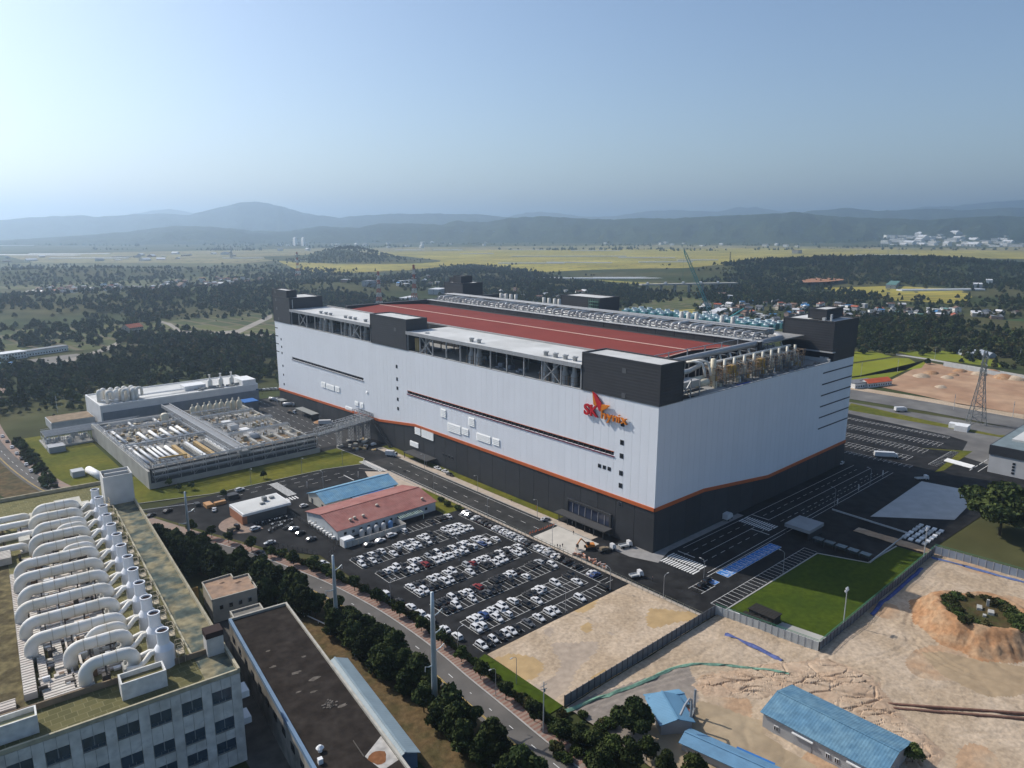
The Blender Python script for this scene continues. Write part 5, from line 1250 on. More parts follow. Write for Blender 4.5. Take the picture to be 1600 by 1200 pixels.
cen = np.mean(np.array(bp), axis=0)
inn = [tuple(cen+(np.array(p)-cen)*.95) for p in bp]
MB().sheet(inn,7.63).build('roof', M('peeling_roof', (.36,.24,.165), .9, 0, .25, .5, col2=(.28,.20,.15), mixscale=.3), BB)
strip(MB(), bp+[bp[0]], .35, 7.6, 8.2).build('parapet', MATS['parapet_pale'], BB)
for i in range(4):
    x = lerp(-144.2,-132.6,(i+.6)/4); y = lerp(61.0,59.4,(i+.6)/4)-.02; f = MB().obox((x,y,4.0),(1.3,.3,1.6),-.11).build('window', MATS['frame_grey'], BB); MB().obox((x,y-.1,4.15),(1.0,.2,1.3),-.11).build('pane', glass_m, f)
MB().sheet([tuple(cen+np.array(p)) for p in ((-3,2.5),(-1.4,3),(-1,2.2),(-2,1.6))],7.65).build('roof_patch', M('patch_brown', (.12,.08,.06), .9), BB); MB().sheet([tuple(cen+np.array(p)) for p in ((1,-.5),(3,0),(3.4,-1),(1.6,-1.6))],7.65).build('roof_patch', MATS['patch_brown'], BB)
YM = thing('yellow_wall', 'ochre retaining wall between old factory and beige block', 'wall')
MB().box(-152,76,0,-144.5,76.6,6.4).build('wall', M('ochre_wall', (.34,.22,.075), .85, 0, .15, .3), YM)
BS = gable('lean_shed', 'narrow pale blue metal shed along the dry grass bank', -44,0,-3.2,3.2,4.2,5.6, M('blue_wall', (.14,.21,.30), .7), M('pale_blue_roof', (.24,.31,.35), .5, 0, .1, .3, stripe=(1,.8,.06)), cat='shed')
BS.location = (-129.5,10,0); BS.rotation_euler = (0,0,math.radians(82.4))
# bank fence
BF = thing('bank_fence', 'white guard rail running along the top of the grass bank', 'fence')
pts = [P(*q) for q in [(434,944),(520,985),(600,1035),(660,1085),(720,1140),(760,1185),(800,1240)]]
q = MB()
for a, c in zip(pts[:-1], pts[1:]):
    q.beam((a[0],a[1],.95),(c[0],c[1],.95),.22,.3)
    for t in (0,.25,.5,.75): p_ = a+(c-a)*t; q.box(p_[0]-.08,p_[1]-.08,0,p_[0]+.08,p_[1]+.08,.9)
q.build('rail', white_m, BF)
# ================================================================== fences
def panel_fence(name, label, p0, p1, h, w, mat, postmat, cat='fence', top=None):
    t = thing(name, label, cat); p0 = np.array(p0, float); p1 = np.array(p1, float); d = np.linalg.norm(p1-p0); n = max(1, round(d/w)); an = math.atan2(*(p1-p0)[::-1])
    me = MB().box(-d/n/2+.05,-.05,.12,d/n/2-.05,.05,h).mesh('fence_panel', mat); pm_ = MB().box(-.09,-.14,0,.09,.14,h+.15).mesh('fence_post', postmat)
    for i in range(n):
        c = p0+(p1-p0)*(i+.5)/n; ob('fence_panel', me, t, (c[0],c[1],0), an)
    for i in range(n+1):
        c = p0+(p1-p0)*i/n; ob('fence_post', pm_, t, (c[0],c[1],0), an)
    if top:
        b = MB(); b.beam((*p0,h+top),(*p1,h+top),.1); b.beam((*p0,h+top*.5),(*p1,h+top*.5),.08); b.build('green_mesh_rail', M('net_green', (.07,.20,.13), .8), t)
    return t
pf_grey = M('fence_grey_shade', (.15,.16,.175), .6, .1, .15, .3, rnd=.07); pf_light = M('fence_pale', (.40,.42,.42), .6, 0, .12, .3, rnd=.06, stripe=(0,.5,.03))
panel_fence('site_fence', 'dark grey panel fence along the near edge of the sand lot', (-91,-41.6), (-21.5,-41.6), 3.3, 2.3, pf_grey, dgrey_m)  # dark colour carries the shade of the face turned from the sun
panel_fence('site_fence', 'pale corrugated panel fence below the end of the playing lawn', (-21.3,-41.8), (-16.8,-73.8), 3.2, 2.0, pf_light, lgrey_m, top=.7)
panel_fence('site_fence', 'dark panel fence with green mesh along the long side of the lawn', (-16.6,-74), (79.5,-72.6), 3.1, 2.4, M('fence_bluegrey_shade', (.13,.145,.165), .6, .1, .15, .3, rnd=.07), dgrey_m, top=.8)  # shade of its sunless side is put into the dark panel colour
panel_fence('site_fence', 'blue-grey panel fence along the back of the excavated ground', (80.6,-72.4), (84.5,-150), 3.3, 2.4, M('fence_blue', (.24,.28,.34), .6, .1, .15, .3, rnd=.1), lgrey_m, top=.8)
a, b_ = P(1474,572), P(1640,602)
panel_fence('site_fence', 'pale panel fence round the far earth site', a[:2], b_[:2], 3.6, 4.2, pf_light, lgrey_m)
MF = thing('mesh_fence', 'long thin wire fence between the car park and the inner road', 'fence')
q = MB()
for y in np.arange(-40, 118, 2.4): q.box(-26.3,y-.05,0,-26.2,y+.05,2.1)
for z in (.5,1.3,2.05): q.beam((-26.25,-40,z),(-26.25,117.6,z),.05)
q.build('wire_frame', M('fence_green_grey', (.20,.21,.17), .7), MF)
MF2 = thing('mesh_fence', 'dark wire fence between the gatehouse yard and the canteen', 'fence')
q = MB()
for (p0, p1) in (((-88,128),(-88,86)),((-88,86),(-95,80)),((-108,105),(-98,84))):
    n_ = int(math.dist(p0,p1)/2.2)
    for i in range(n_+1): x, y = lerp(p0[0],p1[0],i/n_), lerp(p0[1],p1[1],i/n_); q.box(x-.06,y-.06,0,x+.06,y+.06,2.0)
    for z in (.4,1.2,1.9): q.beam((*p0,z),(*p1,z),.07)
q.build('wire_frame', dgrey_m, MF2)
# white pitch board and dugouts
DG = thing('dugout', 'black roofed dugout hut standing on the lawn end', 'shelter')
MB().box(-14.2,-58,0,-9.6,-49.5,2.7).build('hut', M('hut_black', (.022,.022,.022), .7), DG); MB().box(-14.5,-58.3,2.7,-9.3,-49.2,2.95).build('roof', M('hut_roof', (.03,.028,.026), .8, stripe=(1,1.0,.1)), DG)
for y in (-51,-53.4,-55.8): MB().box(-14.32,y-.5,.2,-14.2,y+.5,2.1).build('door', dgrey_m, DG)
DG2 = thing('dugout', 'lower dark hut in front of the black roofed dugout by the pale fence', 'shelter')
MB().box(-18.0,-57.5,0,-15.2,-49,1.9).build('hut', M('hut_dark', (.04,.04,.04), .7), DG2); MB().box(-18.3,-57.8,1.9,-15.0,-48.7,2.1).build('roof', MATS['hut_roof'], DG2)
flat('concrete_pad', [(-15.8,-72.8),(-7,-73),(-9.2,-58.5),(-15.2,-58)], .03, conc_m)
WB = thing('pitch_board', 'long white board along the edge of the lawn', 'board'); MB().box(-16.6,-49,.1,-16.3,-43.5,1.0).build('board', white_m, WB)
CT = thing('container_canopy', 'grey box canopy beside the zebra crossing in the shade', 'canopy')
MB().box(55.6,-34.8,3.0,68,-24.2,4.4).build('roof', M('canopy_grey', (.30,.31,.32), .5, .1, .1, .3, stripe=(0,1,.06)), CT); MB().box(56,-34.4,0,67.6,-33.9,3).box(67.2,-33.9,0,67.6,-24.6,3).build('wall', dgrey_m, CT)
for (x, y) in ((56.2,-24.8),(62,-24.8)): MB().box(x,y,0,x+.25,y+.25,3).build('post', dgrey_m, CT)
ST = thing('smoking_shelters', 'row of low glazed shelters beside the lawn corner in the shade', 'shelter')
for i in range(5):
    y0 = -36.5-i*4.6; MB().box(54.5-.4*i*0,y0-3.8,2.2,57.5,y0,2.4).build('roof', M('shelter_glass', (.06,.08,.085), .2, 0, .1, .3, spec=.6), ST); MB().box(54.7,y0-3.7,0,54.8,y0-3.6,2.2).box(57.2,y0-3.7,0,57.3,y0-3.6,2.2).box(54.7,y0-.2,0,54.8,y0-.1,2.2).build('post', dgrey_m, ST)
    MB().box(57.3,y0-3.7,.2,57.4,y0-.2,2.1).build('panel', MATS['shelter_glass'], ST)
YW = thing('yard_wall', 'low pale wall at the edge of the shaded asphalt yard', 'wall')
strip(MB(), [(54.4,-59.3),(93,-58.4),(95,-26)], .3, 0, .7).build('wall', lgrey_m, YW)
# building at the right edge
RBD = thing('white_office_block', 'white block with dark top band at the right edge beside the tree', 'building')
MB().box(206,-112,0,272,-55,9.6).build('wall', M('block_white', (.50,.50,.50), .6, 0, .08, .2), RBD); MB().box(205.6,-112.4,9.6,272.4,-54.6,14.4).build('top_band', M('block_dark', (.035,.037,.042), .6), RBD)
MB().box(206.2,-111.8,14.4,271.8,-55.2,14.5).build('roof', M('roof_teal_grey', (.16,.20,.21), .7, 0, .2, .2), RBD); MB().box(222,-108,14.5,262,-60,15.4).build('roof_slab', deck_m, RBD); MB().box(228,-72,15.4,234,-66,17).build('roof_unit', grey_m, RBD); MB().box(240,-66,15.4,246,-62,16.6).build('roof_unit', grey_m, RBD)
for z in (6.8,5.2,3.6,2.0): 
    for y in (-66,): MB().box(205.85,y-.6,z-.5,206,y+.6,z+.5).build('window', glass_m, RBD)
for y in np.arange(-100, -70, 5): MB().box(205.85,y-1.2,4.5,206,y+1.2,6.5).build('window', glass_m, RBD)
# ---- blue roofed sheds on the near gravel
ROOF_BL = M('roof_steel_blue', (.095,.20,.29), .6, 0, .2, .6, col2=(.12,.225,.30), mixscale=.3, stripe=(1,.7,.07)); wg = M('wall_corrugated', (.33,.33,.33), .7, 0, .1, .3, stripe=(2,.5,.05))
SH = gable('storage_shed', 'long grey shed with blue ribbed roof on the sandy ground', 0,28.6,-7.6,7.6,4.6,6.4, wg, ROOF_BL, cat='shed')
SH.location = (-52,-80.2,0); SH.rotation_euler = (0,0,-math.pi/2+.012)
for (x, w2, dr_) in ((3.6,1.2,0),(16.5,1.0,0),(18.6,1.0,0),(27,1.0,0)):
    f = MB().box(x-w2/2,-7.75,1.4,x+w2/2,-7.58,2.6).build('window', white_m, SH)
    for k in (0, 1): MB().box(x-w2/2+.12+k*w2*.5,-7.8,1.5,x-w2/2+w2*.42+k*w2*.5,-7.72,2.5).build('pane', glass_m, f)
for x in (10.4,23.5): 
    MB().box(x-2.2,-7.72,0,x+2.2,-7.58,3.2).build('sliding_door', M('door_grey', (.30,.30,.305), .6), SH); MB().box(x-2.6,-8.3,3.3,x+2.6,-7.6,3.6).build('door_hood', white_m, SH)
S1 = gable('workshop', 'small blue-roofed workshop shed beside the round tree', -5,5,-4,4,3.6,4.8, wg, M('roof_steel_blue2', (.12,.25,.37), .5, 0, .1, .25, stripe=(0,.7,.06)), cat='shed'); S1.location = (*P(1045,1128)[:2],0); S1.rotation_euler = (0,0,1.0)
S2 = gable('workshop', 'lower blue-roofed lean shed with open front at the workshop', -4.5,4.5,-2.6,2.6,2.8,3.6, wg, MATS['roof_steel_blue2'], cat='shed'); S2.location = (*P(1040,1107)[:2],0); S2.rotation_euler = (0,0,-.5)
p0, p1 = P(1072,1165), P(1225,1235); an = math.atan2(*(p1-p0)[:2][::-1]); ln = np.linalg.norm(p1-p0)
S3 = gable('workshop', 'long low blue shed running away from the workshop along the trees', 0,ln,-2.7,2.7,2.7,3.5, wg, M('roof_blue_worn', (.12,.24,.36), .5, 0, .15, .4, stripe=(0,.8,.06)), cat='shed'); S3.location = (*p0[:2],0); S3.rotation_euler = (0,0,an)
bt = thing('blue_tarpaulin', 'bright blue sheet roof beside the long low shed', 'tarpaulin'); c = P(1175,1200); MB().obox((c[0],c[1],2.0),(9,4.5,.12),an).build('sheet', M('bright_blue', (.03,.15,.40), .6, 0, .15, .5, stripe=(0,.6,.05)), bt); MB().obox((c[0],c[1],0),(8,.15,2.0),an).build('support', grey_m, bt)
# soil pipes on the sand
for i, (ua, va, ub, vb) in enumerate([(1388,1100,1600,1115),(1396,1107,1600,1123)]):
    p, q_ = P(ua,va,.5), P(ub,vb,.5); o = thing('pipe_line', 'rusty pipe lying on the sand, %s of the pair' % ('upper' if i == 0 else 'lower'), 'pipe', group='pipes on the sand'); MB().cyl(p, q_+(q_-p)*.2, .42, n=8).build('pipe', M('rust_pipe', (.20,.11,.08), .9, 0, .3, .8), o)
# nets and tarpaulins on the ground
def tarp(label, pts, w, col, nm):
    pts = smooth([tuple(P(*q)[:2]) for q in pts], 5); b = MB(); l_ = offs(pts, w/2); r_ = offs(pts, -w/2); n_ = len(pts)
    for i in range(n_):
        k = .12+.3*abs(mn.noise((i*.6, w, 3)))
        j = .7*mn.noise((i*1.3, 7, w)); b.v += [(l_[i][0]+j,l_[i][1]+j,pit_h(*l_[i])+.1), (pts[i][0],pts[i][1],pit_h(*pts[i])+k+.25), (r_[i][0]-j,r_[i][1]+j,pit_h(*r_[i])+.1)]
    for i in range(n_-1):
        for c_ in (0, 1): b.f.append((3*i+c_, 3*i+c_+1, 3*i+c_+4, 3*i+c_+3))
    o = b.build('dust_net' if 'net' in label else 'ground_sheet', M(nm, col, .9, 0, .3, 1.0)); tag(o, label, 'net' if 'net' in label else 'tarpaulin'); return o
tarp('pale green dust net curving over the sand below the fence', [(870,1118),(950,1088),(1010,1065),(1060,1043),(1120,1040),(1180,1047),(1232,1056)], 1.2, (.17,.30,.22), 'net_pale')
tarp('blue ground sheet lying at the foot of the pale fence', [(1133,992),(1160,1004),(1190,1018),(1222,1034)], 1.5, (.09,.115,.26), 'sheet_blue')
tarp('blue ground sheet along the dark fence in the shade', [(1360,962),(1385,938),(1410,915),(1440,890)], 1.4, (.07,.10,.26), 'sheet_blue2')
tarp('blue ground sheet along the back fence of the pit', [(1455,872),(1500,885),(1550,898),(1600,912)], 1.6, (.10,.14,.28), 'sheet_blue3')
# ================================================================== VEHICLES
def carpaint(n, c, r=.25): return M('car_'+n, c, r if n == 'white' else .42, .0 if n in ('white',) else .2, .03, .5, spec=.5)
PAINT = {'W': carpaint('white', (.62,.62,.62)), 'K': carpaint('black', (.014,.014,.015)), 'S': carpaint('silver', (.38,.39,.40)), 'G': carpaint('grey', (.10,.105,.115)), 'R': carpaint('red', (.22,.012,.014)), 'B': carpaint('blue', (.02,.055,.17))}
CNAME = {'W':'white','K':'black','S':'silver','G':'dark grey','R':'red','B':'blue'}
tyre_m = black_m; lamp_m = M('lamp_glass', (.45,.45,.43), .2, spec=.7); tail_m = M('tail_lamp', (.25,.01,.01), .3)
def loft(st, mat, name):
    """stations (x, z_bottom, z_top, half width) -> smooth closed body with rounded shoulders"""
    b = MB(); k = 8
    for (x, zb, zt, w) in st:
        s = min(.16, (zt-zb)*.3)
        b.v += [(x,-w*.86,zb),(x,-w,zb+s),(x,-w,zt-s),(x,-w*.84,zt),(x,w*.84,zt),(x,w,zt-s),(x,w,zb+s),(x,w*.86,zb)]
    for i in range(len(st)-1):
        for j in range(k): b.f.append((i*k+j, i*k+(j+1)%k, (i+1)*k+(j+1)%k, (i+1)*k+j))
    b.f += [tuple(range(k-1,-1,-1)), tuple(range((len(st)-1)*k, len(st)*k))]
    return b
TYPES = {
 'sedan': dict(L=4.7, st=[(-2.32,.42,.78,.70),(-2.22,.28,.96,.84),(-1.5,.22,1.0,.91),(0,.2,.97,.92),(1.2,.22,.93,.91),(2.1,.28,.76,.84),(2.34,.4,.66,.66)], cab=[(-1.75,1.0),(-.95,1.44),(.35,1.44),(1.25,.94)]),
 'suv': dict(L=4.6, st=[(-2.28,.5,1.0,.76),(-2.2,.34,1.12,.88),(-1.4,.3,1.1,.94),(.2,.3,1.08,.95),(1.3,.32,1.04,.93),(2.1,.36,.92,.86),(2.3,.46,.82,.72)], cab=[(-2.15,1.1),(-1.85,1.68),(.3,1.68),(1.15,1.05)]),
 'hatch': dict(L=3.9, st=[(-1.92,.45,.95,.70),(-1.85,.28,1.0,.80),(-1,.24,.98,.85),(.3,.24,.95,.86),(1.1,.26,.92,.84),(1.75,.3,.78,.76),(1.95,.42,.68,.6)], cab=[(-1.85,1.0),(-1.5,1.5),(.2,1.5),(1.0,.93)]),
 'van': dict(L=5.0, st=[(-2.5,.5,1.1,.85),(-2.45,.34,1.15,.93),(-1,.3,1.15,.96),(1,.3,1.12,.96),(2.0,.34,1.05,.92),(2.4,.38,.9,.84),(2.52,.5,.8,.74)], cab=[(-2.45,1.15),(-2.35,1.92),(1.1,1.92),(2.05,1.05)]),
}
CARP = {}
def car_parts(kind, colr):
    key = (kind, colr)
    if key in CARP: return CARP[key]
    t = TYPES[kind]; b = loft(t['st'], None, 'body')
    (x0,z0),(x1,z1),(x2,z2),(x3,z3) = t['cab']; wb = max(s[3] for s in t['st'])*.93; wt = wb*.80
    cab = [(x0,-wb,z0-.06),(x3,-wb,z3-.06),(x3,wb,z3-.06),(x0,wb,z0-.06),(x1,-wt,z1),(x2,-wt,z2),(x2,wt,z2),(x1,wt,z1),]
    b.add(cab, [(4,5,6,7),(0,1,5,4),(2,3,7,6),(1,2,6,5),(3,0,4,7)])
    # low crown so the roof is not flat
    b.add([(x1+.1,-wt*.8,z1+.004),(x2-.1,-wt*.8,z1+.004),(x2-.1,wt*.8,z1+.004),(x1+.1,wt*.8,z1+.004),(x1+.3,-wt*.5,z1+.05),(x2-.25,-wt*.5,z1+.05),(x2-.25,wt*.5,z1+.05),(x1+.3,wt*.5,z1+.05)], [(4,5,6,7),(0,1,5,4),(1,2,6,5),(2,3,7,6),(3,0,4,7)])
    for s in (-1, 1): b.box(x3-.35,s*wb,z3+.05,x3-.15,s*(wb+.17),z3+.2)
    body = b.mesh('body', PAINT[colr])
    cab = [np.array(c) for c in cab]
    def pane(a, b2, c, d, inset, off):
        q = [a, b2, c, d]; m = sum(q)/4; nrm = np.cross(b2-a, d-a); nrm /= np.linalg.norm(nrm)
        return [m+(p-m)*inset+nrm*off for p in q]
    g = {}
    def pm(nm, q): 
        m_ = MB(); o = sum(q)/4-np.array((0,0,.8)); m_.add(q+[p-(p-np.array((0,0,1.0)))*.03 for p in q], [(0,1,2,3),(7,6,5,4),(0,4,5,1),(1,5,6,2),(2,6,7,3),(3,7,4,0)]); return m_.mesh(nm, glass_m)
    ws = pm('windscreen', pane(cab[1],cab[2],cab[6],cab[5],.86,.015)); rw = pm('rear_window', pane(cab[3],cab[0],cab[4],cab[7],.82,.015))
    sl = pm('side_window', pane(cab[0],cab[1],cab[5],cab[4],.80,.015)); sr = pm('side_window', pane(cab[2],cab[3],cab[7],cab[6],.80,.015))
    wh = MB().cyl((0,-.1,0),(0,.1,0),.32,n=12).mesh('wheel', tyre_m); rim = MB().cyl((0,-.115,0),(0,.115,0),.19,n=10).mesh('rim', lgrey_m)
    fz = t['st'][-2][2]; fx_ = t['st'][-1][0]
    hl = MB().box(fx_-.22,-.72,fz-.2,fx_-.02,-.42,fz-.04).mesh('headlight', lamp_m); hr = MB().box(fx_-.22,.42,fz-.2,fx_-.02,.72,fz-.04).mesh('headlight', lamp_m)
    rx_ = t['st'][0][0]; rz_ = t['st'][1][2]; tl = MB().box(rx_-.0,-.78,rz_-.26,rx_+.12,-.5,rz_-.1).mesh('tail_lamp', tail_m); tr = MB().box(rx_-.0,.5,rz_-.26,rx_+.12,.78,rz_-.1).mesh('tail_lamp', tail_m)
    r = (body, [('windscreen',ws),('rear_window',rw),('side_window',sl),('side_window',sr),('headlight',hl),('headlight',hr),('tail_lamp',tl),('tail_lamp',tr)], wh, rim, wb)
    CARP[key] = r; return r
# shared small meshes across colours
_shared = {}
NCAR = 0
def car(x, y, rz, colr, label, group, kind=None, name='parked_car'):
    global NCAR; NCAR += 1
    kind = kind or random.choice(['sedan','sedan','suv','suv','hatch','sedan'])
    base = (kind, 'W')
    body, panes, wh, rim, wb = car_parts(kind, colr)
    if colr != 'W': _, panes, wh, rim, wb = car_parts(kind, 'W')
    t = thing(name, label, 'van' if kind == 'van' else 'car', (x, y, .03), rz, group)
    ob('body', body, t)
    for nm, me in panes: ob(nm, me, t)
    xw = TYPES[kind]['L']*.29
    for sx in (-1, 1):
        for sy in (-1, 1): ob('wheel', wh, t, (sx*xw, sy*(wb-.02), .32))
    return t
KD = {'sedan':'saloon','suv':'tall car','hatch':'hatchback','van':'van'}
def row(cells, place, rowname, group, side):
    """cells: list of (colour, x, y, rz); labels count the cars of one row from its road end"""
    i = 0
    for (c, x, y, rz) in cells:
        if c == '.': continue
        i += 1; kind = 'van' if c == 'V' else random.choice(['sedan','sedan','suv','suv','hatch']); c = 'W' if c == 'V' else c
        car(x+random.uniform(-.12,.12), y+random.uniform(-.25,.25), rz+random.uniform(-.03,.03), c, '%s %s, %s from %s, %s' % (CNAME[c], KD[kind], nth(i), side, rowname), group, kind)
OCC = [("KWKWGW..WWGW.WWK..WWWW.", "WKWG..WK.WWWKWK..KWWWWW"),
       ("KWWWK.WW.SKWKKWKWW.WW..", "...KWWKRKWWWWWWWKW.BW.W"),
       ("WKK.WW.WW..SRWWWKKWKW.W", "WWKKKWWKK.WK.KKWWWK.WWK"),
       ("KKKWKWWKR..KKKWWK..KKSK", "KKW..W.KGKK..K..W....KW"),
       (".WWBWWVW.W..KKWW..W..KK", "WW..W.W...K.W........W.")]
RN = ['first','second','third','fourth','fifth']
for r_, ((y0, y1), (x0, x1), (bk, fr)) in enumerate(zip(ROWS, XS, OCC)):
    ym = (y0+y1)/2
    for s, yc in ((bk, (ym+y1)/2), (fr, (y0+ym)/2)):
        cells = []
        for i, c in enumerate(s):
            rz = math.pi/2 if (yc > ym) else -math.pi/2
            if random.random() < .3: rz = -rz
            cells.append((c, lerp(x0, x1, (i+.5)/23), yc, rz))
        row(cells, '', '%s half of %s double row' % ('far' if s is bk else 'near', RN[r_]), 'cars in the staff car park', 'the road')
row([(c, lerp(-91,-34,(i+.5)/24), -5.6, math.pi/2 if random.random()<.4 else -math.pi/2) for i, c in enumerate("WKWKWWK.G.W.WW....W....K")], '', 'the row beside the sand lot', 'cars in the staff car park', 'the road')
row([(c, -30.6, lerp(79.5,-4,(i+.5)/36), 0 if random.random()<.6 else math.pi) for i, c in enumerate("SSKWGKKKKWSWSWSSWGKKWWSSWK.K.K..WB..")], '', 'the row along the wire fence', 'cars in the staff car park', 'the canteen end')
row([(c, lerp(-62,-37,(i+.5)/11), 81, math.pi/2) for i, c in enumerate("W.....K.KKW")], '', 'the short row below the canteen', 'cars in the staff car park', 'the compound')
row([(c, *P(u,v)[:2], math.pi/2-.05) for c, u, v in (('W',602,930),('K',625,942),('W',642,951),('W',657,961),('W',672,969),('W',695,985),('W',715,997))], '', 'the single file beside the public road', 'cars in the staff car park', 'the gatehouse end')
for c, u, v, k, l in (('G',575,852,'sedan','dark grey saloon parked against the pale compound wall'),('W',593,846,'sedan','white saloon parked against the pale compound wall'),('W',611,838,'suv','white tall car parked at the corner of the compound wall')):
    p = P(u,v); car(p[0], p[1]-.5, .05, c, l, 'cars by the compound wall', k)
for c, u, v, rz, k, l in [('K',236,807,.5,'sedan','black saloon parked by the green nets, leftmost of two'),('K',262,800,.5,'sedan','black saloon parked by the green nets, the one nearer the gate'),('W',335,798,1.2,'sedan','white car driving across the gate forecourt'),('W',375,767,.1,'suv','pale tall car on the campus road above the gatehouse'),
  ('W',399,828,.2,'suv','white car below the motorcycles outside the gatehouse'),('S',459,828,.2,'sedan','silver saloon in the gatehouse yard, rear one of three'),('K',469,835,.2,'sedan','black saloon in the gatehouse yard, between the silver and the near one'),('G',486,844,.1,'sedan','dark grey saloon in the gatehouse yard by the wire fence corner'),
  ('W',475,792,.1,'hatch','white hatchback in the lane between gatehouse and canteen'),('S',422,850,2.9,'sedan','silver car beside the footway hedge of the gatehouse yard'),('W',505,882,-1.0,'sedan','white car behind a street tree near the car park entrance'),
  ('S',852,813,-.1,'sedan','silver saloon on the inner road above the concrete pad'),('W',684,733,-1.5,'sedan','white saloon by the small canopy, rear of three'),('W',696,738,-1.5,'sedan','pale saloon by the small canopy, middle of three'),('K',703,743,-1.5,'sedan','dark saloon by the small canopy, front of three'),
  ('K',1096,917,.1,'suv','black tall car in the marked bays near the blue bay'),('K',1105,909,.1,'suv','black tall car half over the single blue bay'),('W',1315,725,.2,'suv','white car parked in the shade by the far corner of the factory'),('K',409,866,-1.1,'sedan','dark car passing on the public road behind the conifers')]:
    p = P(u, v); car(p[0], p[1], rz, c, l, 'cars about the site', k, 'parked_car')
for i in range(10):
    p = P(380+i*6.2, 612.5-i*.45); car(p[0], p[1], 2.2, 'WSWWKWWSWW'[i], '%s car, %s from the plant house end in the far row behind the yard' % (CNAME['WSWWKWWSWW'[i]], nth(i+1)), 'cars in the far row', 'suv')
for i in range(7):
    p = P(4+i*7.5, 683+i*9-((i*i)%3)); car(p[0], p[1], 1.5, 'WKWSKWW'[i], '%s car parked by the left road, %s from the far end' % (CNAME['WKWSKWW'[i]], nth(i+1)), 'cars along the left road', 'sedan')
# trucks and vans
def truck(label, x, y, rz, bed='flat', L=7.0, name='truck', cat='truck', cabc=None, group='trucks on the site'):
    t = thing(name, label, cat, (x, y, .03), rz, group); h = L/2
    cab = MB().add([(h-1.7,-1.05,.5),(h,-1.05,.5),(h,1.05,.5),(h-1.7,1.05,.5),(h-1.7,-1.0,2.5),(h-.45,-1.0,2.5),(h-.45,1.0,2.5),(h-1.7,1.0,2.5),(h-.02,-1.03,1.5),(h-.02,1.03,1.5)], [(0,3,2,1),(4,5,6,7),(0,1,8,5,4),(3,7,6,9,2),(1,2,9,8),(8,9,6,5),(0,4,7,3)])
    cab.build('cab', cabc or PAINT['W'], t)
    MB().add([(h,-.92,1.55),(h,.92,1.55),(h-.4,.88,2.4),(h-.4,-.88,2.4),(h+.03,-.92,1.55),(h+.03,.92,1.55),(h-.37,.88,2.42),(h-.37,-.88,2.42)], [(4,5,6,7),(0,1,5,4),(1,2,6,5),(2,3,7,6),(3,0,4,7)]).build('windscreen', glass_m, t)
    MB().box(-h,-.5,.55,h-.3,.5,.8).build('chassis', dgrey_m, t)
    if bed == 'flat': MB().box(-h,-1.1,.85,h-1.9,1.1,1.0).box(-h,-1.1,1.0,h-1.9,-1.03,1.4).box(-h,1.03,1.0,h-1.9,1.1,1.4).box(-h,-1.03,1.0,-h+.07,1.03,1.4).build('bed', lgrey_m, t)
    if bed == 'box': MB().box(-h,-1.2,.9,h-1.9,1.2,3.3).build('box_body', PAINT['W'], t)
    if bed == 'tank': MB().cyl((-h,0,1.9),(h-2.1,0,1.9),1.1,n=14).build('tank', PAINT['W'], t, True)
    if bed == 'load': MB().box(-h,-1.1,.85,h-1.9,1.1,1.0).build('bed', dgrey_m, t); MB().obox((-h/2,0,1.0),(2.2,1.6,1.0)).obox((-h/2+2,.1,1.0),(1.2,1.4,.6),.2).build('load', M('load_brown', (.20,.16,.11), .8), t)
    if bed == 'drum': MB().lathe((0,0,0), [(.6,0),(1.25,1.2),(1.25,2.6),(.7,4.0)],14).build('drum', lgrey_m, t, True).matrix_local = Matrix.Translation((-h+.4,0,2.1)) @ Matrix.Rotation(math.radians(82), 4, 'Y')
    wm_ = _shared.setdefault('tw', MB().cyl((0,-.16,0),(0,.16,0),.48,n=12).mesh('wheel', tyre_m))
    for xw in (h-1.0, -h+1.3, -h+2.4 if L > 6 else -h+1.3):
        for s in (-1, 1): ob('wheel', wm_, t, (xw, s*.95, .48))
    return t
def atp(u, v): p = P(u, v); return p[0], p[1]
truck('white flatbed lorry with a load beside the excavator', *atp(948,861), -.25, 'load', 7.5); truck('white tipper pickup parked at the dark factory corner', *atp(977,855), -.3, 'flat', 5.4)
truck('small white pickup crossing the open asphalt', *atp(994,902), -.35, 'flat', 5.0); truck('white tank lorry on the yard behind the basins', *atp(428,627), -1.1, 'tank', 7.5)
truck('white tank lorry beside the loading shelter', *atp(452,635), -.5, 'tank', 8.5); truck('white crane lorry with dark bed on the ring road', *atp(456,646), -1.2, 'load', 7.5)
truck('white box truck parked under the pipe bridge end', *atp(612,713), -1.0, 'box', 6.5); truck('white box lorry under the pipe bridge', *atp(510,664), -.6, 'box', 9.5)
truck('long white trailer parked by the far car park', *atp(1384,715), -.9, 'box', 12.0); truck('white flatbed in the shade of the factory side', *atp(1137,812), .1, 'box', 5.5)
truck('white pickup towing pale posts across the dark yard', *atp(1440,750), -.6, 'flat', 6.5); truck('white mini truck behind the guard hut in the lane', *atp(478,770), .2, 'flat', 4.6) if False else None
truck('white bus-like van beside the far verge', *atp(1407,643), -.6, 'box', 8.5); truck('dark truck at the gate machinery', *atp(365,830), .3, 'load', 5.5, cabc=PAINT['K'])
EX = thing('excavator', 'orange excavator digging beside the concrete pad', 'excavator', (*atp(921,857),.03), 2.6)
exo = M('digger_orange', (.46,.17,.04), .5, 0, .15, .8)
for s in (-1, 1): MB().box(-1.8,s*1.2-.3,0,1.8,s*1.2+.3,.9).build('track', black_m, EX)
MB().box(-1.9,-1.2,.95,1.2,1.2,2.0).build('engine_house', exo, EX); MB().box(.2,.2,2.0,1.5,1.2,3.0).build('cab', glass_m, EX)
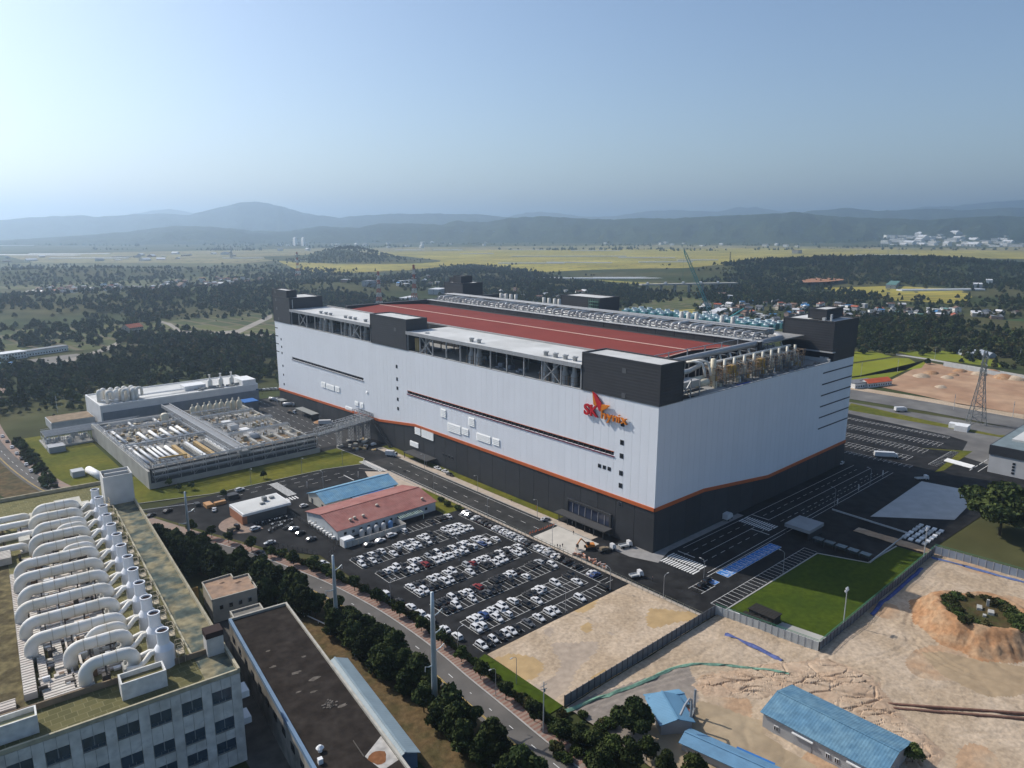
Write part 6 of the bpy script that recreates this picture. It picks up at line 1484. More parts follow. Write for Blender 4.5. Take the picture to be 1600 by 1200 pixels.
MB().beam((1.0,-.3,1.8),(3.4,-.3,4.3),.45).build('boom', exo, EX); MB().beam((3.4,-.3,4.3),(4.9,-.3,2.0),.38).build('stick', exo, EX); MB().box(4.4,-.8,.9,5.3,.2,1.9).build('bucket', dgrey_m, EX)
# motorcycles
moto_b = MB().tube([(-.55,0,.62),(-.2,0,.75),(.2,0,.78),(.6,0,.85)],.16,6).box(-.3,-.16,.28,.3,.16,.62)
mb_m = moto_b.mesh('frame', M('moto_dark', (.04,.04,.045), .4)); mw = MB().cyl((0,-.06,0),(0,.06,0),.3,n=10).mesh('wheel', black_m); ms = MB().box(-.75,-.15,.78,.05,.15,.9).mesh('seat', M('seat_black', (.02,.02,.02), .6)); mh = MB().tube([(.5,-.36,1.02),(.45,-.1,1.05),(.45,.1,1.05),(.5,.36,1.02)],.03,5).box(.6,-.14,.8,.72,.14,1.0).mesh('handlebar', lgrey_m)
cargo = MB().box(-1.0,-.22,.9,-.6,.22,1.25).mesh('box', white_m)
cnt = 0
for r_, (xa, ya, xb, yb, n_) in enumerate([(-103.5,127.5,-90,127,13),(-99.5,123,-90,122,10),(-103,117.5,-95,120.5,10),(-97.5,114.5,-91,118.5,9)]):
    for i in range(n_):
        x, y = lerp(xa,xb,i/n_)+random.uniform(-.2,.2), lerp(ya,yb,i/n_)+random.uniform(-.3,.3)
        t = thing('motorcycle', 'small parked motorcycle, %s from the road in the %s row behind the gatehouse' % (nth(i+1), RN[r_]), 'motorcycle', (x,y,.02), math.pi/2+random.uniform(-.35,.35), 'motorcycles outside the gatehouse')
        ob('frame', mb_m, t); ob('wheel', mw, t, (-.68,0,.3)); ob('wheel', mw, t, (.68,0,.3)); ob('seat', ms, t); ob('handlebar', mh, t)
        if random.random() < .45: ob('top_box', cargo, t)
# ================================================================== POLES AND LAMPS
pole_m = M('pole_steel', (.42,.47,.49), .45, .3, .08, .6)
def power_pole(label, x, y, h, arms, r=.75):
    t = thing('power_pole', label, 'power pole', (x,y,0), 0, 'tubular steel power poles along the road')
    MB().lathe((0,0,0), [(r,0),(r*.94,h*.2),(r*.95,h*.2+.05),(r*.8,h*.52),(r*.84,h*.52+.1),(r*.66,h*.8),(r*.5,h)],14).build('shaft', pole_m, t, True)
    for (z, dx, dy) in arms: MB().tube([(0,0,z),(dx*.6,dy*.6,z+.25),(dx,dy,z+.9)],[.2,.14,.08],6).build('arm', pole_m, t); MB().cyl((dx,dy,z+.9),(dx*1.02,dy*1.02,z-.5),.1,n=6).build('insulator', lgrey_m, t)
    MB().box(-r-.4,-r-.4,0,r+.4,r+.4,.5).build('footing', conc_m, t)
power_pole('tall tubular steel power pole nearest the car park front corner', -117,-19.8,33.4,[(26.5,3.4,.6),(21.5,3.6,.6),(16.5,3.6,.4),(13,-3.0,-.5)],.85)
power_pole('tubular steel power pole among the conifers beside the dark roof', -118.7,29.6,26.2,[(21,3.2,.8),(15,-3.2,-.6)],.7)
power_pole('tubular steel power pole standing before the gatehouse forecourt', -133.1,119.7,24.6,[(12,-3.4,-.6),(16,3.0,.6)],.62)
def wood_pole(label, x, y, h): 
    t = thing('utility_pole', label, 'utility pole', (x,y,0), 0, 'thin utility poles'); MB().cyl((0,0,0),(0,0,h),.16,.11,n=8).build('shaft', lgrey_m, t); MB().beam((-1.1,0,h-1),(1.1,0,h-1),.12).beam((-.9,.3,h-2),(.9,-.3,h-2),.12).build('crossarm', grey_m, t); MB().cyl((.3,0,h-2.8),(.3,0,h-2),.22,n=8).build('transformer', grey_m, t)
wood_pole('thin utility pole at the near corner of the sand lot', -102.1,-45.1,14.3); wood_pole('thin utility pole behind the treatment lawn against the wood', *P(90,645)[:2],12)
for i, (u, v, h) in enumerate([(1460,563,13),(1402,582,12),(1345,588,12),(1582,652,11),(1490,640,11),(1593,562,11),(1100,690,9)][:6]): wood_pole(['thin pole at the corner of the earth site fence','thin pole standing in the bright rice field','thin pole in the rice field close to the factory tower','thin pole on the far roadside at the right edge','thin pole on the far roadside below the pylon','thin pole by the cars beyond the far fence'][i], *P(u,v)[:2], h)
lm_pole = MB().cyl((0,0,0),(0,0,8),.11,.07,n=8).mesh('post', steel_m); lm_arm = MB().tube([(0,0,7.9),(.5,0,8.5),(1.6,0,8.7)],.06,6).mesh('arm', steel_m); lm_head = MB().box(1.5,-.16,8.6,2.3,.16,8.78).mesh('lamp_head', lgrey_m)
LAMPS = [(-96.6,34,0,'beside the car park end of the second row'),(-97.4,-4,0,'at the car park front corner by the road'),(-57,-8.7,1.57,'between the car park and the sand lot'),(-60,44.2,1.57,'between the second and third car rows'),(-34.8,-8.6,1.57,'at the sand lot corner by the wire fence'),(-9.2,96,3.14,'on the factory verge opposite the canteen'),(-9.2,140,3.14,'on the factory verge by the small canopy'),(-9.2,55,3.14,'on the factory verge before the portal'),(-24.8,70,0,'on the inner road opposite the portal'),(-24.8,110,0,'on the inner road near the canteen'),(-24.8,30,0,'behind the concrete pad'),(-5.4,-26.6,1.57,'beside the single blue bay'),(22,-41.9,1.57,'between the bay strip and the lawn'),(-60,176,-1.57,'on the lawn strip above the blue shed'),(-86,177,-1.57,'on the lawn strip above the gatehouse'),(-38,174,-1.57,'at the lawn tip by the pipe bridge'),(-62,149,1.57,'on the pavement above the blue roofed shed'),(-94,-26,3.14,'on the pavement beside the sand lot'),(-101.6,-26.2,3.14,'among the street trees beside the sand lot'),(100,-24.6,1.57,'on the shaded road line, nearer the crossing'),(140,-23.6,1.57,'on the shaded road line, farther from the crossing'),(-25.2,-24,0,'by the wire fence above the sand lot')]
for (x, y, rz, where) in LAMPS:
    t = thing('street_lamp', 'thin grey street lamp %s' % where, 'street lamp', (x,y,0), rz, 'street lamps'); ob('post', lm_pole, t); ob('arm', lm_arm, t); ob('lamp_head', lm_head, t)
for (x, y, lab) in ((3.6,-72.2,'tall floodlight mast on the fence of the sunlit lawn'),(72.7,-71.4,'tall floodlight mast at the shaded corner of the lawn')):
    t = thing('floodlight', lab, 'floodlight', (x,y,0), 0, 'floodlight masts'); MB().cyl((0,0,0),(0,0,11.6),.2,.13,n=8).build('mast', lgrey_m, t); MB().beam((-1.0,0,11.6),(1.0,0,11.6),.15).build('crossbar', steel_m, t)
    for k, (dx, dz) in enumerate(((-.9,.2),(-.3,.2),(.3,.2),(.9,.2),(-.3,.9),(.5,.9))): MB().add([(dx-.28,-.2,11.6+dz),(dx+.28,-.2,11.6+dz),(dx+.28,.1,11.6+dz+.55),(dx-.28,.1,11.6+dz+.55),(dx-.2,.25,11.6+dz),(dx+.2,.25,11.6+dz),(dx+.2,.3,11.6+dz+.4),(dx-.2,.3,11.6+dz+.4)], [(0,1,2,3),(7,6,5,4),(0,4,5,1),(1,5,6,2),(2,6,7,3),(3,7,4,0)]).build('lamp', white_m, t)
# traffic banners
for (u, v, lab) in ((480,763,'white upright banner by the blue shed, left one'),(560,747,'white upright banner above the blue shed'),(1308,790,'white upright banner on the shaded yard, near one'),(1341,768,'white upright banner on the shaded yard, middle one'),(1379,745,'white upright banner on the shaded yard, far one')):
    p = P(u, v); t = thing('banner', lab, 'banner', (p[0],p[1],0), .8, 'upright banners'); MB().cyl((0,0,0),(0,0,3.6),.06,n=6).build('pole', lgrey_m, t); MB().box(-.5,-.04,1.0,.5,.04,3.4).build('cloth', white_m, t)
# ================================================================== PEOPLE
def person_mesh(nm, pose=0):
    me = bpy.data.meshes.new(nm)
    s = .18 if pose else .05
    v = [(0,0,.95),(0,0,1.2),(0,0,1.42),(0,0,1.52),(0,.02,1.66),(0,.02,1.76), (-.2,0,1.4),(-.26,s,1.12),(-.24,s+.08,.86), (.2,0,1.4),(.26,-s,1.12),(.24,.04-s,.86), (-.1,0,.9),(-.11,s,.5),(-.11,s-.04,.07),(-.11,s+.12,.03),(.1,0,.9),(.11,-s,.5),(.11,-s-.06,.07),(.11,-s+.1,.03)]
    e = [(0,1),(1,2),(2,3),(3,4),(4,5),(2,6),(6,7),(7,8),(2,9),(9,10),(10,11),(0,12),(12,13),(13,14),(14,15),(0,16),(16,17),(17,18),(18,19)]
    rr = [.15,.15,.17,.06,.1,.09,.08,.055,.045,.08,.055,.045,.1,.07,.05,.04,.1,.07,.05,.04]
    me.from_pydata(v, e, []); o = bpy.data.objects.new(nm, me); COL.objects.link(o)
    o.modifiers.new('skin', 'SKIN'); 
    if not me.skin_vertices: 
        bpy.context.view_layer.objects.active = o
    sv = me.skin_vertices[0].data if me.skin_vertices else None
    if sv:
        for i, q in enumerate(sv): q.radius = (rr[i], rr[i]*.8)
        sv[0].use_root = True
    o.modifiers.new('sub', 'SUBSURF').render_levels = 1
    dg = bpy.context.evaluated_depsgraph_get(); ev = o.evaluated_get(dg); nm_ = bpy.data.meshes.new_from_object(ev)
    bpy.data.objects.remove(o); return nm_
pmesh = [person_mesh('person_body', 0), person_mesh('person_body', 1)]
cloth = [M('clothes_dark', (.02,.022,.03), .8), M('clothes_white', (.5,.5,.48), .8), M('clothes_navy', (.03,.04,.09), .8), M('vest_orange', (.5,.14,.03), .7)]
skin_m = M('skin', (.45,.28,.2), .6); helm = M('helmet_white', (.65,.65,.62), .4)
pm2 = {}
def person(u, v, ci, pose, rz, label):
    p = P(u, v); key = (ci, pose)
    if key not in pm2:
        m_ = pmesh[pose].copy(); m_.materials.clear(); m_.materials.append(cloth[ci]); m_.materials.append(skin_m); m_.polygons.foreach_set('material_index', [1 if sum(m_.vertices[i].co.z for i in pl.vertices)/len(pl.vertices) > 1.5 else 0 for pl in m_.polygons]); m_.polygons.foreach_set('use_smooth', [True]*len(m_.polygons)); pm2[key] = m_
    o = ob('person', pm2[key], None, (p[0], p[1], .03), rz); tag(o, label, 'person', 'people on foot'); return o
for a in [(631.5,739,0,1,.3,'person in dark clothes walking on the inner road, left of a pair'),(634,739,0,0,.6,'person in dark clothes on the inner road, right of a pair'),(896,835,0,0,2,'person in dark clothes standing alone on the concrete pad'),(894,820,1,0,1,'person in white at the portal edge of the concrete pad'),(1019.5,908,0,0,1,'person in dark clothes standing on the open asphalt'),(799,784,0,1,1,'person in dark clothes walking along the factory verge'),(871,856,0,0,2,'person in dark clothes by the wire fence at the pad, left of a group'),(875,857,2,1,2,'person in navy clothes by the wire fence at the pad, in a group'),(879,855,0,0,0,'person in dark clothes by the wire fence at the pad, right of a group'),(900,862,3,0,1,'person in orange vest near the excavator'),(903,860,0,1,1,'person in dark clothes near the excavator'),(838,795,3,0,1,'person in orange vest on the factory verge'),(410,617,0,0,1,'person in dark clothes on the yard behind the basins'),(921,833,0,0,2,'person in dark clothes close to the portal canopy')]: person(*a)
# traffic cones and barriers on the road works
cone = MB().lathe((0,0,0), [(.3,0),(.3,.05),(.2,.06),(.04,.9)],8).mesh('traffic_cone', M('cone_orange', (.55,.12,.04), .6))
for i in range(14):
    t = i/13; x, y = lerp(-23.6,-9.4,t), 44.6+random.uniform(-.3,.3)
    o = ob('traffic_cone', cone, None, (x,y,.03)); tag(o, 'orange cone, %s from the fence in the line across the inner road' % nth(i+1), 'traffic cone', 'cones across the inner road')
barr = MB().box(-1,-.2,0,1,.2,.9).mesh('barrier', M('barrier_orange2', (.50,.17,.07), .6, 0, .1, 1, col2=(.55,.53,.5), mixscale=1.5))
for i in range(10):
    x, y = lerp(-23.8,-21.5,i%3/3)+random.uniform(-.4,.6), lerp(19,2,i/10); o = ob('barrier', barr, None, (x,y,.03), random.uniform(0,3)); tag(o, 'orange plastic barrier, %s in the cluster below the concrete pad' % nth(i+1), 'barrier', 'barriers at the road works')
PT = thing('pallet_stack', 'clutter of pale pallets and bundles under the pipe bridge', 'pallets')
for k in range(34): 
    x, y = random.uniform(-19,-4), random.uniform(186,212); MB().obox((x,y,0),(random.uniform(.8,2.6),random.uniform(.6,1.8),random.uniform(.3,1.2)),random.uniform(0,3)).build('bundle', random.choice([conc_m, wall_w, tan_m, dgrey_m, white_m, wall_w]), PT)
SB = thing('soil_heap', 'low brown soil heap between the ring road and the dark base', 'heap'); b = MB(); b.lathe((-6.2,262,0), [(4.2,0),(2.6,.7),(.8,1.1)],14).build('soil', soil_m, SB)
PM = thing('pallets', 'rows of pale pallets on the shaded yard beside the slab', 'pallets')
for i in range(6):
    for j in range(4): MB().obox((88+i*3.6+random.uniform(-.4,.4),-58.8-j*2.6,0),(2.6,1.6,.5),.1).build('pallet', random.choice([white_m,lgrey_m]), PM)
# red and white stock beside far car park
WP = thing('white_bundles', 'white wrapped bundles on the verge of the far car park', 'bundle')
for (u, v, s) in ((1490,668,(5,5,3)),(1503,672,(9,7,3.4))): MB().obox((*P(u,v)[:2],0),s,.1).build('bundle', white_m, WP)
PP = thing('pipe_stack', 'stack of white pipes lying at the roadside', 'pipes')
for k in range(8): p = P(1500,727); MB().cyl((p[0]+k*.7-2,p[1]-6,.3+.2*(k%2)),(p[0]+k*.7+1,p[1]+8,.3+.2*(k%2)),.3,n=6).build('pipe', white_m, PP)
MG = thing('grave_stones', 'small pale stone graves on top of the earth mound', 'grave')
for (u, v, s) in ((1530,952,(2.6,1.4,.8)),(1548,960,(2.4,1.6,.9)),(1543,948,(.8,.8,2.2)),(1538,964,(1.2,.9,.6))): p = P(u,v,5.6); MB().obox((p[0],p[1],5.0),(s[0],s[1],s[2]+.8),.3).build('stone', conc_m, MG)
# ================================================================== TREES
def leafmat(n, c, c2, var=.45):
    m = M(n, c, .85, 0, var, .55, rnd=.42, col2=c2, mixscale=.35, spec=.15, detail=2); return m
leaf_dark = leafmat('leaf_dark', (.024,.037,.013), (.056,.070,.022)); leaf_mid = leafmat('leaf_mid', (.036,.055,.016), (.062,.080,.022)); leaf_brown = leafmat('leaf_brown', (.060,.055,.022), (.040,.050,.018)); leaf_f1 = leafmat('leaf_far_dark', (.026,.040,.014), (.042,.056,.018)); leaf_f2 = leafmat('leaf_far_mid', (.048,.066,.020), (.072,.088,.026)); leaf_f3 = leafmat('leaf_far_brown', (.085,.072,.030), (.055,.062,.022)); leaf_light = leafmat('leaf_light', (.055,.085,.018), (.075,.095,.024))
bark = M('bark', (.06,.048,.036), .9, 0, .3, 2)
def crown_mesh(name, lobes, n, size, mat, seed, core=.62):
    rg_ = np.random.default_rng(seed); vs = []; tot = sum(l[3]*l[4] for l in lobes)
    for (cx, cy_, cz, r, h) in lobes:
        k = int(n*r*h/tot)
        d = rg_.normal(size=(k,3)); d /= np.linalg.norm(d, axis=1)[:,None]; d[:,2] = np.where(d[:,2] < -.5, -d[:,2]*.6, d[:,2])
        rad_ = rg_.uniform(.72, 1.10, k)**1.0; c = np.array((cx,cy_,cz))+d*np.array((r,r,h))*rad_[:,None]
        nr = d+rg_.normal(size=(k,3))*.75; nr /= np.linalg.norm(nr, axis=1)[:,None]
        a = np.cross(nr, rg_.normal(size=(k,3))); a /= np.linalg.norm(a, axis=1)[:,None]; b2 = np.cross(nr, a)
        s = size*rg_.uniform(.6,1.35,k)[:,None]
        q = np.stack([c-a*s-b2*s*.6, c+a*s*.9-b2*s*.5, c+a*s*1.05+b2*s*.6, c-a*s*.8+b2*s*.7], axis=1).reshape(-1,3); vs.append(q)
    v = np.concatenate(vs); f = [(4*i,4*i+1,4*i+2,4*i+3) for i in range(len(v)//4)]
    b = MB(); b.v = [tuple(p) for p in v.tolist()]; b.f = f
    for (cx, cy_, cz, r, h) in lobes:                      # solid core added inside each clump to block light
        b.lathe((cx,cy_,cz), [(.05,-h*core),(r*core*.75,-h*core*.6),(r*core,0),(r*core*.75,h*core*.62),(.05,h*core)],7)
    me = bpy.data.meshes.new(name); me.from_pydata(b.v, [], b.f); me.materials.append(mat); me.update(); return me
def lobes(kind, seed):
    rg_ = random.Random(seed); L = []
    if kind == 'round':
        for i in range(9): an = i*2.4; r = rg_.uniform(.9,2.1); L.append((math.cos(an)*r, math.sin(an)*r, rg_.uniform(3.6,6.2), rg_.uniform(1.0,1.6), rg_.uniform(.9,1.4)))
        L.append((0,0,6.4,1.4,1.2))
    if kind == 'tall':
        for i in range(15):
            t = i/14; w_ = (.55+1.75*math.sin(math.pi*min(1, .22+t*.74)))*rg_.uniform(.8,1.2); an = i*2.4+rg_.random(); L.append((math.cos(an)*w_*.75, math.sin(an)*w_*.75, 1.5+t*7.4, .9+w_*.38+rg_.uniform(-.1,.4), 1.15))
    if kind == 'big':
        for i in range(20): an = i*2.4; r = rg_.uniform(2,5.2); L.append((math.cos(an)*r, math.sin(an)*r, rg_.uniform(4.5,9.5)-r*.25, rg_.uniform(1.5,2.6), rg_.uniform(1.1,1.9)))
        L.append((0,0,10,2.6,1.8))
    if kind == 'far':
        for i in range(6): an = i*1.9+rg_.random(); r = rg_.uniform(.6,2.2); L.append((math.cos(an)*r, math.sin(an)*r, rg_.uniform(2.0,5.2), rg_.uniform(1.5,2.3), rg_.uniform(1.3,2.1)))
        L.append((0,0,6.2,1.6,1.5))
    if kind == 'farpine':
        for i in range(6): t = i/5; L.append((rg_.uniform(-.4,.4), rg_.uniform(-.4,.4), 1.6+t*7, 2.2*(1-t)+.7, 1.5))
    if kind == 'bush':
        for i in range(7): an = i*2.4; r = rg_.uniform(.3,1.3); L.append((math.cos(an)*r, math.sin(an)*r, rg_.uniform(.5,1.4), rg_.uniform(.6,1.0), rg_.uniform(.5,.9)))
    return L
def trunk_mesh(h, r, seed, limbs=5):
    rg_ = random.Random(seed); b = MB().cyl((0,0,0),(.1,0,h),r,r*.5,n=7)
    for i in range(limbs):
        an = i*2.4; z = h*rg_.uniform(.5,.95); b.cyl((0,0,z),(math.cos(an)*h*.32,math.sin(an)*h*.32,z+h*.3),r*.4,r*.15,n=5)
    return b.mesh('trunk', bark)
KINDS = {}
for nm, kind, n_, sz, mat, th in [('street_a','round',2400,.30,leaf_dark,4.2),('street_b','round',2200,.30,leaf_mid,4.2),('belt_a','tall',3600,.34,leaf_dark,8),('belt_b','tall',3400,.34,leaf_dark,8),('belt_c','round',3000,.33,leaf_dark,4.5),('big_a','big',7000,.40,leaf_dark,7),('bush_a','bush',700,.22,leaf_mid,.8),('bush_b','bush',600,.22,leaf_brown,.8),
                                  ('far_a','far',300,.62,leaf_f1,2.5),('far_b','far',300,.62,leaf_f2,2.5),('far_c','far',280,.62,leaf_f3,2.5),('far_d','farpine',260,.62,leaf_f1,3),('far_e','far',320,.6,leaf_f1,2.5)]:
    sd_ = hash(nm) % 100 if False else sum(map(ord, nm)); KINDS[nm] = (crown_mesh('crown', lobes(kind, sd_), n_, sz, mat, sd_), trunk_mesh(th, .26 if kind in ('tall','big') else .17, sd_))
def tree(nm, x, y, s, label, group, rz=None, z=0.0, name='tree', sz=None, cat='tree'):
    cm, tm = KINDS[nm]; t = thing(name, label, cat, (x,y,z), rz if rz is not None else random.uniform(0,6.28), group); t.scale = (s,s,s*(sz or 1))
    ob('trunk', tm, t); c = ob('crown', cm, t); return t
SRC = {}
# street trees on the footway
sp = [p for p in offs(RCS, 5.6)]
acc = 0; k = 0; last = sp[0]; stp = []
for p in sp[1:]:
    acc += math.dist(p, last); last = p
    if acc > 9.6 and -80 < p[1] < 150: stp.append(p); acc = 0
stp.sort(key=lambda p: -px((p[0],p[1],3))[1])
for i, p in enumerate(stp): tree(random.choice(('street_a','street_b')), p[0]+random.uniform(-.4,.4), p[1], random.uniform(.62,.85), 'small round street tree, %s up the footway from the picture bottom' % nth(i+1), 'street trees on the footway', name='street_tree')
# the dark belt between the road and the old factory
bl = []
for p in RCS:
    pass
dd = offs(RCS, -10.2); d2 = offs(RCS, -14.6); d3 = offs(RCS, -19.0)
for line_, jit in ((dd,1.0),(d2,1.4),(d3,1.6)):
    acc = 0; last = line_[0]; stepw = 4.4
    for p in line_[1:]:
        n_ = math.dist(p, last); acc += n_; last = p
        while acc > stepw:
            acc -= stepw
            x, y = p[0]+random.uniform(-jit,jit), p[1]+random.uniform(-2,2)
            if not (-86 < y < 150): continue
            if line_ is d3 and -60 < y < 56: continue
            if line_ is d2 and y < 46 and random.random() < .35: continue
            if y > 96 and line_ is dd and random.random() < .5: continue
            bl.append((x, y))
bl += [(*P(u,v)[:2],) for u, v in ((255,872),(275,880),(300,885),(330,890),(345,905),(370,900),(300,868),(262,860),(400,905),(420,915))]
bl.sort(key=lambda p: px((p[0],p[1],4))[0])
for i, (x, y) in enumerate(bl): tree(random.choice(('belt_a','belt_b','belt_c','belt_a')), x, y, random.uniform(.78,1.12), 'dark tree in the roadside belt, %s from the left' % nth(i+1), 'dark trees of the roadside belt', name='belt_tree')
# single trees
bt_ = P(1562,836); tree('big_a', bt_[0], bt_[1], 2.3, 'large broad dark tree beside the white office block', None, 1.0, name='broad_tree', sz=.82)
p = P(990,1150); tree('big_a', p[0], p[1], .88, 'round dark tree beside the blue-roofed workshop', None, 2.0, name='round_tree')
for i, (u, v, s, kk) in enumerate([(930,1180,.9,'belt_c'),(955,1195,1.0,'street_b'),(905,1170,.8,'street_a'),(985,1205,1.0,'belt_c'),(1010,1190,.9,'street_b'),(880,1160,.7,'street_a'),(940,1225,1.1,'belt_c'),(1085,1225,1.0,'street_b'),(1425,1195,.75,'street_b'),(1040,1215,.8,'belt_c')]):
    p = P(u, v); tree(kk, p[0], p[1], s, 'tree in the scrub round the workshop, %s listed from the road' % nth(i+1) if u < 1400 else 'small bright tree standing on the sand at the picture bottom', 'trees round the workshop')
for i, (u, v) in enumerate([(280,768),(350,778),(412,748),(265,760),(300,765),(590,800),(700,790),(716,796),(688,783)]):
    p = P(u, v); tree('bush_a' if i > 4 else 'street_b', p[0], p[1], 1.0 if i > 4 else .55, ['thin young tree on the lawn strip, %s from the left' % nth(i+1), 'round shrub at the canteen end of the wire fence, %s from the left' % nth(i-4)][i > 4], 'young trees and shrubs by the lawn strip', name='shrub')
hb = []
for i in range(90):
    p = RCS[int(lerp(6, 66, i/90))]; q = offs(RCS, 8.4)[int(lerp(6, 66, i/90))]; hb.append((q[0]+random.uniform(-.5,.5), q[1]+random.uniform(-1,1), 0))
hb += [(*(P(lerp(1462,1600,i/30), lerp(857,903,i/30))[:2]+np.array((2,0))), 0) for i in range(0)]
mb = [(MC[0]+math.cos(t)*r, MC[1]+math.sin(t)*r, 5.2) for t, r in [(random.choice((random.gauss(1.9,.7), random.gauss(5.2,.5))), random.uniform(7.0,11.5)) for _ in range(64)]]
gs = [(*np.array(P(u,v)[:2]),0) for u, v in [(random.uniform(860,960), random.uniform(1120,1200)) for _ in range(40)]]
lb = [(random.uniform(-162,-157), random.uniform(235,345), 0) for _ in range(90)]
far_v = [(*P(random.uniform(1330,1560), random.uniform(633,668))[:2], 0) for _ in range(0)]
def scatter(name, label, cat, pts, scl, srcs, kind='stuff', zs=1.0):
    n_ = len(pts); me = bpy.data.meshes.new(name); me.from_pydata([tuple(map(float,p)) for p in pts], [], [])
    a = me.attributes.new('scl', 'FLOAT', 'POINT'); a.data.foreach_set('value', np.asarray(scl, dtype=np.float32))
    a = me.attributes.new('rot', 'FLOAT', 'POINT'); a.data.foreach_set('value', RNG.uniform(0,6.28,n_).astype(np.float32))
    a = me.attributes.new('pick', 'INT', 'POINT'); a.data.foreach_set('value', RNG.integers(0,len(srcs),n_).astype(np.int32))
    o = ob(name, me); tag(o, label, cat, kind=kind)
    ng = bpy.data.node_groups.new(name, 'GeometryNodeTree'); ng.interface.new_socket('Geometry', in_out='INPUT', socket_type='NodeSocketGeometry'); ng.interface.new_socket('Geometry', in_out='OUTPUT', socket_type='NodeSocketGeometry')
    N = ng.nodes; Lk = ng.links; gi = N.new('NodeGroupInput'); go = N.new('NodeGroupOutput')
    jn = N.new('GeometryNodeJoinGeometry')
    for s in srcs[::-1]:
        oi = N.new('GeometryNodeObjectInfo'); oi.transform_space = 'ORIGINAL'; oi.inputs['Object'].default_value = s; oi.inputs['As Instance'].default_value = True; Lk.new(oi.outputs['Geometry'], jn.inputs[0])
    ip = N.new('GeometryNodeInstanceOnPoints'); ip.inputs['Pick Instance'].default_value = True
    def attr(nm, ty):
        q = N.new('GeometryNodeInputNamedAttribute'); q.data_type = ty; q.inputs['Name'].default_value = nm; return [s for s in q.outputs if s.enabled][0]
    cx = N.new('ShaderNodeCombineXYZ'); Lk.new(attr('rot','FLOAT'), cx.inputs[2])
    c3 = N.new('ShaderNodeCombineXYZ'); at = attr('scl','FLOAT')
    Lk.new(at, c3.inputs[0]); Lk.new(at, c3.inputs[1]); mz = N.new('ShaderNodeMath'); mz.operation = 'MULTIPLY'; mz.inputs[1].default_value = zs; Lk.new(at, mz.inputs[0]); Lk.new(mz.outputs[0], c3.inputs[2])
    Lk.new(gi.outputs[0], ip.inputs['Points']); Lk.new(jn.outputs[0], ip.inputs['Instance']); Lk.new(attr('pick','INT'), ip.inputs['Instance Index']); Lk.new(cx.outputs[0], ip.inputs['Rotation']); Lk.new(c3.outputs[0], ip.inputs['Scale']); Lk.new(ip.outputs[0], go.inputs[0])
    md = o.modifiers.new('scatter', 'NODES'); md.node_group = ng; return o
# one shrub of each kind stands as itself and is the pattern of the scrub
p = P(868,1140); sb1 = tree('bush_a', p[0], p[1], 1.1, 'leafy green shrub at the foot of the thin utility pole', None, name='shrub', cat='shrub')
p = P(1488,985,5.5); sb2 = tree('bush_b', MC[0]-11, MC[1]+2, 1.3, 'brownish shrub on the rim of the earth mound', None, z=5.2, name='shrub', cat='shrub')
scr = [o for r in (sb1, sb2) for o in r.children if o.name.startswith('crown')]
allb = hb+mb+gs+lb
scatter('undergrowth', 'low scrub along the footway, lawn fence and mound rim', 'undergrowth', allb, RNG.uniform(.55,1.25,len(allb)), scr)
# ================================================================== COUNTRYSIDE
def fpoly(pts): return [tuple(P(u,v)[:2]) for u, v in pts]
def sample(poly, dens, excl=()):
    xs = [p[0] for p in poly]; ys = [p[1] for p in poly]; A = (max(xs)-min(xs))*(max(ys)-min(ys)); n_ = int(A*dens); out = []
    X = RNG.uniform(min(xs), max(xs), n_); Y = RNG.uniform(min(ys), max(ys), n_)
    pa = np.array(poly); ins = np.zeros(n_, bool); j = len(pa)-1
    def inside(pa):
        ins = np.zeros(n_, bool); j = len(pa)-1
        for i in range(len(pa)):
            c = ((pa[i,1] > Y) != (pa[j,1] > Y)) & (X < (pa[j,0]-pa[i,0])*(Y-pa[i,1])/(pa[j,1]-pa[i,1]+1e-9)+pa[i,0]); ins ^= c; j = i
        return ins
    ok = inside(pa)
    for e in excl: ok &= ~inside(np.array(e))
    return list(zip(X[ok].tolist(), Y[ok].tolist()))
CLEAR = [fpoly(q) for q in [[(40,562),(125,551),(200,528),(205,535),(180,550),(135,562),(95,573),(60,570)],[(-60,495),(115,490),(115,502),(-60,510)],[(240,500),(265,503),(285,514),(330,517),(372,514),(430,488),(430,528),(320,528),(280,522)],[(0,548),(140,536),(140,552),(40,562),(0,570)],[(300,505),(420,495),(428,486),(360,488)],
        [(150,552),(205,545),(205,560),(160,566)]]]
VIL = {'right': fpoly([(1085,478),(1180,474),(1330,476),(1480,484),(1560,488),(1600,486),(1600,497),(1450,500),(1330,498),(1240,512),(1150,512),(1090,505)]),
       'left': fpoly([(40,470),(120,466),(200,463),(230,455),(180,447),(60,452)]), 'mid': fpoly([(230,456),(390,450),(430,440),(380,434),(260,441)]), 'rear': fpoly([(520,452),(600,440),(700,436),(720,446),(700,462),(600,462)]), 'rear2': fpoly([(750,458),(860,452),(960,462),(900,474),(770,470)])}
forest = []
def wood(pts, dens, excl=(), s=(.6,1.15)):
    for (x, y) in sample(fpoly(pts), dens, excl):
        d_ = math.hypot(x-CAM[0], y-CAM[1]); j_ = d_*.022
        q = mn.noise((x*.011, y*.011, 40))+.6*mn.noise((x*.03, y*.03, 41))
        if q < -.30 and random.random() < .75: continue
        forest.append((x+random.gauss(0, j_), y+random.gauss(0, j_), random.uniform(*s)))
D = .016
wood([(-120,560),(60,575),(100,575),(180,555),(240,520),(330,530),(432,528),(432,600),(385,588),(250,600),(133,608),(128,640),(60,640),(40,655),(0,650),(-120,690)], .036, CLEAR, (.5,1.1))
wood([(0,512),(100,505),(180,510),(240,505),(240,520),(180,545),(140,540),(60,545),(0,550)], .012, CLEAR)
wood([(-100,476),(100,482),(200,476),(230,470),(300,468),(432,460),(432,505),(380,495),(250,500),(200,505),(120,490),(-100,495)], .015, CLEAR)
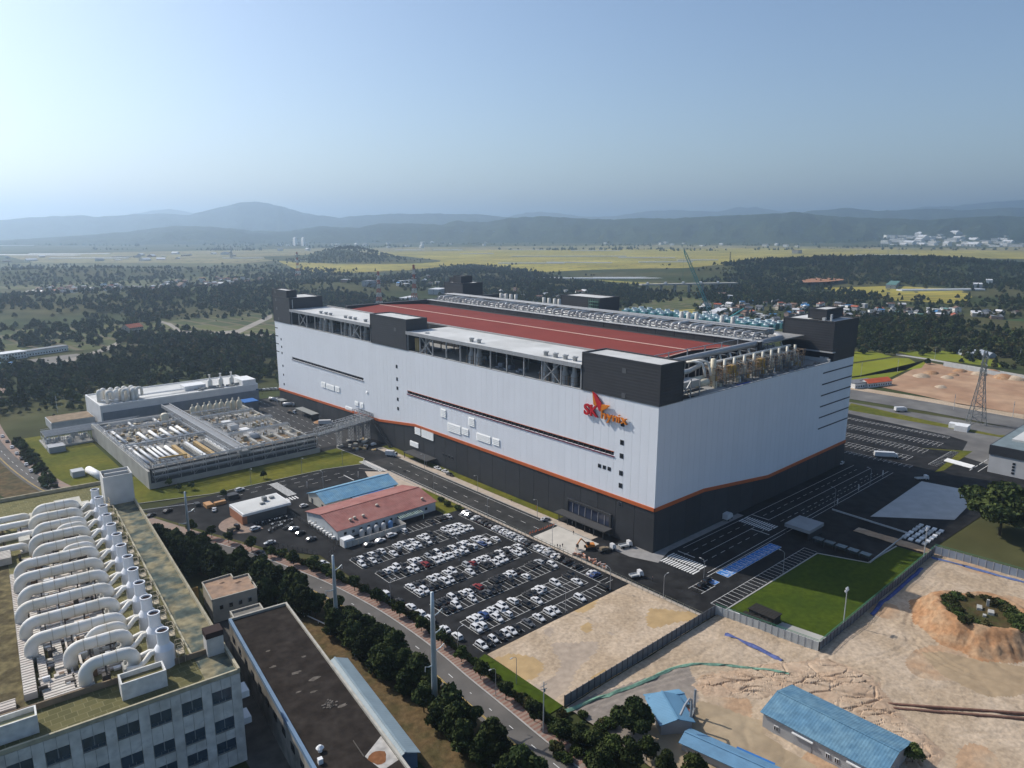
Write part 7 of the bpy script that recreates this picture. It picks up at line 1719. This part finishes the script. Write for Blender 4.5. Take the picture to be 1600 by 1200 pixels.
wood([(-100,462),(200,456),(432,440),(432,470),(200,478),(-100,480)], .0030, CLEAR+[VIL['left'],VIL['mid']])
wood([(250,446),(330,440),(420,424),(500,420),(560,430),(540,440),(470,470),(432,470),(432,452),(330,452)], .006, [VIL['mid']])
wood([(440,465),(520,462),(600,470),(700,478),(700,490),(440,490)], .02)
wood([(560,436),(650,432),(690,424),(745,415),(800,424),(870,440),(960,449),(1000,456),(1000,468),(900,480),(760,480),(720,470),(700,458),(610,462),(540,452)], .016, [VIL['rear']])
wood([(940,452),(1040,458),(1040,465),(960,478),(900,484)], .022)
wood([(1110,452),(1150,432),(1200,420),(1280,413),(1420,411),(1520,418),(1620,424),(1620,450),(1530,452),(1450,443),(1340,443),(1250,452),(1200,462),(1130,470),(1095,462)], .013, [fpoly([(1250,439),(1320,439),(1320,449),(1250,449)])], (.8,1.35))
wood([(1130,465),(1260,455),(1340,458),(1370,470),(1330,476),(1240,474),(1160,474),(1110,478)], .02)
wood([(1336,497),(1440,502),(1505,512),(1470,520),(1520,532),(1640,520),(1640,552),(1560,556),(1480,546),(1400,549),(1336,548)], .032, (), (.7,1.25))
wood([(1560,470),(1640,462),(1640,486),(1570,486)], .014)
wood([(1420,462),(1460,470),(1520,482),(1440,482)], .008)
wood([(1500,552),(1640,560),(1640,585),(1560,575)], .012)
wood([(480,409),(545,401),(620,409),(545,411)], .012)
for nm_, pl_ in VIL.items():
    for (x, y) in sample(pl_, .0016 if nm_ in ('left','mid') else .004): forest.append((x, y, random.uniform(.6,1.1)))
# hedges and groves on the plain
for k in range(46):
    u, v = random.uniform(0,1600), random.uniform(377,392); c = P(u,v); n_ = random.randint(8,40); an = YAW-math.pi/2+random.uniform(-.4,.4); L = random.uniform(100,700)
    for i in range(n_): t = random.uniform(-1,1); forest.append((c[0]+math.cos(an)*L*t+random.uniform(-15,15), c[1]+math.sin(an)*L*t+random.uniform(-15,15), random.uniform(1.0,2.2)))
for k in range(10):
    u, v = random.uniform(600,1550), random.uniform(396,440); c = P(u,v)
    for i in range(random.randint(2,7)): forest.append((c[0]+random.uniform(-40,40), c[1]+random.uniform(-20,20), random.uniform(.6,1.0)))
wood([(-100,420),(60,414),(260,424),(420,412),(420,420),(250,440),(-100,445)], .0022)
wood([(-100,438),(200,430),(330,436),(200,448),(-100,452)], .0025, [VIL['left'],VIL['mid']])
def keep(x, y):
    if -205 < x < 172 and -80 < y < 350 and not (x < -150): return False
    if x > -165 and x < 180 and y < 386: return False
    if 163 < x < 300 and -75 < y < 70: return False
    return True
def gapf(f):
    q = mn.noise((f[0]*.016, f[1]*.016, 11))+.5*mn.noise((f[0]*.05, f[1]*.05, 2))
    return f if q > -.22 else (f[0], f[1], f[2]*.45)
forest = [gapf(f) for f in forest if keep(f[0], f[1])]
# clusters of taller trees
forest = [(x, y, s*(1.0+.35*mn.noise((x*.012, y*.012, 3)))) for x, y, s in forest]
fd = sorted(forest, key=lambda f: math.hypot(f[0]-CAM[0], f[1]-CAM[1]))
near = [f for f in fd if 0 < px((f[0],f[1],5))[0] < 1600][:170]; nset = set(near)
near.sort(key=lambda f: px((f[0],f[1],4))[0])
src = {}
for i, (x, y, s) in enumerate(near):
    kk = random.choice(('far_a','far_b','far_c','far_e','far_d','far_b'))
    t = tree(kk, x, y, s, 'tree at the near edge of the far wood, %s from the left' % nth(i+1), 'nearest trees of the far wood', z=terr(x,y)-.2 if math.hypot(x-60,y-80) > 430 else 0, name='wood_tree')
    if kk not in src: src[kk] = [c for c in t.children if c.name.startswith('crown')][0]
rest = [f for f in fd if f not in nset]
scatter('wood', 'dark woods, groves and hedges over the plain and hillocks', 'wood', [(x,y,(terr(x,y) if math.hypot(x-60,y-80) > 430 else 0)-.5) for x,y,s in rest], [s for _,_,s in rest], list(src.values()))
print('FOREST', len(rest), 'CARS', NCAR)
# ---- houses
hw = [M('wall_h%d' % i, c, .8, 0, .1, .5) for i, c in enumerate([(.70,.69,.66),(.44,.40,.34),(.34,.24,.19),(.42,.43,.44)])]
hr_ = {'white': M('hroof_white', (.62,.62,.62), .5), 'blue': M('hroof_blue', (.06,.20,.40), .5), 'red': M('hroof_red', (.36,.10,.05), .6), 'grey': M('hroof_grey', (.15,.155,.165), .6), 'brown': M('hroof_brown', (.17,.10,.07), .7), 'green': M('hroof_green', (.10,.20,.17), .6)}
HM = {}
def house_mesh(w_, d_, h, flat_):
    key = (round(w_), round(d_), round(h), flat_)
    if key in HM: return HM[key]
    w_, d_, h = key[:3]
    if flat_: wl = MB().box(-w_/2,-d_/2,0,w_/2,d_/2,h); rf = MB().box(-w_/2-.2,-d_/2-.2,h,w_/2+.2,d_/2+.2,h+.5)
    else:
        r = h+d_*.25; wl = MB().box(-w_/2,-d_/2,0,w_/2,d_/2,h); o = .5
        wl.add([(-w_/2,-d_/2,h),(-w_/2,d_/2,h),(-w_/2,0,r-.1),(w_/2,-d_/2,h),(w_/2,d_/2,h),(w_/2,0,r-.1)],[(0,1,2),(3,5,4)])
        rf = MB().add([(-w_/2-o,-d_/2-o,h-.25),(w_/2+o,-d_/2-o,h-.25),(w_/2+o,0,r),(-w_/2-o,0,r),(-w_/2-o,d_/2+o,h-.25),(w_/2+o,d_/2+o,h-.25)],[(0,1,2,3),(3,2,5,4)])
        rf.add([(-w_/2-o,-d_/2-o,h-.45),(w_/2+o,-d_/2-o,h-.45),(w_/2+o,d_/2+o,h-.45),(-w_/2-o,d_/2+o,h-.45)],[(0,3,2,1)])
    win = MB()
    for x in np.arange(-w_/2+1.2, w_/2-1, 2.6):
        for z in np.arange(1.0, h-1.2, 3.0): win.box(x,-d_/2-.06,z,x+1.2,-d_/2,z+1.3).box(x,d_/2,z,x+1.2,d_/2+.06,z+1.3)
    for z in np.arange(1.0, h-1.2, 3.0): win.box(-w_/2-.06,-.7,z,-w_/2,.7,z+1.3)
    HM[key] = (wl, rf, win); return HM[key]
HMM = {}
def house(x, y, rz, w_, d_, h, colr, wi, label, group, flat_=False, cat='house', name='house'):
    t = thing(name, label, cat, (x,y,(terr(x,y) if math.hypot(x-60,y-80) > 430 else 0)-.2), rz, group); wl, rf, win = house_mesh(w_, d_, h, flat_); k = (round(w_),round(d_),round(h),flat_)
    for part, mbx, mt in (('wall',wl,hw[wi]),('roof',rf,hr_[colr]),('windows',win,glass_m)):
        kk = (k, part, mt.name)
        if kk not in HMM: HMM[kk] = mbx.mesh(part, mt)
        o = ob(part, HMM[kk], t)
        if part == 'windows': o['kind'] = 'stuff'
    return t
pend = []
def village(poly, n_, group, where, weights, mind=9, sizes=(7,12)):
    pts = sample(poly, n_*6/max(1,(max(p[0] for p in poly)-min(p[0] for p in poly))*(max(p[1] for p in poly)-min(p[1] for p in poly)))*2); random.shuffle(pts); got = []
    for p in pts:
        if all(math.dist(p,q) > mind for q in got): got.append(p)
        if len(got) >= n_: break
    for p in got: pend.append((p[0], p[1], group, where, random.choices(list(weights), list(weights.values()))[0], sizes))
village(VIL['right'], 120, 'village houses beyond the dark towers', 'in the village beyond the dark towers', {'white':4,'blue':2,'red':2.4,'grey':4,'brown':2,'green':.8}, 11)
village(VIL['left'], 64, 'houses of the left village', 'in the hazy village behind the left wood', {'white':4,'grey':4,'blue':1,'brown':2,'red':.6}, 13)
village(VIL['mid'], 44, 'houses on the slope left of the factory', 'on the hazy slope left of the end tower', {'white':3,'brown':4,'grey':2,'red':1.5}, 14, (9,14))
village(VIL['rear'], 16, 'houses behind the red roof', 'among the trees behind the red roof', {'white':4,'grey':3,'blue':1,'brown':2}, 14, (9,16))
village(VIL['rear2'], 14, 'houses behind the pipe gallery', 'among the trees behind the pipe gallery', {'white':3,'grey':3,'brown':2,'blue':1}, 14)
village(fpoly([(1378,384.3),(1600,386.2),(1650,383.5),(1600,379.9),(1390,379.9)]), 110, 'far town at the foot of the hills', 'in the far town under the hills', {'white':9,'grey':2}, 60, (34,70))
village(fpoly([(820,374),(1300,381),(1300,387),(820,383)]), 22, 'far village on the plain', 'in the far village across the plain', {'white':4,'grey':3,'red':1}, 60, (20,34))
village(fpoly([(430,393),(760,386),(760,379),(430,383)]), 24, 'far houses behind the hillock', 'far off behind the wooded hillock', {'white':4,'grey':3}, 60, (20,40))
village(fpoly([(0,420),(400,404),(380,394),(0,402)]), 22, 'far sheds on the hazy left plain', 'on the hazy left plain', {'white':5,'grey':3}, 40, (16,40))
grp = {}
for q in pend: grp.setdefault((q[2], q[4]), []).append(q)
for (g_, colr), qs in grp.items():
    qs.sort(key=lambda q: px((q[0],q[1],3))[0])
    for i, (x, y, _, where, c, sz_) in enumerate(qs):
        w_ = random.uniform(*sz_); d_ = w_*random.uniform(.55,.9); far_ = sz_[0] > 18; fl_ = random.random() < (.75 if far_ else .35)
        h = random.choice((3,6,6)) if not far_ else random.choice((9,12,15))
        if g_.startswith('far town') and random.random() < .3: h = 24
        house(x, y, random.uniform(0,3.14) if not far_ else math.radians(-102)+random.uniform(-.3,.3), w_, d_, h, c, 0 if far_ else random.choice((0,0,1,2,3)), '%s-roofed %s, %s from the left %s' % (c, 'block' if far_ else 'house', nth(i+1), where), g_, fl_, 'building' if far_ else 'house', 'town_block' if far_ else 'house')
# single buildings
def bldg(u, v, w_, d_, h, rz, c, wi, label, flat_=True): p = P(u,v); house(p[0], p[1], rz, w_, d_, h, c, wi, label, 'single buildings in the country', flat_, 'building', 'outbuilding')
bldg(18,560,22,14,6,.3,'white',0,'white house beside the long greenhouse at the left edge'); bldg(68,552,44,10,5,.35,'grey',0,'long pale low building above the grey farmyard'); bldg(5,578,14,10,6,.3,'blue',0,'blue-white house cut by the left picture edge')
bldg(208,522,18,14,9,.4,'red',1,'red-roofed villa among the trees left of the factory', False); bldg(640,447,30,18,8,.5,'grey',3,'pale hall between the two red and white pylons'); bldg(577,457,26,16,10,.5,'grey',3,'blue-grey hall just behind the red roof end')
bldg(638,470,40,14,5,.5,'white',0,'white-roofed shed behind the far red roof edge'); bldg(684,463,34,22,9,.5,'white',3,'pale hall beside the rear dark tower'); bldg(1128,463,22,14,6,.6,'brown',0,'cream house on the slope by the crane'); bldg(1140,466,12,10,5,.6,'white',0,'small white house on the slope by the crane')
bldg(1150,508,26,14,8,.4,'red',2,'red-walled works building behind the pipe gallery end'); bldg(1118,490,90,14,4,.35,'white',3,'long pale greenhouse roof behind the crane'); bldg(1345,603,26,11,4.5,-.3,'grey',0,'grey shed beside the orange-roofed house')
bldg(1525,493,36,12,5,.35,'white',1,'long brown shed with white roof in the right village'); bldg(1555,496,52,14,4,.35,'grey',2,'long low shed with pale roof at the right village edge'); bldg(1395,448,130,18,8,.3,'green',3,'long teal hall in front of the wooded ridge'); bldg(1527,449,40,16,8,.3,'white',3,'white hall beside the winding lane'); bldg(1545,443,40,12,8,.3,'white',0,'white shed at the wood edge on the right')
bldg(1245,396,60,30,16,.2,'brown',1,'yellow block out on the far plain')
OH = P(1367,602); house(OH[0], OH[1], -.32, 26, 9, 4, 'red', 0, 'house with a bright orange roof beside the far road', 'single buildings in the country', False)
HMM_o = [o for o in bpy.data.objects if o.get('label') == 'house with a bright orange roof beside the far road'][0]
for c in HMM_o.children:
    if c.name.startswith('roof'): c.data = c.data.copy(); c.data.materials[0] = M('hroof_orange', (.58,.11,.035), .6)
# far apartment slabs and the domed works
def slab(u, v, n_, w_, h, gap, label0, mat, zb=0):
    for i in range(n_):
        p = P(u+i*gap, v); t = thing('apartment_block', '%s, %s from the left' % (label0, nth(i+1)), 'apartment block', (p[0],p[1],zb), math.radians(-102 if mat is far_white else -60), label0); MB().box(-w_/2,-8,0,w_/2,8,h).build('wall', mat, t)
        b = MB()
        for z in np.arange(4, h-3, 6.0): b.box(-w_/2+2,-8.2,z,w_/2-2,-8,z+2)
        b.build('window_bands', M('far_windows', (.10,.12,.15), .4), t)
        MB().box(-w_/4,-4,h,w_/4,4,h+4).build('roof_house', mat, t)
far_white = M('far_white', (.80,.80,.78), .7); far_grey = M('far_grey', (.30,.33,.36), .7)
slab(461.5,384,2,62,52,13,'pale apartment slab on the hazy plain', far_white); slab(530,377,7,40,70,9,'thin tower block before the hazy hills', far_white, 0)
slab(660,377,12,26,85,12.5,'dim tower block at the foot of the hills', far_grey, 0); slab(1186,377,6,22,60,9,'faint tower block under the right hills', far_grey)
dp = P(1427,380.6); DM = thing('domed_works', 'large white domed hall in the far works under the hills', 'hall', (dp[0],dp[1],terr(dp[0],dp[1])-2), .3)
MB().lathe((0,0,0), [(118,0),(116,14),(104,28),(80,41),(45,50),(15,54),(1,55)],32).build('dome', far_white, DM, True); MB().box(-260,-40,0,-150,40,22).build('hall', far_white, DM)
for i, (u, v, w_, h) in enumerate([(1390,385,120,50),(1455,388,70,30),(1470,386,60,40),(1490,384,90,48),(1515,383,70,42),(1535,385,110,60),(1550,382,80,70),(1570,384,100,55),(1588,386,90,60),(1600,382,120,80),(1500,388,60,26),(1430,390,60,30)]):
    p = P(u,380.4+(v-382)*.35); h = h*.42; t = thing('works_building', 'white works hall, %s listed beside the dome' % nth(i+1), 'hall', (p[0],p[1],terr(p[0],p[1])-2), .4+random.uniform(-.3,.3), 'halls of the far works'); MB().box(-w_/2,-w_*.3,0,w_/2,w_*.3,h).build('wall', far_white, t); MB().box(-w_/2-1,-w_*.3-1,h,w_/2+1,w_*.3+1,h+3).build('roof', lgrey_m, t); MB().box(-w_*.4,-w_*.3-.4,h*.3,w_*.4,-w_*.3,h*.45).build('window_band', MATS['far_windows'], t)
# greenhouse sheets on the plain
gh_m = M('polytunnel', (.60,.60,.58), .5)
GP = [(55,399,420,30),(110,397,380,26),(140,404,300,28),(15,384,300,24),(380,404,160,16),(475,408,70,10),(530,410,50,10),(745,397,160,10),(860,401,330,16),(935,401,240,14),(830,412,230,12),(905,411,230,14),(945,436,330,18),(990,435,200,12),(1010,403,230,14),(1040,410,200,12),(1090,407,160,12),(1230,407,200,14),(1310,410,260,16),(1420,411,260,14),(1500,410,330,14),(1560,413,280,12),(1470,454,180,18),(830,391,220,12),(700,391,160,10),(1380,399,260,12),(930,392,260,14),(640,391,160,10)]
for i, (u, v, L, w_) in enumerate(sorted(GP)):
    p = P(u, v); t = thing('greenhouse_row', 'white polytunnel row on the plain, %s from the left' % nth(i+1), 'greenhouse', (p[0],p[1],.4), YAW-math.pi/2+random.uniform(-.15,.15), 'polytunnel rows on the plain')
    me = MB(); nr = max(2, int(w_/6)); 
    for k in range(nr): yb = -w_/2+k*6; me.add([(s*L/2, yb+3-3*math.cos(a), 3.2*math.sin(a)) for s in (-1,1) for a in np.linspace(0,math.pi,6)], [(j,j+1,7+j,6+j) for j in range(5)]+[tuple(range(5,-1,-1)), tuple(range(6,12))])
    me.build('tunnel_skin', gh_m, t)
for i in range(4):
    p = P(1509+i*(10.2 if i < 2 else 11), 556); t = thing('polytunnel', 'grey arched polytunnel beside the rice, %s from the left' % nth(i+1), 'greenhouse', (p[0],p[1],0), YAW-.12, 'arched polytunnels')
    MB().add([(s*11, -3.4*math.cos(a), 4.6*math.sin(a)) for s in (-1,1) for a in np.linspace(0,math.pi,9)], [(j,j+1,10+j,9+j) for j in range(8)]+[tuple(range(8,-1,-1)), tuple(range(9,18))]).build('tunnel_skin', M('tunnel_grey', (.30,.33,.37), .4), t)
    b = MB()
    for s in np.linspace(-11,11,6): b.tube([(s,-3.45*math.cos(a),4.65*math.sin(a)) for a in np.linspace(0,math.pi,9)],.1,4)
    b.build('hoops', lgrey_m, t)
# ---- lattice towers
def lattice(label, x, y, h, wb, wt, mats, arms, name='pylon', group='lattice pylons', th=.28, waist=.6):
    t = thing(name, label, 'pylon', (x,y,0), random.uniform(.2,.6), group); nseg = 9; B = [MB(), MB()]
    def wd(z): return lerp(wb, wt*1.1, min(1, z/(h*waist))) if z < h*waist else lerp(wt*1.1, wt*.6, (z-h*waist)/(h*(1-waist)))
    for i in range(nseg):
        z0, z1 = h*i/nseg, h*(i+1)/nseg; a, c = wd(z0)/2, wd(z1)/2; b = B[i % 2]
        cs0 = [(-a,-a),(a,-a),(a,a),(-a,a)]; cs1 = [(-c,-c),(c,-c),(c,c),(-c,c)]
        for k in range(4):
            b.beam((*cs0[k],z0),(*cs1[k],z1),th); b.beam((*cs0[k],z0),(*cs1[(k+1)%4],z1),th*.5); b.beam((*cs0[(k+1)%4],z0),(*cs1[k],z1),th*.5); b.beam((*cs1[k],z1),(*cs1[(k+1)%4],z1),th*.5)
    for zf in arms:
        z = h*zf; a = h*.13
        for s in (-1, 1): B[1].beam((0,0,z+1),(s*a,0,z),th*.8); B[1].beam((0,0,z-1.5),(s*a,0,z),th*.6); B[0].beam((s*a,0,z),(s*a,0,z-2),th*.5)
    for i in (0, 1): B[i].build('lattice', mats[i % len(mats)], t)
    return t
pr, pw = M('pylon_red', (.40,.10,.06), .6), M('pylon_white', (.55,.55,.53), .6); pg = M('pylon_grey', (.20,.21,.21), .5, .3)
lattice('grey lattice pylon standing by the far road', 306.8,-20.4,47.4,9,2.6,[pg,pg],(.72,.82,.92),th=.34)
p = P(593,484); lattice('red and white lattice pylon behind the red roof, left one', p[0],p[1],58,9,3,[pr,pw],(.7,.8,.9),th=.6); p = P(648,480); lattice('red and white lattice pylon behind the red roof, right one', p[0],p[1],66,9,3,[pr,pw],(.7,.8,.9),th=.6)
p = P(466,432); lattice('faint red and white pylon on the plain behind the end tower', p[0],p[1],62,10,3,[pr,pw],(.7,.8,.9),th=.8)
for i, (u, v) in enumerate(((362,404),(1140,420))): p = P(u,v); lattice('faint grey pylon far out on the plain, %s one' % ('left' if i == 0 else 'right'), p[0],p[1],50,9,3,[pg,pg],(.7,.85),th=.8)
# ---- teal lattice boom crane
CR = thing('crawler_crane', 'teal lattice boom crane rising behind the factory', 'crane'); tl = M('crane_teal', (.05,.26,.27), .5)
cb = P(1112,498); ct = None
d = ray(1069,391); tt_ = (np.linalg.norm(cb[:2]-CAM[:2])+10)/np.linalg.norm(d[:2]); tip = CAM+d*tt_
b = MB(); base_ = np.array((cb[0],cb[1],4.0)); ax = tip-base_; ln = np.linalg.norm(ax); ax /= ln; s1 = np.cross(ax,(0,0,1)); s1 /= np.linalg.norm(s1); s2 = np.cross(ax,s1); n_ = 26
def bc(i, k): w_ = 1.5*min(1,(i+1)/3,(n_-i+1)/3); return base_+ax*ln*i/n_+s1*w_*(1 if k in (0,1) else -1)+s2*w_*(1 if k in (0,3) else -1)
for i in range(n_):
    for k in range(4): b.beam(bc(i,k), bc(i+1,k), .38); b.beam(bc(i,k), bc(i+1,(k+1)%4), .2)
b.build('boom', tl, CR)
MB().beam(base_, base_+np.array((-14,10,18)), .6).beam(base_+np.array((-14,10,18)), tip, .15).beam(tip, tip-np.array((0,0,40)), .12).build('backstay', tl, CR); MB().obox((cb[0],cb[1],1.6),(8,5,4),.6).build('cab_house', tl, CR)
MB().obox((cb[0]-2,cb[1]-3,0),(9,1.6,1.6),.6).obox((cb[0]+2,cb[1]+3,0),(9,1.6,1.6),.6).build('track', black_m, CR)
CR2 = thing('crawler_crane', 'small teal crane boom beside the red-walled works', 'crane'); p = P(1125,511); MB().beam((p[0],p[1],5),(p[0]+30,p[1]-14,22),1.6).build('boom', tl, CR2); MB().obox((p[0],p[1],0),(8,5,6),.4).build('cab_house', tl, CR2)
# viaduct
VD_ = thing('viaduct', 'dark road viaduct on piers behind the factory', 'bridge'); a, c = P(1000,458), P(1150,455)
a = np.array((a[0],a[1],0)); c = np.array((c[0],c[1],0)); MB().beam(a+(0,0,16),c+(0,0,16),14,2.4).build('deck', conc_m, VD_)
for i in range(7): q = a+(c-a)*(i+.5)/7; MB().obox((q[0],q[1],0),(6,4,15),.4).build('pier', conc_m, VD_)
for i in range(5): q = a+(c-a)*(i+.4)/5.5; MB().obox((q[0],q[1],17.2),(9,3,3),.35).build('lorry_body', white_m, thing('lorry', 'tiny white lorry on the viaduct, %s from the left' % nth(i+1), 'truck', (0,0,0), 0, 'lorries on the viaduct'))
# earth heaps on the far site
for i, (u, v, s) in enumerate([(1440,588,9),(1455,583,8),(1480,590,7),(1500,580,8),(1530,585,9),(1550,582,10),(1470,605,6),(1570,590,12),(1590,592,12),(1490,586,6)]):
    p = P(u,v); b = MB(); n_ = 12
    prof = [(s,0),(s*.8,s*.12),(s*.45,s*.22),(.2,s*.26)]
    b.lathe((0,0,0), prof, n_); b.v = [(x*(1+.35*mn.noise((x*.4,y*.4,i))), y*.7*(1+.35*mn.noise((y*.4,x*.4,i))), z) for x,y,z in b.v]
    o = b.build('earth_heap', soil_m if i % 2 else sand_m, None, True, (p[0],p[1],0)); tag(o, 'heap of loose earth on the far site, %s listed' % nth(i+1), 'heap', 'earth heaps on the far site')
# small mixing plant beside the workshop
MX = thing('mixing_plant', 'small steel batching machine with pipes beside the blue workshop', 'machine', (*P(1078,1140)[:2],0), .4)
for x in (0, 4.5): MB().cyl((x,0,0),(x,0,8.5),.32,n=10).build('riser_pipe', steel_m, MX)
MB().tube([(0,0,8.4),(-1,.4,9.2),(-3,1,8.6),(-5,1.6,7)],.28,8).build('elbow_pipe', steel_m, MX); MB().beam((0,0,2.4),(5.5,0,3.4),.4).build('conveyor', grey_m, MX)
MB().lathe((2.2,1.8,0), [(.5,1.0),(1.5,2.4),(1.5,3.2)],10).build('hopper', M('hopper_red', (.26,.09,.06), .7), MX)
b = MB()
for k in range(30): b.obox((random.uniform(1,9),random.uniform(1,6),0),(random.uniform(.4,1.6),random.uniform(.3,1.0),random.uniform(.3,1.3)),random.uniform(0,3))
b.build('scrap_heap', M('scrap_dark', (.06,.052,.048), .7, 0, .4, .8), MX)['kind'] = 'stuff'
# fir grove left of the farmyard and tall poplars, kept as single trees of the wood
# ================================================================== HAZE
hz = MB().box(-26000,-26000,-3,26000,26000,700).build('haze', None); hz['kind'] = 'stuff'; hz['label'] = 'thin pale haze filling the air of the valley'
hm = bpy.data.materials.new('haze_air'); hm.use_nodes = True; n_ = hm.node_tree.nodes; n_.remove(n_['Principled BSDF'])
pv_ = n_.new('ShaderNodeVolumePrincipled'); pv_.inputs['Color'].default_value = (.62,.80,1.0,1); pv_.inputs['Density'].default_value = HAZE_D; pv_.inputs['Anisotropy'].default_value = .68
hm.node_tree.links.new(pv_.outputs[0], n_['Material Output'].inputs['Volume']); hz.data.materials.append(hm)
